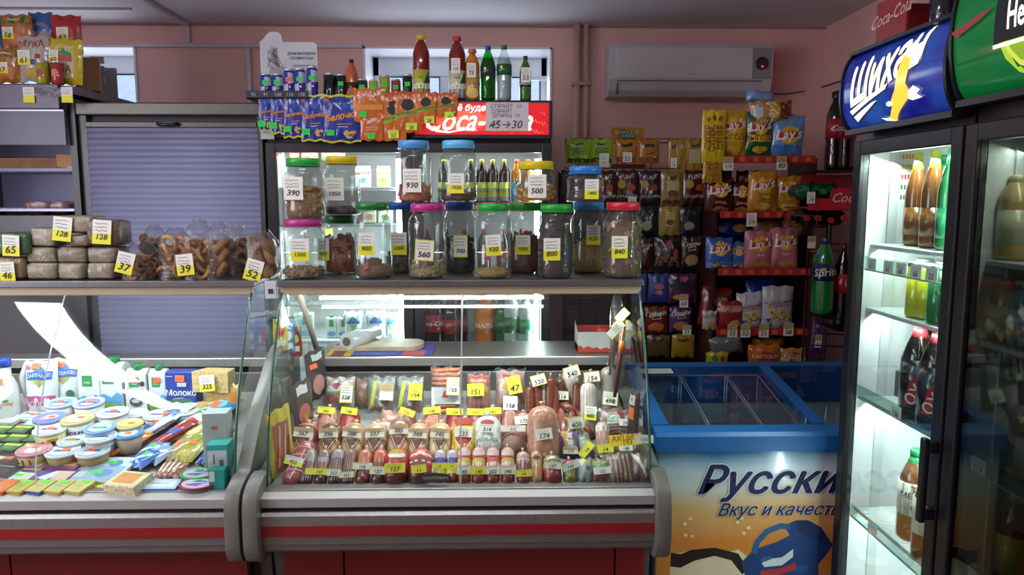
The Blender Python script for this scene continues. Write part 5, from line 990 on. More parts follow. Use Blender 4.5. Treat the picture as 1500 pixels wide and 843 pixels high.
def obag(label, px, py, wp, hp, n, i, its=None, tg_=None): return bag(label, px, py, YC-.06-.004*(i % 3), wp, hp, 'c8641c', its or ob(n), i, 'seed_packet', 'seed packet', 'orange seed packets along the cooler header', dk=.1, tg=tg_)
oi = lambda w, h: [('t', -.4, .55, w*.16, 'ЖАР', 'e8dcd8', 20, .2, .03), ('t', .4, .6, w*.16, 'ЖАР', 'e8dcd8', 20, .2, .03), ('r', -.9, -.3, .9, .0, 'd88a2c')]
obag('orange seed packet with white lettering, upper left of the orange group', 541, 178, 44, 46, 1, 85, oi, ('', 'g', -8, 10, 10, 8)); obag('small orange seed packet hanging below the white-lettered one', 545, 206, 32, 34, 1, 86, lambda w, h: [('t', 0, .6, w*.2, 'ЖАР', 'e8dcd8', 10, .2, .03), ('l', [(-.6, .1), (.6, .1)], .003, 'e0b0a0'), ('l', [(-.6, -.1), (.6, -.1)], .003, 'e0b0a0')], ('', 'g', 0, 6, 10, 8))
obag('double orange seed packet tagged 53 beside the blue ones', 577, 206, 36, 67, 1, 87, None, ('53', 'l', 0, 9, 15, 11)); obag('orange seed packet tagged 38 with dark seeds', 598, 194, 40, 57, 1, 88, None, ('38', 'l', 5, 8, 16, 10))
obag('orange seed packet tagged 20 over the red sign', 624, 181, 30, 44, 1, 89, None, ('20', 'l', 5, 5, 14, 10)); obag('orange seed packet tagged 10 over the red sign, rightmost', 654, 172, 32, 34, 1, 90, None, ('10', 'l', 4, 3, 13, 9))

# ================================================================ INSIDE THE TWO BACK COOLERS
L0 = milkc.location.x
def pack(name, label, px, py, Y, wp, hp, col, its, z=None, dk=.45, grp=None, cat='food pack', flip=None):
    s = mpp(Y); p = at(px, py, Y); w, h = wp*s, hp*s
    if z is not None: p.z = z
    t = thing(name, label, cat, p, (0, 0, 0), grp)
    F = Fplane(w, h*.9, -w*dk/2); mb = MB(); mb.box(-w/2, w/2, -w*dk/2, w*dk/2, 0, h*.9, M(col, 'film'), min(.006, w*.1)); dec(mb, F, w, h*.9, its(w, h) if callable(its) else its); obj('pack_body', mb, t)
    mb = MB(); 
    if flip: mb.lathe([(w*.22, h*.9), (w*.22, h)], M(flip, 'plastic'), 12); obj('cap', mb, t)
    else: mb.box(-w*.46, w*.46, -w*dk*.1, w*dk*.1, h*.885, h, M(col, 'film')); obj('top_seal', mb, t)
    return t
mayo = lambda c: (lambda w, h: [('t', 0, .45, w*.2, 'МАХЕЕВЪ', 'a8242c', 5, .1, .02), ('e', 0, -.3, .5, .3, c), ('e', .3, -.5, .2, .2, 'b09050')])
for i, (px, py, wp, hp, c, c2, l) in enumerate(((532, 252, 22, 30, 'd8dcdc', '3a8a9a', 'white mayonnaise pouch'), (562, 252, 20, 30, 'c8b078', '6a7a3c', 'tan sauce pouch'), (541, 285, 20, 28, 'd8d4c4', 'a8883c', 'white sauce pouch'), (564, 285, 22, 28, 'd8dcd8', '4a8a4c', 'green-leaf mayonnaise pouch'),
     (432, 236, 15, 16, '9a3c24', 'b8a02c', 'red and yellow sauce pack'), (455, 236, 24, 18, '9a5a34', '6a2c1c', 'brown sauce pack'), (490, 236, 34, 14, '3c8a3c', 'c82c34', 'green sauce pack'), (410, 280, 13, 50, '8ac840', '3a8a3c', 'bright green juice pack'), (482, 345, 12, 22, 'a8b83c', 'c8b028', 'green and yellow sauce pack'))):
    z = 1.602 if py < 256 else (1.432 if py < 300 else None)
    pack('sauce_pouch', f'{l} {["left on the", "right on the", "left below the", "right below the", "far left on the", "third on the", "beside the yellow-lidded jar, on the", "far left below the", "low below the"][i]} top shelf of the milk cooler', px, py, 3.55, wp, hp, c, mayo(c2), z if i < 4 else None, grp='packs in the milk cooler', cat='food pack')
# upper row seen through the counter glass: cups and packs on the wire shelf
for i, (px, wp, hp, c, c2, l) in enumerate(((424, 16, 30, 'c8d0cc', '3a7a4c', 'white carton with a green label'), (450, 14, 26, 'b8b8a0', 'a88a3c', 'cream carton'), (478, 22, 30, 'c8b0ac', 'b84a44', 'pale red pack'), (500, 20, 30, 'c8b0ac', 'c84a44', 'pale red pack with a dark stripe'), (520, 16, 28, 'b8c4ac', '6a8a4c', 'pale green pack'), (540, 18, 26, 'c8c8bc', 'b84040', 'white pack with a red mark'), (563, 16, 26, 'd0d8d4', '4a8a9a', 'white pack next to the light tube'))):
    pack('dairy_pack', f'{l}, {ORD[i]} from left, milk cooler wire shelf', px, 0, 3.55, wp, hp, c, [('r', -.8, -.2, .8, .3, c2), ('r', -.8, -.9, .8, -.7, 'a8b0a8')], 1.061, grp='packs on the wire shelf of the milk cooler')
gm = [('r', -.4, .1, .4, .75, '3a8a4c'), ('e', 0, -.6, .8, .25, '5a90b8')]
for i, (px, wp, hp, l) in enumerate(((433, 22, 42, 'tall'), (472, 16, 34, 'short'), (492, 21, 34, 'wide'))):
    pack('milk_carton', f'{l} white milk carton with green cap on the lowest shelf of the milk cooler', px, 0, 3.52, wp, hp, 'd4dcd8', gm, .882, flip='2a7a3c', grp='cartons low in the milk cooler', cat='carton')
dz = lambda w, h: [('e', 0, .35, .5, .22, '3a8ac0'), ('r', -.7, .1, .7, .32, '4a6aa8'), ('p', [(-.4, .05), (.4, .05), (0, -.5)], '8aa850'), ('e', 0, -.8, .7, .16, '8ac0a8')]
for i, (px, wp, hp) in enumerate(((518, 27, 40), (551, 27, 41), (574, 18, 38))):
    s = mpp(3.5); w, h = wp*s, hp*s; t = thing('milk_pouch', f'white milk pouch with a blue sun low in the milk cooler, {["left", "middle", "right"][i]} of three', 'milk pouch', (Xat(px, 3.5, 1), 3.5, .882), (0, 0, 0), 'milk pouches low in the milk cooler')
    obj('pouch', pillow(w, h, w*.35, M('d0dcdc', 'film'), dz(w, h), i), t); mb = MB(); mb.tube([(-w*.45, 0, h*.55), (-w*.55, 0, h*.8), (-w*.4, 0, h*.97)], .006, M('c0ccd0', 'plastic'), 6); obj('handle', mb, t)
# drinks in the red-signed cooler
for i, (px, c, cp, lb) in enumerate(((706, '241410', 'c8c02c', 'b8c04a'), (722, '241410', 'c8c02c', 'b8c04a'), (739, '241410', 'c8c02c', 'b8c04a'), (757, 'b87018', 'c8502c', '4a9ac0'), (774, 'b87018', 'c8502c', '4a9ac0'), (790, 'b87018', 'c8502c', '4a9ac0'), (650, '241410', 'c8c02c', 'b8c04a'), (690, '241410', 'c8c02c', 'b8c04a'))):
    its = [('t', 0, .1, .024, 'NESTEA', '1c3c7a', 0, .1, .02), ('r', -.5, -1, .5, -.6, '4a7a9a')] if cp[0:2] == 'c8' and c[0] == '2' else [('e', 0, 0, .2, .5, 'c8d8e0')]
    bottle('drink_bottle', f'{"dark iced tea bottle with yellow cap" if c[0] == "2" else "orange juice bottle with orange cap"}, {ORD[[2, 3, 4, 5, 6, 7, 0, 1][i]]} from left, upper shelf of the red-signed cooler', 'bottle', (Xat(px, YC+.1, 1.6), YC+.1, 1.521), .0265, .205, c, cp, None, (.08, .5, lb, its), 'bottles on the upper shelf of the red-signed cooler', neck=.32)
for pxt, pr_ in ((716, '57'), (757, '')): hang_tag(colac, .055, .036, pr_, 'w', Xat(pxt, YC, 1.5)-colac.location.x, .028, 1.51)
for i, (px, r, H, c, cp, lc, l, txt) in enumerate(((635, .05, .24, '24140f', '8a2024', 'a8242c', 'cola bottle with red label', 'Coca-Cola'), (660, .04, .2, '24140f', 'a83020', '9a2c24', 'smaller cola bottle with red label', ''), (675, .035, .19, '1c1210', 'a83020', '8a2c24', 'dark bottle behind the glass seam', ''), (709, .045, .21, 'd8701c', 'c85a1c', 'e07a24', 'bright orange soda bottle with blue-white lettering', 'FANTA'), (722, .03, .17, 'd8701c', 'c85a1c', 'e07a24', 'narrow orange soda bottle', 'F'),
     (735, .035, .2, '1c6a34', '1c7a3c', '24603a', 'green lemonade bottle', ''), (748, .045, .22, 'b8c0b8', '1c6a34', '2a6a3c', 'clear lemonade bottle with green band', ''), (770, .04, .2, 'b0c0b8', '1c7a4c', '2a8a5c', 'clear lemonade bottle next to the light tube', ''))):
    bottle('drink_bottle', f'{l} on the middle shelf of the red-signed cooler', 'bottle', (Xat(px, YC+.09+.06*(i in (2, 4)), 1), YC+.09+.07*(i in (2, 4)), .832), r, H+.05, c, cp, None, (.3, .58, lc, [('t', -.0, 0, .03, txt, 'e8ecf4', 0, .2, .03)] if txt else []), 'bottles on the middle shelf of the red-signed cooler')
for i in range(6):
    bottle('drink_bottle', f'dark cola bottle, {ORD[i]} from left on the second shelf of the red-signed cooler', 'bottle', (Xat(625+28*i, YC+.12, 1.3), YC+.12, 1.161), .032, .24, '1c1210', 'a82420', None, (.4, .62, '8a2024', []), 'cola bottles on the second shelf of the red-signed cooler')
# ================================================================ MEAT COUNTER
SL = math.atan(.17)
def saus(label, px, py, dpx, L, lean, zones, its=(), tg=None, group=None, yaw=0, name='sausage', cat='sausage', knot='c8a890', kind='skin', fat=1.0, up=0):
    """sausage standing on its end and leaning back on the deck; zones = [(top fraction, colour), ...]"""
    p = on_deck(px, py); r = dpx*mpp(p.y, .75)/2; p.z += up
    t = thing(name, label, cat, p, (R(-lean), 0, R(yaw)), group)
    pr = [(r*.3, .0), (r*.72, r*.18), (r*.96, r*.55), (r, r*.9)]; zt = L-r*1.0
    n_ = 6; pr += [(r*fat, r*.9+(zt-r*.9)*k/n_) for k in range(1, n_)]+[(r, zt), (r*.93, L-r*.5), (r*.68, L-r*.17), (r*.28, L)]
    ms = []
    for j in range(len(pr)-1):
        zm = (pr[j][1]+pr[j+1][1])/2/L
        ms.append(M(next((c for f, c in zones if zm <= f), zones[-1][1]), kind))
    mb = MB(); mb.lathe(pr, ms[0], 18, mats=ms); dec(mb, Fcyl(r*1.005*max(1, fat), 0, L), 2*math.pi*r, L, its, fine=r*.4); obj('sausage_body', mb, t)
    if knot: mb = MB(); mb.lathe([(r*.1, L-.002), (r*.1, L+.006), (r*.22, L+.012), (r*.16, L+.016)], M(knot, 'plastic'), 8); obj('clip', mb, t)
    if tg:
        pr_, st, zf, tw, th = tg[:5]; roll = tg[5] if len(tg) > 5 else 0; s = mpp(p.y, .75); tag(t, tw*s, th*s, pr_, st, (0, -r*1.03-.006, L*zf), (R(lean-28), R(roll), 0), int(px))
    return t
dk = lambda c: ('p', [(-.28, -.5), (.28, -.5), (0, -.95)], c)
band = lambda z0, z1, c: ('r', -.5, z0, .5, z1, c)
g1 = 'sausages in the front row'
# front row, left to right
saus('big marbled salami in netting with yellow tag 403 at the front left corner', 424, 712, 28, .16, 52, [(1, 'a8545a')], [('l', [(-.5+.12*i, -.9+.3*((i*7) % 5)), (-.44+.12*i, -.4+.3*((i*3) % 4))], .003, 'd8b8b0') for i in range(9)] + [('l', [(-.45, -.6+.35*i), (.45, -.4+.35*i)], .0025, 'd8c0b8') for i in range(4)], ('403', 'yw', .42, 32, 13, 8), g1, yaw=-16)
FR = [(447, 19, '8a7870', [(.3, '3a1c18'), (.6, '6a4a40'), (1, '9a8c88')], None, 'grey-topped smoked sausage'), (468, 19, '', [(.3, '4a2018'), (.55, '8a5a4a'), (.75, '9aa0b8'), (1, '8a6a5c')], ('307', 'y', .28, 42, 9, 2), 'smoked sausage with a pale blue band and yellow tag 307'),
 (489, 20, '', [(.3, '3a1c1c'), (.7, '6a4c4c'), (1, '9a8c90')], ('353', 'wy', .25, 22, 10, 3), 'grey-topped smoked sausage tagged 353'), (508, 18, '', [(.4, '4a2420'), (1, '7a4a42')], ('453', 'wy', .2, 22, 9, -3), 'slim brown sausage with white tag 453'),
 (530, 22, '', [(.5, '6a2c24'), (1, 'b85c44')], ('155', 'wy', .42, 30, 10, 2), 'red-brown sausage with tag 155'), (553, 22, '', [(.35, '5a2018'), (.6, '7a3a2c'), (1, 'b8573c')], ('137', 'wy', .3, 24, 12, 4), 'red sausage with white tag 137'),
 (579, 36, '', [(.4, '6a241c'), (1, 'b03428')], ('127', 'y', .3, 30, 14, -2), 'wide red pack of sausages with white crest and tag 127'), (614, 35, '', [(.3, '5a201a'), (.5, 'a83028'), (1, 'c04038')], ('11', 'y', .28, 22, 12, -6), 'wide red and white banded sausage pack with yellow tag')]
for i, (px, d, _c, zn, tg_, l) in enumerate(FR):
    its = [('e', 0, .45, .25, .2, 'e8e0d0'), ('e', 0, .62, .2, .12, 'c8a42c')] if i == 6 else ([band(.4, .55, 'e0d8d0'), band(.05, .15, 'e0d8d0'), ('r', -.2, -.1, .2, .3, '7a3a2c')] if i == 7 else ([('l', [(-.35+.1*k, -.9), (-.35+.1*k, .9)], .001, 'b8a8a0') for k in range(8)] if i in (0, 2, 3) else [('r', -.2, .1, .2, .4, 'a88a6c')]))
    saus(l + ' in the front row', px, 712, d, .125, 48, zn, its, tg_, g1)
for i, px in enumerate((643, 661)):
    saus(f'sausage with purple band and grey top, {["left", "right"][i]} of the pair behind the oval badge', px, 711, 18.5, .12, 47, [(.3, '7a2c24'), (.5, 'c8c040'), (.72, '4a4a9a'), (1, 'b0a0a4')], [('r', -.3, .0, .3, .12, 'c83c34')], ('14', 'y', .45, 20, 8) if i else ('14', 'y', .45, 20, 8), g1)
for i, (px, pr_, st) in enumerate(((679, '145', 'wy'), (701, '140', 'y'), (722, '202', 'wy'), (744, '190', 'wy'))):
    bc = ['c8b828', 'c8b828', 'b85c50', 'b8b040'][i]
    saus(f'red sausage with {"yellow" if i != 2 else "pink"} band tagged {pr_}, {ORD[i]} of four alike in the front row', px, 712, 21, .13, 46, [(.33, '7a2a22'), (.5, 'b8604c'), (1, 'c88a80')], [band(-.1, .12, 'd8d0c0'), band(.12, .3, bc), band(.35, .42, 'c83c34'), ('e', 0, .6, .3, .18, 'd8b8b0')], (pr_, st, .3, 22, 12), g1)
saus('brown-banded sausage with yellow tag, right of the four alike', 767, 712, 21, .115, 46, [(.35, '6a2c28'), (.6, '7a4038'), (1, 'b08a80')], [band(.1, .3, '8a4038'), band(.4, .46, 'd8c8b8')], ('14', 'y', .25, 25, 10, -3), g1)
saus('tan sausage with an orange sticker in the front row', 787, 711, 18, .115, 46, [(.5, 'a8744c'), (1, 'b88a5c')], [('r', -.25, -.5, .25, -.25, 'e8683c'), ('e', 0, .5, .2, .1, '4a2c1c')], None, g1)
saus('red ball-shaped sausage with striped top tagged 157 in the front row', 810, 711, 28, .10, 46, [(.45, '8a2428'), (.7, 'c0a060'), (1, '9a8c74')], [band(.2, .26, '2c241c'), band(.4, .46, '2c241c')], ('157', 'wy', .5, 26, 10, 6), g1)
saus('small green-bottomed sausage under a white tag in the front row', 836, 711, 22, .085, 50, [(.5, '6a6a24'), (1, 'a8342c')], [], ('143', 'w', .6, 26, 11, -22), g1)
# shiny packs at the front right corner
def fpack(label, px, py, wp, hp, dp, col, its, seed, lean=45, roll=0, yaw=0, wrap=True, tg=None, name='meat_pack', cat='meat pack', up=0, kind='skin'):
    p = on_deck(px, py); s = mpp(p.y, .75); w, h = wp*s, hp*s; p.z += up
    t = thing(name, label, cat, p, (R(-lean), R(roll), R(yaw)))
    its = its(w, h) if callable(its) else its
    obj('pack_contents', pillow(w*.92, h*.9, dp*s, M(col, kind), its, seed, .04, .006), t, (0, 0, h*.05))
    if wrap: obj('clear_wrap', pillow(w, h, dp*s*1.25, M('f2f4f4', 'wrap'), [], seed+50, .12, .01), t)
    if tg: 
        for q in (tg if isinstance(tg, list) else [tg]):
            pr_, st, dx, dy, tw, th = q[:6]; tag(t, tw*s, th*s, pr_, st, (dx*s, -dp*s*.66-.004, dy*s), (R((lean-25)*.5), R(q[6] if len(q) > 6 else 0), 0), seed)
    return t
fpack('silver and yellow sausage pack in the front row on the right', 859, 711, 26, 44, 22, '9aa0a0', [('r', -.6, .3, .3, .9, 'd8c82c'), ('e', .3, .0, .3, .2, '5a5a60')], 1, tg=None)
fpack('green and yellow meat pack with a white tag at the front right', 882, 711, 34, 42, 20, '8a3430', [('r', -.9, .2, .9, .9, '5a9a3c'), ('r', -.5, .5, .2, .9, 'd8c82c'), ('r', -.8, -.2, .8, .15, 'c8ccb8')], 2, tg=('152', 'w', 0, 16, 26, 10, -6))
fpack('dark smoked meat strips in clear wrap under the yellow sale sign', 912, 712, 48, 54, 24, '6a3a38', [('l', [(-.6+.3*i, -.9), (-.5+.3*i, .8)], .006, 'b89078') for i in range(5)], 3, roll=-8)
fpack('smoked meat piece with white label at the front right corner', 938, 710, 36, 52, 24, '7a4440', [('p', [(-.9, .7), (-.7, .9), (.5, -.6), (.3, -.75)], 'd8d4cc'), ('l', [(.2, .8), (.8, -.2)], .006, 'a87868')], 4, roll=10)
s_ = mpp(2.4, .75); sg_ = on_deck(913, 690); sgn = obj('sale_sign', MB(), None, sg_ + Vector((0, -.03, .115)), (R(-35), R(-4), 0), label='yellow sale sign with red lettering at the front right of the meat counter', cat='sign')
mb = MB(); w_, h_ = 46*s_, 16*s_; mb.box(-w_/2, w_/2, 0, .001, -h_/2, h_/2, M('ecc81c', 'paper')); dec(mb, Fplane(w_, h_, 0, 0), w_, h_, [('t', 0, .3, .026, 'АКЦИЯ', 'a8341c', 3, .1, .01), ('t', .1, -.5, .022, '1+1', 'a8341c', 3, .1, .01)]); sgn.data = mb.mesh('sale_sign')
tg__ = tagmesh(26*s_, 11*s_, '155', 'w'); obj('price_tag', tg__, None, on_deck(938, 690)+Vector((0, -.05, .125)), (R(-30), R(4), 0), label='white price tag right of the yellow sale sign', cat='price tag')
# second row
g2 = 'thick sausages in the second row'
R2 = [(443, 37, [(.45, 'c0683c'), (.8, '6a2424'), (1, 'b06a50')], '367', 'orange and dark red'), (480, 34, [(.5, 'b08454'), (1, '6a3c28')], '396', 'tan and brown'), (515, 36, [(.5, 'b88c60'), (1, 'a8845c')], '388', 'golden tan'), (548, 35, [(.5, '8a6c60'), (1, 'c0a080')], '337', 'grey-brown'),
      (583, 36, [(.5, 'a87c54'), (1, '8a5c4c')], '385', 'brown with a long marbled body'), (611, 32, [(.5, 'a8845c'), (1, 'b89870')], '349', 'light tan'), (644, 33, [(.5, 'cdb88c'), (1, 'c0a078')], '345', 'cream-skinned')]
for i, (px, d, zn, pr_, l) in enumerate(R2):
    saus(f'thick sausage, {l}, with white tag {pr_} in the second row', px, 676, d, .135 if i != 4 else .155, 44, zn, [('p', [(-.22, -.1), (.22, -.1), (.06, -.65), (-.06, -.65)], '5a2820'), ('l', [(-.2, .0), (0, -.75), (.2, .0)], .002, 'd8c8a8'), ('l', [(-.3, -.2), (-.05, -.9)], .0015, 'e0cca8'), ('l', [(.3, -.2), (.05, -.9)], .0015, 'e0cca8')], (pr_, 'c', .60, 28, 14, random.Random(i).uniform(-5, 8)), g2)
saus('yellow sausage with red V label and tag 233 in the second row', 679, 674, 38, .14, 42, [(1, 'dcae24')], [('p', [(-.25, -.05), (.25, -.05), (0, -.8)], 'a8342c'), ('p', [(-.3, .9), (.3, .9), (.2, .55), (-.2, .55)], 'b83c30'), ('l', [(-.27, 0), (0, -.85), (.27, 0)], .003, 'e8d8a8')], ('233', 'w', .55, 26, 14, 4), g2)
saus('white ball-shaped sausage with green crest tagged 514', 714, 673, 43, .15, 40, [(1, 'd0d4d2')], [('l', [(-.28, .1), (-.1, .35), (.1, .35), (.28, .1)], .005, '8a9a4c'), ('e', 0, .5, .16, .12, 'b0383c'), ('l', [(-.4, -.3), (0, -.9), (.4, -.3)], .0015, '8a9094'), ('l', [(-.2, -.2), (0, -.9), (.2, -.2)], .0015, '8a9094'), ('t', 0, -.35, .016, 'КЛИНСКИЙ' if 0 else 'КОЛБАСА', '2c5a34')], ('514', 'w', .58, 27, 12, 3), g2, knot='a8b0b0')
t = saus('grey-brown liver sausage with its cut face forward and tag 312', 752, 676, 43, .11, 62, [(1, '7a5448')], [], None, g2, kind='food', knot=None)
obj('cut_face', MB().lathe([(.0001, -.001), (.043, -.001), (.045, .004)], M('9a6c54', 'food'), 22), t, (0, -.004, .055), (R(62), 0, 0)); s = mpp(2.45, .75); tag(t, 36*s, 9*s, '312', 'w', (0, -.062, .09), (R(35), 0, 0))
# mortadella
t = saus('large pink mortadella standing on end with marbled skin, tag 174', 796, 682, 46, .195, 22, [(1, 'c08468')], [('l', [(math.sin(i*2.1)*.3, -.9+.17*i), (math.sin(i*2.1)*.3+.1, -.75+.17*i), (math.sin(i*2.1)*.3-.05, -.68+.17*i)], .0018, 'dcb49c') for i in range(10)] + [('l', [(.0, -.6), (.06*(i-3), -.92)], .0018, 'e0bca4') for i in range(7)] + [('l', [(.28*(-1)**i, .8-.2*i), (.05*(-1)**i, .7-.18*i), (.2*(-1)**i, .55-.2*i)], .0015, 'dcb49c') for i in range(7)], ('174', 'w', .5, 24, 16, -8), 'mortadella')
del t['group']
# right block of the second row
fpack('colourful orange and purple sausage pack tagged 119', 835, 672, 34, 46, 18, '5a2c5a', [('p', [(-.8, .9), (0, .9), (.5, -.2), (-.4, -.6)], 'd8a01c'), ('p', [(.2, .9), (.9, .8), (.8, -.1)], '5a3a9a'), ('r', -.2, -.3, .3, .7, 'd8d4d0'), ('l', [(-.2, .5), (.3, .5)], .004, 'c05048'), ('l', [(-.2, .2), (.3, .2)], .004, 'c05048'), ('r', -.6, -.8, .5, -.4, 'c8e0d8')], 10, tg=('119', 'c', 0, 6, 22, 10))
fpack('film-wrapped sausage with green and yellow label, upper of the pair', 864, 672, 24, 42, 20, '9a9478', [('r', -.8, .3, .8, .7, '5a7a3c'), ('r', -.8, -.3, .8, .2, 'c8c4a8')], 11, roll=-22, tg=('14', 'y', 0, 8, 26, 12, -30))
saus('film-wrapped pink sausage standing before the sliced meat pack, yellow tag', 886, 672, 22, .13, 40, [(.5, 'b0846c'), (1, 'c0a090')], [('r', -.3, -.1, .3, .3, 'b86a5c'), ('r', -.35, .4, .35, .7, 'd8d4c8')], ('14', 'y', .18, 24, 12, -6), 'x')
[o.pop('group') for o in bpy.data.objects if o.get('group') == 'x']
fpack('round-ended ham piece with white label tagged 140 at the right glass', 919, 668, 42, 24, 20, 'a87058', [('r', -.5, -.5, .6, .6, 'd0d4cc'), ('r', .2, -.2, .5, .4, '5a8a3c')], 12, lean=30, tg=('140', 'w', -4, 9, 20, 9))
fpack('large pack of sliced smoked meat with red-cornered label tagged 292', 904, 650, 56, 54, 24, '8a6258', [('r', -.6, .0, .7, .55, 'd4d8d4'), ('r', -.6, .1, -.2, .4, '8ab86c'), ('p', [(.2, .3), (.5, .3), (.4, .8), (.1, .7)], 'a8242c'), ('l', [(-.9, -.3), (.9, -.35)], .004, 'b8988c'), ('l', [(-.9, -.5), (.9, -.6)], .004, 'b8988c'), ('l', [(-.9, -.1), (.9, -.15)], .004, 'b8988c')], 13, lean=28, tg=('292', 'w', 12, 28, 20, 10))
# third row
g3 = 'tied sausages in the third row'
R3 = [(476, 30, 'c08070', 'y', 'pink netted', 1), (508, 31, '9a2c28', 'y', 'dark red round-ended', 0), (632, 30, 'c07860', 'y', 'pink knotted', 1), (665, 28, '8a2a26', 'y', 'dark red end-on', 0), (696, 27, '8a5444', 'y', 'brown cut', 0), (722, 26, 'b88470', 'y', 'pale pink', 1), (594, 26, '8a5a4c', 'y', 'brown wrapped', 0)]
for i, (px, d, c, st, l, net) in enumerate(R3):
    its = [('l', [(-.5+.18*k, -.95), (-.5+.18*k+.06, .9)], .0012, 'e0c0b0') for k in range(6)] + [('l', [(-.5, -.5+.4*k), (.5, -.5+.4*k)], .0012, 'e0c0b0') for k in range(4)] if net else [('e', 0, -.6, .12, .1, 'c88878')]
    saus(f'{l} sausage with yellow tag in the third row of the meat counter', px, 645, d, .12, 42 if net else 55, [(1, c)], its, (['141', '145', '145', '154', '157', '161', '135'][i], 'y', .78, 25, 10, [6, 10, -6, 2, 3, -3, 25][i]), g3)
fpack('pink ham in clear film lying slantwise with white tag 350', 562, 648, 38, 52, 26, 'c07c60', [('l', [(-.3, -.8), (.4, .7)], .003, 'd8a890')], 20, lean=42, roll=18, tg=('350', 'w', -8, 14, 28, 14, -14))
saus('sausage under a blank cream tag 158 between the liver sausage and mortadella', 748, 645, 28, .13, 42, [(1, 'a86c5c')], [], ('158', 'w', .95, 21, 21, 2), g3)
saus('pale sausage with white tag 172 beside the mortadella', 767, 648, 26, .11, 45, [(.5, '8a5a4c'), (1, 'b89080')], [], ('172', 'w', .6, 26, 12, -4), g3)
fpack('flat red meat pack lying in the left corner with a small tag', 470, 622, 40, 30, 14, '7a3a34', [('r', -.8, -.6, .8, .5, 'b8a890'), ('r', -.6, -.3, .3, .2, '8a2c38')], 21, lean=55, roll=6, tg=('247', 'w', -8, 4, 22, 8))
fpack('brown sausage wrap tucked in the left corner behind the orange one', 455, 640, 34, 30, 20, 'a87058', [], 22, lean=50, tg=None)
# back row
s4 = dict(lean=20)
fpack('ham pack with a red heart on white, tag 528, back left of the meat counter', 497, 603, 46, 52, 20, 'b8a8a0', [('r', -.9, .1, .9, .8, 'd8d8d8'), ('r', -.9, -.05, .9, .08, '6aa83c'), ('r', -.9, -.6, .9, -.08, '9a4448'), ('p', [(-.5, .5), (-.35, .65), (-.15, .58), (.05, .65), (.15, .5), (-.15, .2)], 'a8202c')], 30, tg=('528', 'wy', 12, 24, 18, 26, 2), **s4)
fpack('clear bag of brown meat slices behind the heart pack', 532, 600, 28, 46, 16, '8a5a40', [], 31, **s4)
for i, (px, l, pr_) in enumerate(((558, 'left', ''), (600, 'right', '154'))):
    fpack(f'vacuum pack with slanted yellow strip and yellow tag, {l} of two at the back', px, 606, 42, 56, 16, '8a8c88', [('p', [(-.9, -.8), (-.6, -.8), (-.3, .7), (-.6, .7)], 'd8d82c'), ('r', -.2, -.7, .8, -.1, 'a06a60'), ('e', .1, -.4, .3, .3, 'c8c8c0'), ('l', [(-.8, -.9), (.8, -.85)], .008, 'c05c48')], 32+i, tg=(pr_, 'y' if pr_ else 'c', 9, 30, 20, 24, 3), **s4)
t = thing('frankfurter_pack', 'clear bag of frankfurters with white label tagged 155, centre back', 'meat pack', on_deck(654, 606), (R(-14), 0, 0)); s = mpp(2.7, .75); w, h = 48*s, 68*s
for i, z in enumerate((.05, .15, .62, .72, .82, .91)): mb = MB(); mb.tube([(-w*.44, 0, h*z+.003), (-w*.2, -.004, h*z), (w*.2, -.004, h*z+.002), (w*.44, 0, h*z+.004)], [.006, .0105, .0105, .006], M('c8704c', 'skin'), 10); obj('frankfurter', mb, t)
mb = MB(); mb.box(-w*.45, w*.42, -.016, -.014, h*.2, h*.56, M('d4d8d8', 'film')); dec(mb, lambda u, v, e: (u*w*.43, -.0165-e, h*.38+v*h*.18), w*.86, h*.36, [('e', -.1, .3, .12, .3, 'b8303c'), ('p', [(-.35, -.2), (-.1, .5), (.15, -.2)], 'b8303c')]); obj('pack_label', mb, t)
obj('clear_wrap', pillow(w, h, .05, M('f2f4f4', 'wrap'), [], 3, .1, .01), t); tag(t, 19*s, 26*s, '155', 'wy', (10*s, -.032, h*.58), (R(-5), R(2), 0))
fpack('small sausages in a red and yellow printed bag tagged 151', 701, 606, 36, 60, 20, 'b87068', [('r', -.9, .45, .9, .85, 'a8242c'), ('r', -.9, .0, .5, .45, 'd8c42c'), ('p', [(.4, .1), (.9, -.1), (.9, .3), (.5, .45)], 'c8a02c'), ('t', -.1, .62, .018, 'Мясные', 'd8b83c', 4, .2, .02), ('l', [(-.2, -.1), (-.2, -.9)], .006, '8a4840'), ('l', [(.2, -.1), (.25, -.9)], .006, '8a4840')], 35, tg=('151', 'y', -4, 33, 24, 18, -2), **s4)
fpack('crumpled clear bag of printed sausages with yellow tag, next to the red printed bag', 748, 602, 46, 62, 24, 'c09488', [('r', -.8, -.1, .3, .5, 'd8c8c0'), ('e', -.3, .1, .3, .2, 'c8a02c'), ('e', .4, .3, .3, .2, 'c8a02c'), ('r', -.6, .5, .0, .75, 'a8242c')], 36, tg=('47', 'y', 5, 36, 20, 26, -12), **s4)
g5 = 'smoked sausages standing at the back'
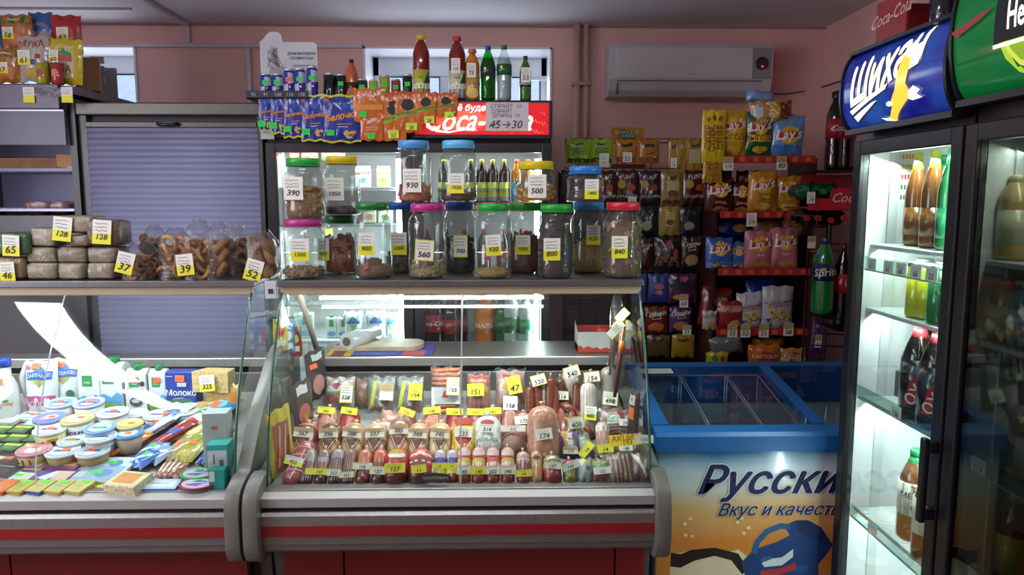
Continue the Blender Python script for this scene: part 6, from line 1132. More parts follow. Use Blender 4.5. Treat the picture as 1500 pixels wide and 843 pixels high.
for i, (px, py, d, L, lean, yaw, l) in enumerate(((777, 614, 13, .12, 15, 0, 'slim smoked sausage at the left edge of the smoked group'), (789, 612, 13, .15, 12, 5, 'smoked sausage under the tag 520'), (805, 612, 15, .15, 14, -8, 'thick smoked sausage in the middle of the smoked group'), (815, 613, 13, .12, 22, 10, 'smoked sausage bent to the right of the thick one'),
     (822, 605, 14, .13, 15, 4, 'smoked sausage behind the tag 514'), (834, 604, 14, .12, 20, 14, 'smoked sausage next to the white salami, left of it'), (843, 608, 12, .12, 16, -14, 'thin smoked sausage leaning toward the white salami'))):
    saus(l, px, py, d, L, lean, [(1, '703824')], [('l', [(-.3, -.5+.3*k), (-.05, -.45+.3*k)], .001, 'b88068') for k in range(4)], [None, ('520', 'wy', .93, 22, 16, -14), None, None, ('514', 'wy', .5, 21, 13, 4), None, None][i], g5, yaw=yaw)
for i, (x0, y0, x1, y1, l) in enumerate(((815, 628, 842, 640, 'upper small smoked sausage link'), (820, 618, 828, 650, 'small smoked sausage link beside the tag 400, left'), (838, 622, 832, 655, 'small smoked sausage link below the tag 400'), (845, 622, 866, 648, 'small smoked sausage link right of the tag 400'), (822, 612, 846, 618, 'small smoked sausage link under the tag 514'))):
    a, b = on_deck(x0, y0)+Vector((0, 0, .05)), on_deck(x1, y1)+Vector((0, 0, .02)); m_ = (a+b)/2+Vector((0, -.01, .012)); mb = MB(); mb.tube([a-m_, (a-m_)*.6+Vector((0, -.004, .002)), Vector((0, 0, 0)), (b-m_)*.6, b-m_], [.006, .0145, .0155, .014, .006], M('7c402c', 'skin'), 10)
    obj('sausage_link', mb, None, m_, label=l, cat='sausage', group='small smoked links')
obj('price_tag', tagmesh(24*s_, 18*s_, '400', 'wy'), None, on_deck(841, 640)+Vector((0, -.06, .07)), (R(-20), R(-8), 0), label='white and yellow tag 400 among the small smoked links', cat='price tag')
obj('price_tag', tagmesh(26*s_, 18*s_, '540', 'wy'), None, on_deck(836, 606)+Vector((0, -.02, .165)), (R(-12), R(-18), 0), label='white and yellow tag 540 tilted over the smoked sausages', cat='price tag')
saus('white-cased salami in clear wrap with tag 480', 864, 640, 25, .19, 20, [(1, 'c8bcb0')], [('l', [(-.3+.15*k, -.9), (-.2+.1*k, .9)], .002, '9a8478') for k in range(5)], ('480', 'yw', .42, 18, 20, 6), 'w'); saus('pale wrapped salami behind tag 154 at the back right', 866, 606, 22, .15, 12, [(1, 'b8aca4')], [], ('154', 'wy', .92, 23, 15, -6), 'w')
saus('clear-wrapped ham roll behind the tag 540', 836, 598, 26, .15, 8, [(1, 'c0b4b0')], [], None, 'w'); saus('wrapped pale ham roll at the back right corner tagged 498', 892, 604, 24, .17, 10, [(1, '9a8c84')], [], ('498', 'wy', .32, 22, 20, 8), 'w')
[o.pop('group') for o in bpy.data.objects if o.get('group') == 'w']
# packs leaning on the left glass side
for i, (px, py, wp, hp, c, its, l, X) in enumerate(((411, 682, 56, 98, 'c8b84c', [('r', -.7, -.85, .7, .6, 'a0684c'), ('l', [(-.5, -.7), (-.1, .5)], .008, 'd0b098'), ('l', [(0, -.7), (.4, .5)], .008, 'd0b098'), ('l', [(.2, -.8), (.6, .1)], .006, '6a2c24'), ('r', -.5, -.4, -.15, -.2, 'e8683c')], 'yellow-edged flat vacuum pack of bacon leaning on the left glass', -.69),
      (431, 634, 50, 76, '4a4444', [('e', 0, -.3, .6, .4, 'a8685c'), ('r', -.6, .5, .5, .85, 'b8b8b8'), ('e', .1, -.5, .3, .2, 'b88a3c')], 'dark flat vacuum pack leaning on the left glass, middle of three', -.675), (447, 602, 50, 74, '3c3838', [('e', 0, -.4, .6, .4, 'b07c74'), ('r', -.7, .3, .0, .5, 'e8683c'), ('r', -.5, .6, .6, .85, 'b0b0a8')], 'dark flat vacuum pack with orange sticker on the left glass, farthest of three', -.665))):
    p = on_deck(px, py); p = Vector((X, (2.33, 2.55, 2.72)[i], deck((2.33, 2.55, 2.72)[i])+(0, .02, .05)[i])); s = mpp(p.y, .8)
    obj('meat_pack', pillow(wp*s*.9, hp*s, .014, M(c, 'film'), its, i, .03, .003), None, p, (0, R(-6), R(66)), l, 'meat pack', 'flat packs leaning on the left glass')
# sticks hanging at the right glass
g6 = 'thin smoked sticks hanging at the right glass'
for i in range(8):
    x = .415 + .008*(i % 4); y = 2.50+.032*i; z0 = (.86, .88, .92, .9, .94, .9, .95, .93)[i]; z1 = z0+(.25, .22, .2, .22, .18, .2, .16, .18)[i]
    t = thing('smoked_stick', f'thin dark smoked sausage stick, {ORD[i]} from the front in the bundle at the right glass', 'sausage', (x, y, z0), (R(-4+(i % 3)), R(7), 0), g6)
    mb = MB(); L = z1-z0; mb.tube([(0, 0, 0), (.002, 0, L*.5), (0, 0, L)], [.006, .0085, .006], M(['5a2418', '6a3020', '4a2018'][i % 3], 'skin'), 8); obj('sausage_body', mb, t)
    mb = MB(); mb.tube([(0, 0, L*.62), (0, 0, L*.8)], .0092, M(['d8702c', 'c8a850', 'a87c4c', 'c8a850'][i % 4], 'film'), 8); obj('paper_band', mb, t)
    if i != 3: tag(t, .030, .052, '', 'wy', (-.035+.011*i, -.02-.002*i, L+(-.02, .0, .02, 0, -.02, -.045, -.03, -.06)[i]), (R(6), R(36), R(-12)), i)
obj('clear_bag', pillow(.09, .34, .05, M('eef2f2', 'wrap'), [], 44, .05, .012), None, (.445, 2.62, .86), (R(-4), R(8), R(60)), 'clear plastic bag around the hanging smoked sticks', 'bag')
obj('meat_pack', pillow(.06, .17, .02, M('3a3030', 'film'), [('r', -.6, -.2, .5, .3, 'c8642c'), ('r', -.6, .4, .5, .8, 'a8a8a0')], 45, .05, .004), None, (.463, 2.42, .74), (0, R(5), R(-66)), 'small dark pack with orange label standing at the right glass', 'meat pack')
# on the worktop behind the meat counter
t = thing('cutting_board', 'pale wooden cutting board with a rounded end on the worktop', 'cutting board', (Xat(490, 2.99, .93), 2.99, .926)); Lb = Xat(618, 2.99, .93)-t.location.x
pts = [(0, 0), (Lb-.05, 0)]+[(Lb-.05+.05*math.sin(a), .09-.09*math.cos(a)) for a in [math.pi*k/8 for k in range(1, 8)]]+[(Lb-.05, .18), (.04, .18)]
obj('board', MB().prism(pts, 'z', 0, .016, M('b8a284', 'wood')), t)
mb = MB(); a = Xat(478, 2.925, .925); b = Xat(633, 2.925, .925); mb.box(a, b, 2.915, 3.16, .9205, .9255, M('3a3f8a', 'card'))
mb.box(a, a+.10, 2.913, 3.10, .9206, .9257, M('c8a82c', 'card')); mb.box(a+.02, a+.07, 2.912, 3.0, .9207, .9258, M('8a3c34', 'card')); mb.box(b-.12, b-.03, 2.912, 3.0, .9207, .9258, M('a8444c', 'card')); obj('printed_cardboard', mb, label='blue and yellow printed cardboard sheet under the cutting board', cat='cardboard')
t = thing('film_roll', 'roll of clear packing film on the worktop at the left', 'film roll', (-.61, 2.99, .965), (R(-90), 0, R(-22)))
obj('film', MB().lathe([(.036, 0), (.036, .22)], M('c8ced0', 'gloss'), 20), t); obj('core', MB().lathe([(.018, -.004), (.018, .226)], M('6a5a48', 'card'), 14), t, (0, 0, 0))
t = thing('open_box', 'open white cardboard box with red wavy print on the worktop', 'box', (Xat(870, 3.0, .95), 3.02, .9215), (0, 0, R(0)), None); t.location.x = Xat(872, 3.0, .95)
w_, d_, h_ = .155, .12, .085; RWV = [('p', [(-1, -1), (-1, -.45), (-.85, -.3), (-.7, -.6), (-.45, -.35), (-.2, -.6), (0, -.45), (.2, -.7), (.5, -.5), (.7, -.65), (1, -.5), (1, -1)], 'b83a2c')]
mb = MB(); mb.box(-w_/2, w_/2, -d_/2, -d_/2+.002, 0, h_, M('b8b4b0', 'card')); dec(mb, lambda u, v, e: (u*w_/2, -d_/2-e, h_/2+v*h_/2), w_, h_, RWV); obj('front_panel', mb, t)
mb = MB(); mb.add([(-w_/2, -d_/2, 0), (-w_/2, d_/2, 0), (-w_/2, d_/2, h_*1.4), (-w_/2, -d_/2, h_)], [(0, 1, 2, 3)], M('b8b4b0', 'card')); mb.box(-w_/2, -w_/2+.002, -d_/2, d_/2, 0, .03, M('b83a2c', 'card')); obj('side_panel', mb, t)
mb = MB(); mb.box(w_/2-.002, w_/2, -d_/2, d_/2, 0, h_, M('a8342c', 'card')); mb.box(-w_/2, w_/2, d_/2-.002, d_/2, 0, h_*1.1, M('a8342c', 'card')); mb.box(-w_/2, w_/2, -d_/2, d_/2, 0, .002, M('a8a4a0', 'card')); obj('back_panel', mb, t)
mb = MB(); mb.blob((.03, -.02, h_), (.03, .02, .014), M('b83a34', 'film'), 10, 6, 3); obj('red_wrapper', mb, t)

# ================================================================ DAIRY COUNTER
def sticker(u, v, w, h, c='f8703c', su=.26, sv=.2): return [('r', u-su, v-sv, u+su, v+sv, c), ('l', [(u-su*.6+su*.2*i, v+sv*.3*(-1)**i) for i in range(7)], .0012, '3a2418')]
def cup(label, px, py, wp, H, lid, body, st='f8703c', its=(), side=(), name='dairy_cup', up=0, lidmix=None):
    p = on_deck(px, py, H+up); r = wp*mpp(p.y, .8)/2; p.z += up
    t = thing(name, label, 'dairy cup', p, (R(SL*57.3), 0, 0), 'round dairy cups with lids')
    t.rotation_euler = (SL*.6, 0, 0)
    mb = MB(); mb.lathe([(r*.74, 0), (r*.78, .002), (r*.95, H-.007)], M(body, 'plastic'), 24); dec(mb, lambda u, v, e: ((r*(.86+.09*v)+e+.001)*math.sin(u*math.pi), -(r*(.86+.09*v)+e+.001)*math.cos(u*math.pi), H*.45+v*H*.4), 2*math.pi*r*.88, H*.8, side, fine=r*.4); obj('cup_body', mb, t)
    mb = MB(); mb.lathe([(r*.97, H-.009), (r, H-.008), (r*1.0, H-.001), (r*.95, H), (r*.93, H-.002), (.001, H-.0022)], M(lid if lidmix is None else lidmix, 'film'), 26)
    dec(mb, Ftop(2*r*.9, 2*r*.9, H-.0018), 2*r*.9, 2*r*.9, list(its)+(sticker(random.Random(px).uniform(-.1, .2), random.Random(px+1).uniform(-.1, .3), 1, 1, st) if st else [])); obj('lid', mb, t); return t
OR, GN = 'f8703c', '34d84a'
li = lambda a, b='d8dce0': [('e', 0, 0, .8, .8, a), ('e', 0, -.15, .5, .45, b), ('p', [(-.6, -.2), (-.5, .1), (.5, .1), (.6, -.2)], '3a5a9c')]
cup('sour cream cup with blue patterned lid, farthest left of the back cups', 91, 588, 42, .08, 'b8c8d8', 'd4d8da', OR, li('7aa0c8'))
cup('sour cream cup with violet-blue lid behind the white deep cup', 132, 588, 42, .08, 'b8c0d8', 'd4d8da', OR, li('7a84b8'))
cup('white-lidded cup at the right of the back cups', 167, 602, 43, .075, 'd4dce0', 'ccd0d0', OR, li('a8c0d0', 'e0e4e4'))
cup('cup with a deep blue-violet lid beside the gold-lidded one', 74, 610, 43, .075, '7c86c4', 'd4d8da', OR, [('e', -.2, -.2, .4, .35, 'c88ab0'), ('e', .1, .1, .5, .4, 'c0c8e0')])
cup('deep white sour cream cup with a gold lid', 115, 612, 44, .08, 'c8b878', 'd4d6d4', OR, [('e', 0, 0, .75, .7, 'd4cca8')], [('t', .12, .1, .022, 'СМЕ', '2a3a8a', 0, 0, .03), ('e', -.1, .2, .04, .3, '9a9aa8')])
cup('yogurt cup with a white lid and berries on yellow, left of the gold lid', 75, 627, 45, .075, 'd0d8dc', 'd8c88c', OR, li('b8c4d0'), [('e', -.1+.1*i, -.1+.3*(i % 2), .035, .25, ['3a3a6a', 'c84a2c', '2c2c5a'][i % 3]) for i in range(4)] + [('r', .1, 0, .3, .7, 'd8a82c')])
cup('cup with a gold lid at the right rear of the cup group', 191, 619, 38, .07, 'd0c088', 'd0ccb8', OR, [('e', 0, 0, .7, .7, 'c8b470')])
cup('cup with a blue lid and a green sticker', 148, 625, 42, .07, '7aa4cc', 'ccd0d4', GN, li('a8c4d8'), up=.01)
cup('big clear cup with white lid below the green-stickered one', 149, 638, 44, .07, 'd0d4d8', 'b8a89c', OR, li('a8b8cc'), [('e', 0, -.1, .1, .3, '6a3a4c')])
cup('clear cup with a bright blue lid at the right edge of the cups', 189, 633, 40, .065, '5a92c4', 'b8a08c', OR, [('e', 0, 0, .75, .7, 'a8c0d0')])
cup('shallow pale cup in the middle of the front cups', 108, 643, 42, .05, 'c8d4cc', 'b8b8a8', OR, li('b8d0cc', 'a8b8a0'))
cup('cup with a pink-red lid at the front left of the cups', 51, 657, 47, .055, 'c89098', 'c8b078', OR, [('e', 0, 0, .8, .8, 'c08088'), ('e', 0, -.1, .5, .5, 'd8c8b8')], [('r', -.1, -.5, .1, .5, 'a83c34')])
cup('cup with a white lid, middle of the three front cups', 93, 659, 47, .05, 'd0d4dc', 'a8985c', OR, li('b8c0d0'))
cup('cup with a white lid, right of the three front cups', 137, 659, 47, .05, 'ccd0dc', 'b0885c', OR, li('b0b8d0'))
cup('white round cheese tub under the glare, behind the film packs', 232, 606, 40, .05, 'd8dcdc', 'd4d8d8', None, li('c8ccd8'))
cup('white tub beside the purple-flower lid', 200, 604, 34, .045, 'd8dcdc', 'd4d8d8', None, [])
cup('white lid with purple flowers in front of the blue milk box', 272, 600, 40, .04, 'd8d8dc', 'd4d8d8', OR, [('e', -.5+.1*i, .3-.2*i, .12, .12, '5a4a9a') for i in range(4)])
# bottle, pouches, cartons at the back
p = on_deck(12, 612); s = mpp(p.y, .85)
mb = MB(); t = thing('milk_bottle', 'white milk bottle with blue cap at the far left of the dairy counter', 'bottle', p)
r = 17*s; H = 76*s; mb.lathe([(r*.9, 0), (r, H*.05), (r*.96, H*.45), (r*.9, H*.62), (r*.62, H*.78), (r*.5, H*.8), (r*.48, H)], M('ccd4d2', 'plastic'), 20); dec(mb, Fcyl(r*1.0, 0, H*.6), 2*math.pi*r, H*.6, [('t', .12, .0, .016, 'МОЛОКО' if 0 else 'Молоко', 'c88a80', 6, .2, .02), ('p', [(.0, -.25), (.0, -.12), (.3, .0), (.3, -.1)], '3a9ac8'), ('e', .15, .25, .08, .08, '4a8a4c')]); obj('bottle_body', mb, t)
obj('cap', MB().lathe([(r*.56, H), (r*.56, H*1.13), (r*.5, H*1.15)], M('1c4ab0', 'plastic'), 18), t); tag(t, 14*s, 9*s, '', 'o', (-.004, -r*.85, H*.74), (R(-20), 0, 0))
def pouch(label, px, py, wp, hp, c2, txt, seed):
    p = on_deck(px, py); s = mpp(p.y, .85); w, h = wp*s, hp*s; t = thing('milk_pouch', label, 'milk pouch', p, (R(-6), 0, 0), 'milk pouches with windmill print')
    its = [('r', -.95, -.95, .95, -.3 if c2 == 'b0508c' else -.55, c2), ('e', .05, .35, .42, .25, '8ab04c'), ('e', .05, .25, .13, .22, 'a8885c'), ('e', .05, .62, .35, .2, '3a72b4'), ('p', [(-.7, .32), (-.75, .6), (.85, .6), (.8, .32)], '2c5aa8'), ('t', .05, .46, w*.15, 'ДАВЛЕКАНОВО', 'dce4ec', 0, 0, .01, .62), ('e', -.75, .78, .14, .09, c2 if c2[0] == 'b' else '3a5aa8')] + ([('t', .05, -.6, w*.22, 'МОЛОКО', 'e0b8d0', 0, 0, .02)] if txt else [('e', .5, -.35, .25, .15, '3a6a4c')]) + sticker(-.2, .8, 1, 1, OR, .3, .1)
    obj('pouch', pillow(w, h, w*.4, M('d0d8da', 'film'), its, seed, .05, .005), t)
    obj('spout_corner', MB().tube([(-w*.5, 0, h*.3), (-w*.62, 0, h*.7), (-w*.48, 0, h*.97)], [.006, .011, .006], M('c8d0d4', 'plastic'), 8), t)
pouch('white milk pouch with magenta lower band behind the dairy cups', 62, 607, 46, 78, 'b0508c', 1, 1); pouch('white milk pouch with blue lower band behind the dairy cups', 97, 600, 48, 74, '3a5a94', 0, 2)
def carton(label, px, py, wp, hp, kind, sc=True):
    p = on_deck(px, py); s = mpp(p.y, .85); w, h = wp*s, hp*s; d = w*.9; t = thing('milk_carton', label, 'carton', p, (0, 0, 0), 'gable cartons with green caps')
    hb_ = h*.8; mb = MB(); W = M('d4dada', 'film'); mb.box(-w/2, w/2, -d/2, d/2, 0, hb_, W, .002)
    mb.prism([(-d/2, hb_-.001), (-d*.1, h*.9), (d*.1, h*.9), (d/2, hb_-.001)], 'x', -w/2, w/2, W)
    its = [('r', -.6, .3, .35, .85, '2a8a44'), ('t', -.12, .5, w*.16, 'Чистое' if 0 else 'наш', 'dce8dc')]
    if kind == 'm': its += [('p', [(-1, -.75), (-1, -.3), (-.5, -.15), (.1, -.35), (.6, -.1), (1, -.25), (1, -.75)], '5a9ac8'), ('r', -1, -1, 1, -.7, '5a9a3c'), ('e', -.2, -.72, .9, .12, '7ab04c')]
    else: its += [('t', 0, .1, w*.21, 'ЙОГУРТ', '3a3a3a', 0, 0, .02), ('e', .65, .5, .25, .15, '3a2c3c'), ('e', 0, -.5, .6, .25, '4a4a4c'), ('e', 0, -.45, .4, .12, 'b8b8b8')]
    dec(mb, Fplane(w, hb_, -d/2-.0004), w, hb_, its + (sticker(.05 if kind == 'm' else -.1, .7, 1, 1, OR, .42, .13) if sc else [])); obj('carton_body', mb, t)
    obj('cap', MB().lathe([(w*.25, h*.87), (w*.25, h*.98), (w*.22, h)], M('1c7a3c', 'plastic'), 16), t, (0, -.0, 0))
carton('white gable milk carton with mountains and green cap, leftmost of four', 140, 600, 30, 72, 'm', False); carton('white gable milk carton with orange sticker, second of four', 171, 598, 34, 76, 'm'); carton('white yogurt carton with green cap, third of four', 207, 598, 30, 66, 'y'); carton('narrow white carton with green cap beside the blue milk box, fourth of four', 237, 598, 24, 65, 'm')
p = on_deck(272, 602); s = mpp(p.y, .85); w, h, d = 44*s, 60*s, .06
mb = MB(); mb.box(-w/2, w/2, -d/2, d/2, 0, h, M('24429a', 'film'), .002); dec(mb, Fplane(w, h, -d/2-.0004), w, h, [('t', 0, -.02, w*.27, 'Молоко', 'e0e4e8', 0, 0, .02), ('r', -.95, -1, .95, -.5, '4a90c0'), ('e', .0, -.45, .8, .2, '3a6a4c'), ('e', .6, -.75, .2, .16, 'c8ccd0'), ('l', [(-.5, -.3), (.2, -.25)], .002, 'c8d0e0'), ('l', [(-.9, .8), (-.5, .8)], .003, 'a8b8e0'), ('r', -.2, .3, .4, .5, 'b8c0d0')] + sticker(.0, .7, 1, 1, OR, .3, .16)); obj('milk_box', mb, None, p, (0, 0, R(-2)), 'blue milk box with white lettering beside the cheese blocks', 'carton')
# cheese
def cheese(label, px, py, wp, hp, c, rz, up=0, tg=None):
    p = on_deck(px, py); s = mpp(p.y, .85); w, h = wp*s, hp*s; p.z += up; mb = MB()
    mb.prism([(-w/2, -.03), (w/2, -.04), (w/2*.95, .035), (-w/2*.6, .04)], 'z', 0, h, M(c, 'food')); bm = bmesh.new()
    t = thing('cheese_block', label, 'cheese', p, (0, 0, R(rz)), 'cheese blocks stacked at the back of the dairy counter'); obj('cheese', mb, t)
    if tg: tag(t, 22*s, 23*s, tg, 'yw', (-.004, -.05, h*.5), (R(-8), R(-6), 0))
cheese('yellow cheese block at the bottom of the cheese stack, left', 306, 608, 24, 20, 'd0b070', -10); cheese('yellow cheese block in the middle of the cheese stack', 325, 604, 36, 32, 'c8a868', 6)
cheese('long cheese block on top of the stack, tagged 325', 316, 604, 54, 30, 'd0b478', -4, 33*mpp(2.7, .85), '325')
# film packs in the middle and right of the dairy counter
def lay(label, px, py, wp, hp, dp, col, its, seed, roll=0, lean=68, name='food_packet', cat='food packet', grp='film packets lying in the dairy counter', st=None, kind='film'):
    p = on_deck(px, py); s = mpp(p.y, .8); w, h = wp*s, hp*s*1.7
    t = obj(name, pillow(w, h, dp*s, M(col, kind), list(its)+(sticker(.1, .2, 1, 1, st) if st else []), seed, .08, .004), None, p+Vector((0, 0, .012)), None, label, cat, grp)
    t.rotation_euler = (Matrix.Rotation(R(roll), 3, 'Z') @ Matrix.Rotation(R(-lean), 3, 'X')).to_euler(); return t
lay('large blue film packet with a green oval and orange sticker', 285, 632, 56, 44, 20, '2c86b8', [('e', 0, -.35, .7, .3, 'dce8e0'), ('e', 0, -.35, .6, .22, '2a8a3c'), ('e', 0, .3, .7, .35, '6ab4d8'), ('l', [(-.3, -.3), (.4, -.38)], .006, 'e0ece0')], 1, -28, st=OR)
lay('white film packet of curd under the bright glare', 225, 632, 44, 36, 18, 'c4ccd0', [('p', [(-.8, -.6), (.8, .1), (.8, .3), (-.8, -.3)], '4a6aa8')], 2, -30); lay('white and blue packet with purple stripes left of the large blue one', 213, 640, 40, 34, 16, 'b8c4d4', [('l', [(-.6+.3*i, -.8), (-.4+.3*i, .8)], .004, '4a5aa0') for i in range(5)], 3, -35, st=OR)
lay('olive brown packet with an oval window below the blue one', 268, 658, 44, 32, 18, 'a8905c', [('e', 0, 0, .6, .5, 'c8b478'), ('l', [(-.5, -.1), (0, -.3), (.5, .2)], .005, 'e0dcc8')], 4, -24); lay('white and red striped packet slanting in the middle', 243, 650, 34, 40, 14, 'd0ccc8', [('r', -.9, -.9, .0, -.2, 'b83c34'), ('r', -.2, .1, .8, .4, 'b83c34')], 5, -42)
lay('red and white wrapped bar slanting between cups and packets', 209, 668, 22, 50, 12, '9a2430', [('p', [(-.9, -.2), (.9, .1), (.9, .4), (-.9, .1)], '3a5ab0'), ('r', -.8, .5, .8, .8, '7a3428')], 6, -48); lay('white and blue wrapped bar behind the red one', 190, 652, 24, 40, 12, 'b8c0cc', [('e', 0, 0, .6, .3, '3a5aa0')], 7, -48, st=OR)
for i, (px, py) in enumerate(((160, 672), (172, 668), (184, 664))): lay(f'orange glazed curd bar, {["left", "middle", "right"][i]} of three', px, py, 20, 24, 12, 'd8862c', [('r', -.8, -.6, .8, -.2, '3a4a9a'), ('e', 0, .3, .5, .3, 'e0a850')], 8+i, -38, grp='orange glazed curd bars', st=OR if i == 1 else None)
lay('small brown snack in clear wrap with orange sticker', 240, 680, 26, 30, 14, 'a89468', [('r', -.6, -.9, .6, -.4, '7a5c3c')], 12, -28, st=OR); lay('green and yellow cheese packet with orange sticker', 263, 682, 40, 36, 14, '9a9a3c', [('r', -.9, -.9, .9, -.4, 'b89a4c'), ('r', -.6, .4, .4, .7, '5a9a34')], 13, -16, st=OR)
lay('violet and blue packet with a green label near the tea boxes', 298, 668, 36, 34, 14, '5a4c9a', [('e', 0, .3, .7, .4, 'a8b4d8'), ('r', -.9, -.9, .9, -.3, '7a5a5c')], 14, -20, st=GN); lay('blue and white butter pack with orange sticker beside the tea boxes', 302, 685, 36, 24, 14, '2c3c90', [('r', -.9, .1, .6, .6, 'c8d0d8'), ('t', -.1, -.4, .014, 'Ассорти' if 0 else 'масло', 'd8dce8')], 15, -12, st=OR)
for i, (px, py, c) in enumerate(((196, 690, '3a6ab0'), (218, 684, '8a9ab8'), (206, 678, '5a8ac0'))): lay(f'blue and white foil packet, {["front", "right", "rear"][i]} of three beside the trays', px, py, 36, 24, 12, c, [('p', [(-.8, -.5), (.6, .4), (.8, .2), (-.6, -.7)], 'd0d8e0')], 16+i, -32, st=GN if i != 1 else None)
lay('silver-blue yogurt packet with green sticker lying on the trays', 118, 690, 28, 36, 14, '8ab4c4', [('r', -.7, -.9, .7, -.3, '3a8ab0'), ('e', .3, .6, .3, .2, 'a84a44')], 20, -30, lean=60, st=GN); lay('striped candy pieces in clear wrap near the front right', 243, 706, 40, 20, 12, 'a86858', [('r', -.8+.4*i, -.6, -.6+.4*i, .6, 'd8c4b8') for i in range(4)], 21, -8, kind='wrap' if 0 else 'film')
lay('white packet of soft cheese with blue corner under the glare', 252, 622, 34, 30, 16, 'ccd4d8', [('e', .3, 0, .4, .4, '8aa4c8')], 22, -26)
lay('pale yellow corn or fruit packet hung beside the counter arm', 342, 612, 22, 26, 10, 'b8a04c', [('e', 0, 0, .6, .5, 'c8782c')], 23, 0, lean=10)
def flat(label, px, py, wp, dp, H, col, its, rz=0, name='food_pack', cat='food pack', grp=None, st=None, edge=None, up=0, bev=.003, kind='film'):
    p = on_deck(px, py, H+up); s = mpp(p.y, .8); w = wp*s; d = dp*s*2.4; p.z += up
    its = list(its)+(sticker(.0, .1, 1, 1, st, .22, .2) if st else [])
    mb = MB(); mb.box(-w/2, w/2, -d/2, d/2, 0, H, M(edge or col, kind), min(bev, H*.4)); dec(mb, Ftop(w, d, H), w, d, ([('r', -.96, -.94, .96, .94, col)] if edge else [])+its, .0004)
    return obj(name, mb, None, p, (SL, 0, R(rz)), label, cat, grp)
sp_ = [('r', -.9, -.7, .6, .7, 'c8b8d0'), ('t', -.1, .1, .012, 'сыр', '5a4a8a'), ('r', .2, -.6, .8, .5, 'c8c0a0')]
flat('yellow cheese slice pack, rear left of four alike at the front', 47, 677, 56, 15, .018, '6a5a9a', [('p', [(-.8, -.5), (-.2, .6), (.3, .5), (-.2, -.7)], 'd0c4d8'), ('r', .1, -.6, .8, .5, 'c8b068')], -8, grp='cheese slice packs', edge='d8c020'); flat('red-edged cheese slice pack, rear right of four alike at the front', 98, 677, 54, 15, .018, '6a4a90', [('p', [(-.8, -.5), (-.2, .6), (.3, .5), (-.2, -.7)], 'd0c4d8'), ('r', .1, -.6, .8, .6, 'd89858')], -8, grp='cheese slice packs', edge='a8302c')
flat('violet cheese slice pack with green sticker, front left of four alike', 28, 697, 56, 15, .018, '4a4490', [('p', [(-.8, -.5), (-.2, .6), (.3, .5), (-.2, -.7)], 'c8c4d8'), ('r', .0, -.6, .8, .5, 'b8b8a0')], -8, grp='cheese slice packs', st=GN, edge='b0884c'); flat('violet and cream cheese slice pack, front right of four alike', 82, 696, 56, 16, .018, '4a4490', [('p', [(-.8, -.5), (-.2, .6), (.3, .5), (-.2, -.7)], 'c8c4d8'), ('r', .0, -.7, .85, .6, 'c8a890')], -8, grp='cheese slice packs', edge='a8603c')
for i, (px, c, c2) in enumerate(((6, 'c86a34', 'c87a44'), (32, 'b89c44', '8aa04c'), (60, 'b8a858', 'b0b06c'), (88, 'b8aa5c', '9ab06c'), (118, 'c0b468', 'b0b078'))):
    flat(f'small butter brick, {ORD[i]} from the left along the front edge of the dairy counter', px, 711, 30, 14, .026, c, [('r', -.8, -.6, .4, .4, c2), ('l', [(-.6, .0), (.3, .0)], .002, '6a5a2c'), ('r', -.3, .4, .5, .8, '50d850' if i else 'e86a3c')], -14, grp='butter bricks along the front edge', edge=['a8502c', 'a88a34', '2a4a8a', 'a89a4c', 'a8a054'][i])
flat('clear tray of blue-labelled cheese with green stickers, rear tray', 165, 679, 62, 16, .015, 'b8c8cc', [('e', .2, 0, .3, .5, '5a7ab0'), ('r', -.8, -.5, -.3, .5, '9ab0c0')], -4, st=GN, edge='ccd8d8', grp='clear trays with blue labels'); flat('clear tray with blue label and green sticker, front tray', 142, 693, 72, 18, .018, '8aa4bc', [('e', .3, 0, .35, .5, '6a84b8'), ('r', -.9, -.6, -.4, .6, 'a8b8b8')], -4, st=GN, edge='c4d0cc', grp='clear trays with blue labels')
flat('large pale cheese or butter block with orange-brown label near the front', 190, 700, 52, 17, .045, 'd0c49c', [('r', -.7, -.6, .6, .7, 'c88c4c')], -14, name='butter_block', cat='butter', edge='d4cca4', kind='food'); flat('yellow and black packet in front of the trays', 150, 714, 38, 8, .014, 'd0c428', [('l', [(-.8, -.5), (.6, -.5)], .006, '1c1c1c')], -6)
for i, z in enumerate((0, .012)): flat(['lower blue-rimmed flat tub at the front edge', 'upper blue-rimmed flat tub with white lid at the front edge'][i], 232, 716-7*i, 62, 12, .012, 'a8c8e0', [('r', -.8, -.6, .8, .6, 'd0dce4'), ('l', [(-.5, .1), (.5, .1)], .003, 'b84a4c')], 0, name='cheese_tub', cat='tub', up=z, edge='3a72b4', grp='flat blue-rimmed tubs')
def oval(label, px, py, wp, c, up, H=.03):
    p = on_deck(px, py, H+up); s = mpp(p.y, .8); r = wp*s/2; p.z += up; t = thing('spread_tub', label, 'tub', p, (SL, 0, 0)); 
    obj('tub_body', MB().lathe([(r*.82, 0), (r*.93, H-.006)], M('5a6a6c', 'plastic'), 24, sy=.62), t); mb = MB(); mb.lathe([(r*.97, H-.008), (r, H-.006), (r, H), (r*.9, H+.001), (r*.88, H-.001), (.001, H-.001)], M(c, 'plastic'), 28, sy=.62)
    dec(mb, Ftop(r*2, r*1.24, H-.0008), r*2, r*1.24, [('e', 0, 0, .84, .84, 'b8b4c4'), ('p', [(-.6, -.3), (0, .5), (.6, .3), (.1, -.5)], '6a5aa8'), ('l', [(-.4, 0), (.4, .1)], .004, 'dcdce8')]+sticker(.0, .55, 1, 1, GN, .25, .14)); obj('lid', mb, t)
oval('oval spread tub with a dark red rim at the front right of the dairy counter', 289, 707, 52, '8a1c3c', 0, .035); oval('oval spread tub with a green rim behind the dark red one', 290, 692, 50, '3aa83c', .0, .035)
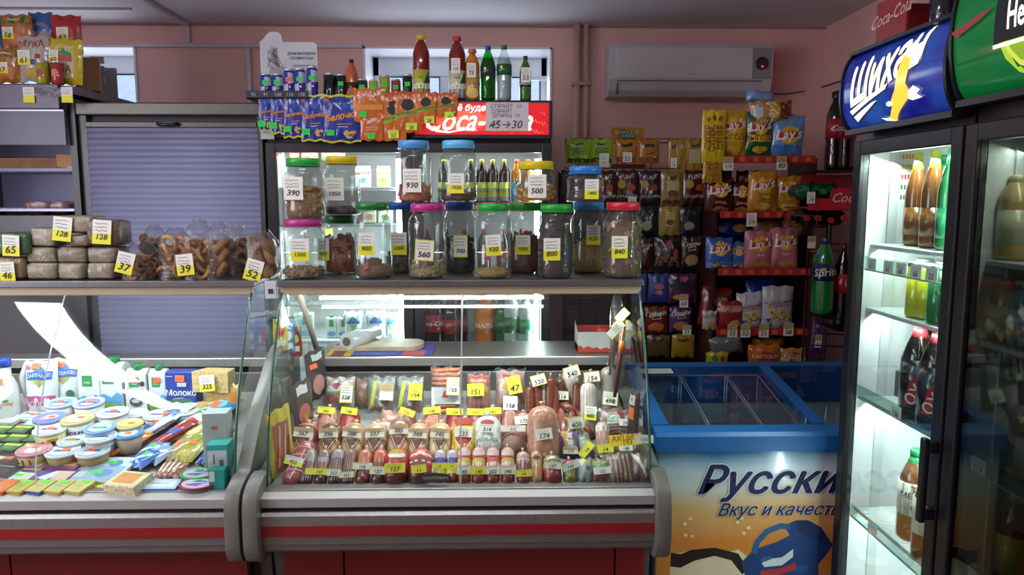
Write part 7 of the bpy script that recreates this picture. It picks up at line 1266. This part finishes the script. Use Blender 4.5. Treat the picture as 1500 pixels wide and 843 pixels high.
# boxes at the right glass of the dairy counter
def tbox(label, px, py, wp, hp, c, its, up=0, rz=0, edge=None):
    p = on_deck(px, py); s = mpp(p.y, .8); w, h = wp*s, hp*s; p.z += up; mb = MB(); mb.box(-w/2, w/2, -.035, .035, 0, h, M(c, 'card'), .001); dec(mb, Fplane(w, h, -.0354), w, h, its); return obj('food_box', mb, None, p, (0, 0, R(rz)), label, 'box')
tbox('teal box standing at the front right corner of the dairy counter', 323, 716, 22, 34, '1c8a80', [('r', -.9, .0, -.2, .9, 'b8c8c0')], 0, 4); tbox('teal and white box with small icons, on the teal box', 325, 706, 30, 40, '2a9a90', [('r', -.9, -.9, .9, .6, 'b0c0bc'), ('l', [(-.3, -.4), (-.3, .3)], .004, '2c3c3c'), ('r', .2, -.7, .6, -.1, '4a5a5c')], .045, 4)
tbox('grey-white tall box with a red oval behind the teal boxes', 322, 684, 34, 84, 'b0b8b6', [('e', 0, .5, .3, .07, 'b8604c'), ('r', -.9, -.9, .9, -.7, '8a9896')], 0, 5)
# left part: green packs, dark trays, white packs
for r_ in range(3):
    for c_ in range(3):
        px, py = (2+30*c_-8*r_, 628+13*r_)
        if px < -20 or px > 60: continue
        flat(f'dark green pack with yellow stripe, {["back", "middle", "front"][r_]} row, {["left", "middle", "right"][c_]}, left of the dairy cups', px, py, 30, 10, .02, '3a5a3c', [('r', -.9, .2, .9, .7, 'a8b03c'), ('r', -.6, -.6, .5, .1, '4a7a54')], -10, grp='dark green packs left of the cups', st=OR if (r_, c_) == (0, 1) else None, edge='2c3c2c')
for i, (px, py) in enumerate(((10, 612), (48, 608), (58, 619))): flat(f'white flat pack with dark lettering, {["left", "middle", "right"][i]} of three behind the green packs', px, py, 42, 10, .016, 'c8ccc8', [('t', -.1, .3, .017, 'МАСЛО', '3a4a44', 0, .1, .01), ('r', -.9, -.8, .9, -.5, '8ab0a4')], -12, grp='white flat packs behind the green ones', st=OR)
for i, (px, py) in enumerate(((14, 672), (2, 690))): flat(f'black and white oval tray of salted fish, {["rear", "front"][i]} of two at the far left', px, py, 54, 15, .02, '2a2226', [('e', 0, 0, .5, .5, '4a3434'), ('r', -.8, -.2, -.3, .3, 'b8a8a0')], -12, edge='c8ccc8', grp='fish trays at the far left', bev=.009, st=OR if i == 0 else None)
# ================================================================ BREAD ON THE LEFT COUNTER
zb = 1.2755
def wrapped(label, px, row, wp, hp, c, Y, seed, tg=None, zoff=0, name='bread_loaf', dp=.11, grp='wrapped loaves stacked on the left counter'):
    s = mpp(Y, 1.35); w, h = wp*s, hp*s; z = zb+zoff
    t = thing(name, label, 'bread', (Xat(px, Y, z+h/2), Y, z), (0, 0, R(random.Random(seed).uniform(-4, 4))), grp)
    obj('loaf', MB().blob((0, 0, h/2), (w/2*.97, dp/2*.97, h/2*.96), M(c, 'bread'), 22, 12, seed, .015, 7), t); obj('clear_wrap', MB().blob((0, 0, h/2), (w/2, dp/2, h/2), M('e8e6e0', 'wrap'), 22, 12, seed+3, .02, 7), t)
    if tg: tag(t, 26*s, 34*s, tg, 'yw', (tg_dx.get(px, 0)*s, -dp/2-.006, h*tg_dy.get(px, .5)), (R(-4), R(6 if px < 130 else 4), 0), seed)
tg_dx = {122: -16, 161: 2}; tg_dy = {122: .25, 161: .55}
bc = 'b4a88e'; h1 = 23.5*mpp(2.56, 1.35)
for i, (px, wp) in enumerate(((73, 44), (116, 38), (157, 39))): wrapped(f'pale wrapped loaf in the bottom row of the stack, {["left", "middle", "right"][i]}', px, 0, wp, 24.5, bc, 2.56, i)
for i, (px, wp) in enumerate(((72, 42), (116, 42), (160, 42))): wrapped(f'pale wrapped loaf in the middle row of the stack, {["left", "middle", "right"][i]}', px, 1, wp, 23, ['a89c84', '98886c', 'a09480'][i], 2.57, 5+i, None, h1)
wrapped('pale wrapped loaf, top left of the loaf stack', 76, 2, 38, 27, bc, 2.57, 8, None, 2*h1); wrapped('small dark wrapped loaf in the third layer beside the tag 128', 128, 2, 30, 17, '8a7050', 2.57, 9, None, 2*h1); wrapped('pale wrapped loaf on top of the stack with tag 128', 122, 3, 48, 25, 'aca088', 2.575, 10, '128', 2*h1+.045)
wrapped('dark sliced loaf in clear wrap with tag 128 at the right of the stack', 161, 2, 46, 38, '6a4a30', 2.57, 11, '128', 2*h1)
obj_ = wrapped('green-wrapped bread roll pack tagged 65 at the far left', 32, 0, 46, 33, '2a6a2c', 2.55, 12, None, .082, 'bread_pack', .1, None); s = mpp(2.5, 1.3)
tag(bpy.data.objects['bread_pack'], 24*s, 30*s, '65', 'yw', (.0, -.058, .035), (0, R(3), 0)); wrapped('tan and chocolate cake in clear wrap tagged 46 at the far left', 25, 0, 46, 33, 'b08a5c', 2.55, 13, None, 0, 'wrapped_cake', .1, None); tag(bpy.data.objects['wrapped_cake'], 22*s, 28*s, '46', 'yw', (.005, -.058, .03), (0, R(-2), 0)); bpy.data.objects['wrapped_cake']['category'] = 'cake'
for n_ in ('bread_pack', 'wrapped_cake'): bpy.data.objects[n_].pop('group', None)
wrapped('orange wrapped pastry pack at the left photo edge', -8, 0, 26, 60, 'b8784c', 2.55, 14, None, 0, 'pastry_pack', .1, None)
for i, (px, py, hp) in enumerate(((48, 333, 30), (78, 335, 30), (100, 336, 26), (30, 330, 30), (60, 318, 28), (92, 318, 22))):
    Y = 3.50+.03*(i % 2); p = at(px, py, Y); s = mpp(Y, 1.5); t = thing('bread_loaf', f'brown loaf in a clear bag on the left shelf unit, {ORD[i]} of the back group', 'bread', (p.x, Y, zb+.14 if i < 4 else zb+.19), (0, 0, 0), 'brown loaves on the left shelf unit'); t.location.z = p.z if 1 else 0
    obj('loaf', MB().blob((0, 0, .035), (.055, .05, .034), M('6a3c20', 'bread'), 16, 10, i, .05, 3), t); obj('clear_wrap', MB().blob((0, 0, .037), (.06, .055, .038), M('e8e8e8', 'wrap'), 16, 10, i+5, .08, 2.5), t)
# bags of ring rolls and rusks
torus = {}
def ringmesh(R_, r_, c):
    k = (R_, r_, c)
    if k not in torus:
        mb = MB(); n, m = 12, 6; vs = [((R_+r_*math.cos(6.2832*j/m))*math.cos(6.2832*i/n), r_*math.sin(6.2832*j/m), (R_+r_*math.cos(6.2832*j/m))*math.sin(6.2832*i/n)) for i in range(n) for j in range(m)]
        mb.add(vs, [(i*m+j, i*m+(j+1) % m, ((i+1) % n)*m+(j+1) % m, ((i+1) % n)*m+j) for i in range(n) for j in range(m)], M(c, 'bread'), True); torus[k] = mb.mesh('ring_roll')
    return torus[k]
def ringbag(label, px, wp, hp, Y, R_, r_, cols, n, seed, kind='ring', tg=None, top=1.25):
    s = mpp(Y, 1.35); w, h = wp*s, hp*s; rnd = random.Random(seed); t = thing('bakery_bag', label, 'bag', (Xat(px, Y, zb+h/2), Y, zb), (0, 0, 0), 'clear bags of ring rolls and rusks'); d = .12
    rows = max(1, int(h/(R_*1.15))); k = 0
    for j in range(rows+1):
        per = max(2, int(w/(R_*1.75)))
        for i in range(per):
            if k >= n: break
            x = -w/2+R_+(w-2*R_)*(i+.5*(j % 2)*.7)/max(1, per-1 if per > 1 else 1); x = max(-w/2+R_*.8, min(w/2-R_*.8, x)); z = R_+j*R_*1.2+rnd.uniform(-.004, .004)
            if z > h-R_*.5: continue
            y = -d/2+r_+.01+rnd.uniform(0, .02)+(.02 if abs(x) > w*.35 else 0); c = rnd.choice(cols)
            if kind == 'ring': obj('ring_roll', ringmesh(R_, r_, c), t, (x, y, z), (rnd.uniform(-.9, .9), rnd.uniform(-1, 1), rnd.uniform(-1.2, 1.2)))
            else:
                if ('rusk', c, R_) not in torus: torus[('rusk', c, R_)] = MB().blob((0, 0, 0), (r_, r_*1.2, R_*1.1), M(c, 'bread'), 10, 8, 1, .04, 3.2).mesh('rusk')
                obj('rusk', torus[('rusk', c, R_)], t, (x, y, z), (rnd.uniform(-.3, .3), rnd.uniform(-1, 1)*.8, rnd.uniform(-.5, .5)))
            k += 1
    mb = MB(); mb.blob((0, .01, h*.45), (w*.44, d*.30, h*.42), M(cols[-1], 'bread'), 14, 8, seed, .06, 3); obj('inner_rolls', mb, t, kind='stuff')
    mb = MB(); wr_ = M('f0f0f0', 'wrap')
    mb.grid(lambda a, b: (math.cos(6.2832*a)*(w/2*1.04)*(1-max(0, b-.75)*2.6)*(1+.05*math.sin(13*a+9*b)), math.sin(6.2832*a)*(d/2+.012)*(1-max(0, b-.75)*3)*(1+.08*math.sin(17*a+7*b+seed)), b*h*top+.006*math.sin(31*a)*(b > .9)), 26, 14, wr_); obj('clear_bag', mb, t)
    if tg:
        pr_, dx, dy, ro = tg; tag(t, 24*s, 30*s, pr_, 'yw', (dx*s, -d/2-.022, dy*s), (R(-4), R(ro), 0), seed)
rc = ['cc9658', 'b8824a', '9a6a3a']
ringbag('clear bag of small ring rolls tagged 37', 207, 48, 40, 2.54, .013, .0055, ['a87840', '98683a', '7a5028'], 44, 1, tg=('37', -6, 26, 14), top=1.3)
ringbag('clear bag of small ring rolls right of the tag 37', 228, 30, 58, 2.66, .013, .0055, ['a87840', '98683a', '7a5028'], 40, 2)
ringbag('clear bag of large ring rolls, left of the tag 39', 259, 42, 58, 2.56, .026, .008, rc, 24, 3); ringbag('clear bag of large ring rolls tagged 39', 293, 40, 62, 2.57, .024, .008, rc, 24, 4, tg=('39', -8, 22, -6), top=1.35)
ringbag('clear bag of long rusks right of the tag 39', 323, 38, 62, 2.57, .032, .013, ['a8743c', '986434', '7a4c28'], 14, 5, 'rusk', top=1.3); ringbag('clear bag of dark twisted rolls behind the rusks', 350, 36, 56, 2.62, .02, .008, ['8a5a30', '6a4020'], 24, 6, top=1.3)
ringbag('clear bag of thick rusks tagged 52 at the right counter end', 386, 44, 62, 2.57, .034, .014, ['b07c40', 'a0703c', '7a5028'], 14, 7, 'rusk', ('52', -4, 14, 16), 1.1)
# tall wrapped cloth or box at the corner between the counters
mb = MB(); mb.box(-.02, .02, -.01, .01, -.03, .03, M('c8ccd0', 'plastic'), .003); mb.box(-.008, .008, -.012, -.01, -.012, .004, M('2a2c30')); obj('hinge_bracket', mb, C2, (-.035, 2.47, 1.245))
# ================================================================ GROCERIES ON THE LEFT SHELF UNIT ROOF
zr_ = zt2
def gro(label, px, top, bot, wp, col, its, seed, Y=3.41, name='grocery_bag', cat='food bag', tg=None, dk=.3, **k): 
    s = mpp(Y, 2.1); b = max(bot, 0); return bag(label, px, b, Y, wp, b-top, col, its, seed, name, cat, 'food bags on the left shelf unit roof', dk=dk, tg=tg, **k)
soup = [('r', -.95, .5, .95, .9, '2a6a34'), ('e', 0, -.3, .7, .4, 'b8642c'), ('e', 0, -.3, .45, .25, 'c87a3c'), ('l', [(-.4, .7), (.4, .72)], .006, 'c8c8b0')]
gro('green and orange soup packet tagged 37 at the left photo edge, lower row', 14, 75, 122, 38, 'a86a30', soup, 1, tg=('37', 'yw', -5, 20, 17, 15)); gro('orange and green soup packet tagged 58 in the upper row', 27, 26, 76, 42, 'a86a30', soup, 2, 3.49, tg=('58', 'yw', -8, 24, 15, 16))
gro('dark blue soup packet at the left photo edge, upper row', -4, 27, 76, 18, '1c3c7a', soup, 3, 3.51); gro('blue flat grocery bag with dark tag in the upper row', 62, 22, 60, 34, '2c5a94', [('r', -.8, -.9, .8, -.4, '9a8a7c'), ('t', .1, .1, .02, 'РИС', 'b89a8c')], 4, 3.53, tg=('53', 'c', -13, 12, 13, 20))
gro('red grocery bag tagged 62, top right of the pile', 100, 27, 80, 42, '9a2424', [('e', 0, .1, .6, .35, 'b83c34'), ('l', [(-.3, -.3), (.3, -.25)], .006, 'b8a89c'), ('e', .4, -.8, .3, .12, 'b8842c')], 5, 3.49, tg=('62', 'yw', -2, 26, 16, 19)); gro('white flour bag with red lettering tagged 61', 53, 58, 120, 42, 'a8a49c', [('t', 0, .62, .04, 'МАКФА' if 0 else 'МУКА', 'a83c34', 0, 0, .02), ('e', .4, .1, .2, .12, 'a8342c'), ('e', .1, -.15, .25, .12, '3a4a7a'), ('e', 0, -.65, .6, .25, 'b89c34')], 6, 3.39, tg=('61', 'yw', -10, 32, 17, 20))
gro('yellow bag with green emblem leaning at the right of the pile, tagged 60', 97, 62, 124, 46, 'c0a81c', [('r', -.6, -.7, .6, .7, 'b8b49c'), ('e', 0, .3, .5, .25, '4a7a3c'), ('r', -.5, .0, .5, .25, 'a83c2c'), ('t', .3, -.35, .04, 'А', 'a82c24', 0, 0, .02)], 7, 3.40, tg=('60', 'yw', -13, 36, 13, 18), roll=4)
for px, top, c, c2, l in ((64, 97, 'a8a02c', 'a84a34', 'clear-topped yellow seasoning tub in front of the flour bag'), (86, 97, 'a8342c', 'c87c6c', 'red shiny can in front of the yellow bag')):
    s = mpp(3.35, 2); can(l, (Xat(px, 3.36, 2.03), 3.36, zr_-.004), 8.5*s, (130-top)*s, c, [('e', 0, 0, .2, .4, c2)], name='seasoning_tub', cat='tub')
mb = MB(); t = thing('cardboard_box', 'brown cardboard box at the right end of the shelf unit roof', 'box', (Xat(131, 3.62, 2.05), 3.62, zr_-.004), (0, 0, R(25))); h_ = at(127, 88, 3.62).z-zr_
obj('box_body', MB().box(-.05, .05, -.10, .12, 0, h_, M('8a6248', 'card'), .002), t); obj('tape_strip', MB().box(-.052, .052, -.005, .02, 0, h_+.001, M('a08068', 'film')), t)
mb = MB(); x_ = Xat(151, 3.84, 2.05); h_ = at(150, 93, 3.84).z-zr_; C_ = M('8e8a8c', 'plastic'); mb.box(-.035, -.02, -.1, .12, 0, h_, C_, .003); mb.box(-.02, .04, .1, .12, 0, h_, C_)
for z in (0, h_*.36, h_*.68, h_-.012): mb.box(-.02, .04, -.1, -.088, z, z+.012+.02*(z > 0), C_, .002)
obj('plastic_crate', mb, None, (x_, 3.84, zr_-.004), (0, 0, R(12)), 'grey slotted plastic crate at the right end of the shelf unit roof', 'crate')
for px, l in ((42, 'left of the dark label strip'), (98, 'right of the dark label strip')):
    s = mpp(3.3, 2); p = at(px, 139, 3.314); obj('price_tag', tagmesh(16*s, 22*s, '', 'yw'), None, p, label=f'yellow and white price tag on the shelf unit canopy, {l}', cat='price tag')
mb = MB(); s = mpp(3.3, 2); w_ = 40*s; mb.box(-w_/2, w_/2, -.002, 0, -.018, .018, M('1c1a2a', 'film')); dec(mb, Fplane(w_, .036, -.002, 0), w_, .036, [('t', 0, .1, .022, 'X-ON', '8a8a94', 0, 0, .01)]); obj('shelf_strip', mb, None, at(70, 135, 3.317), (0, R(2), 0), 'dark label strip on the shelf unit canopy between two price tags', 'label')

for i, (c, c2, l) in enumerate((('b8a02c', 'c8342c', 'small yellow packet hanging between the two display counters, nearest'), ('2c6a9a', 'd8c8b8', 'small blue packet hanging between the two display counters, middle'), ('a8342c', 'd8b83c', 'small red packet hanging between the two display counters, farthest'))):
    obj('small_packet', pillow(.05, .11, .016, M(c, 'film'), [('e', 0, .2, .5, .3, c2), ('r', -.6, -.7, .6, -.3, 'd0d0cc')], 90+i, .08, .004), None, (-.752, 2.56+.09*i, 1.02-.03*i), (0, 0, R(28)), l, 'snack packet')
obj('hook_rail', MB().tube([(-.752, 2.50, 1.135), (-.752, 2.82, 1.10)], .004, M('8a8c90', 'metal'), 6), C2, (-C2.location.x, 0, 0))
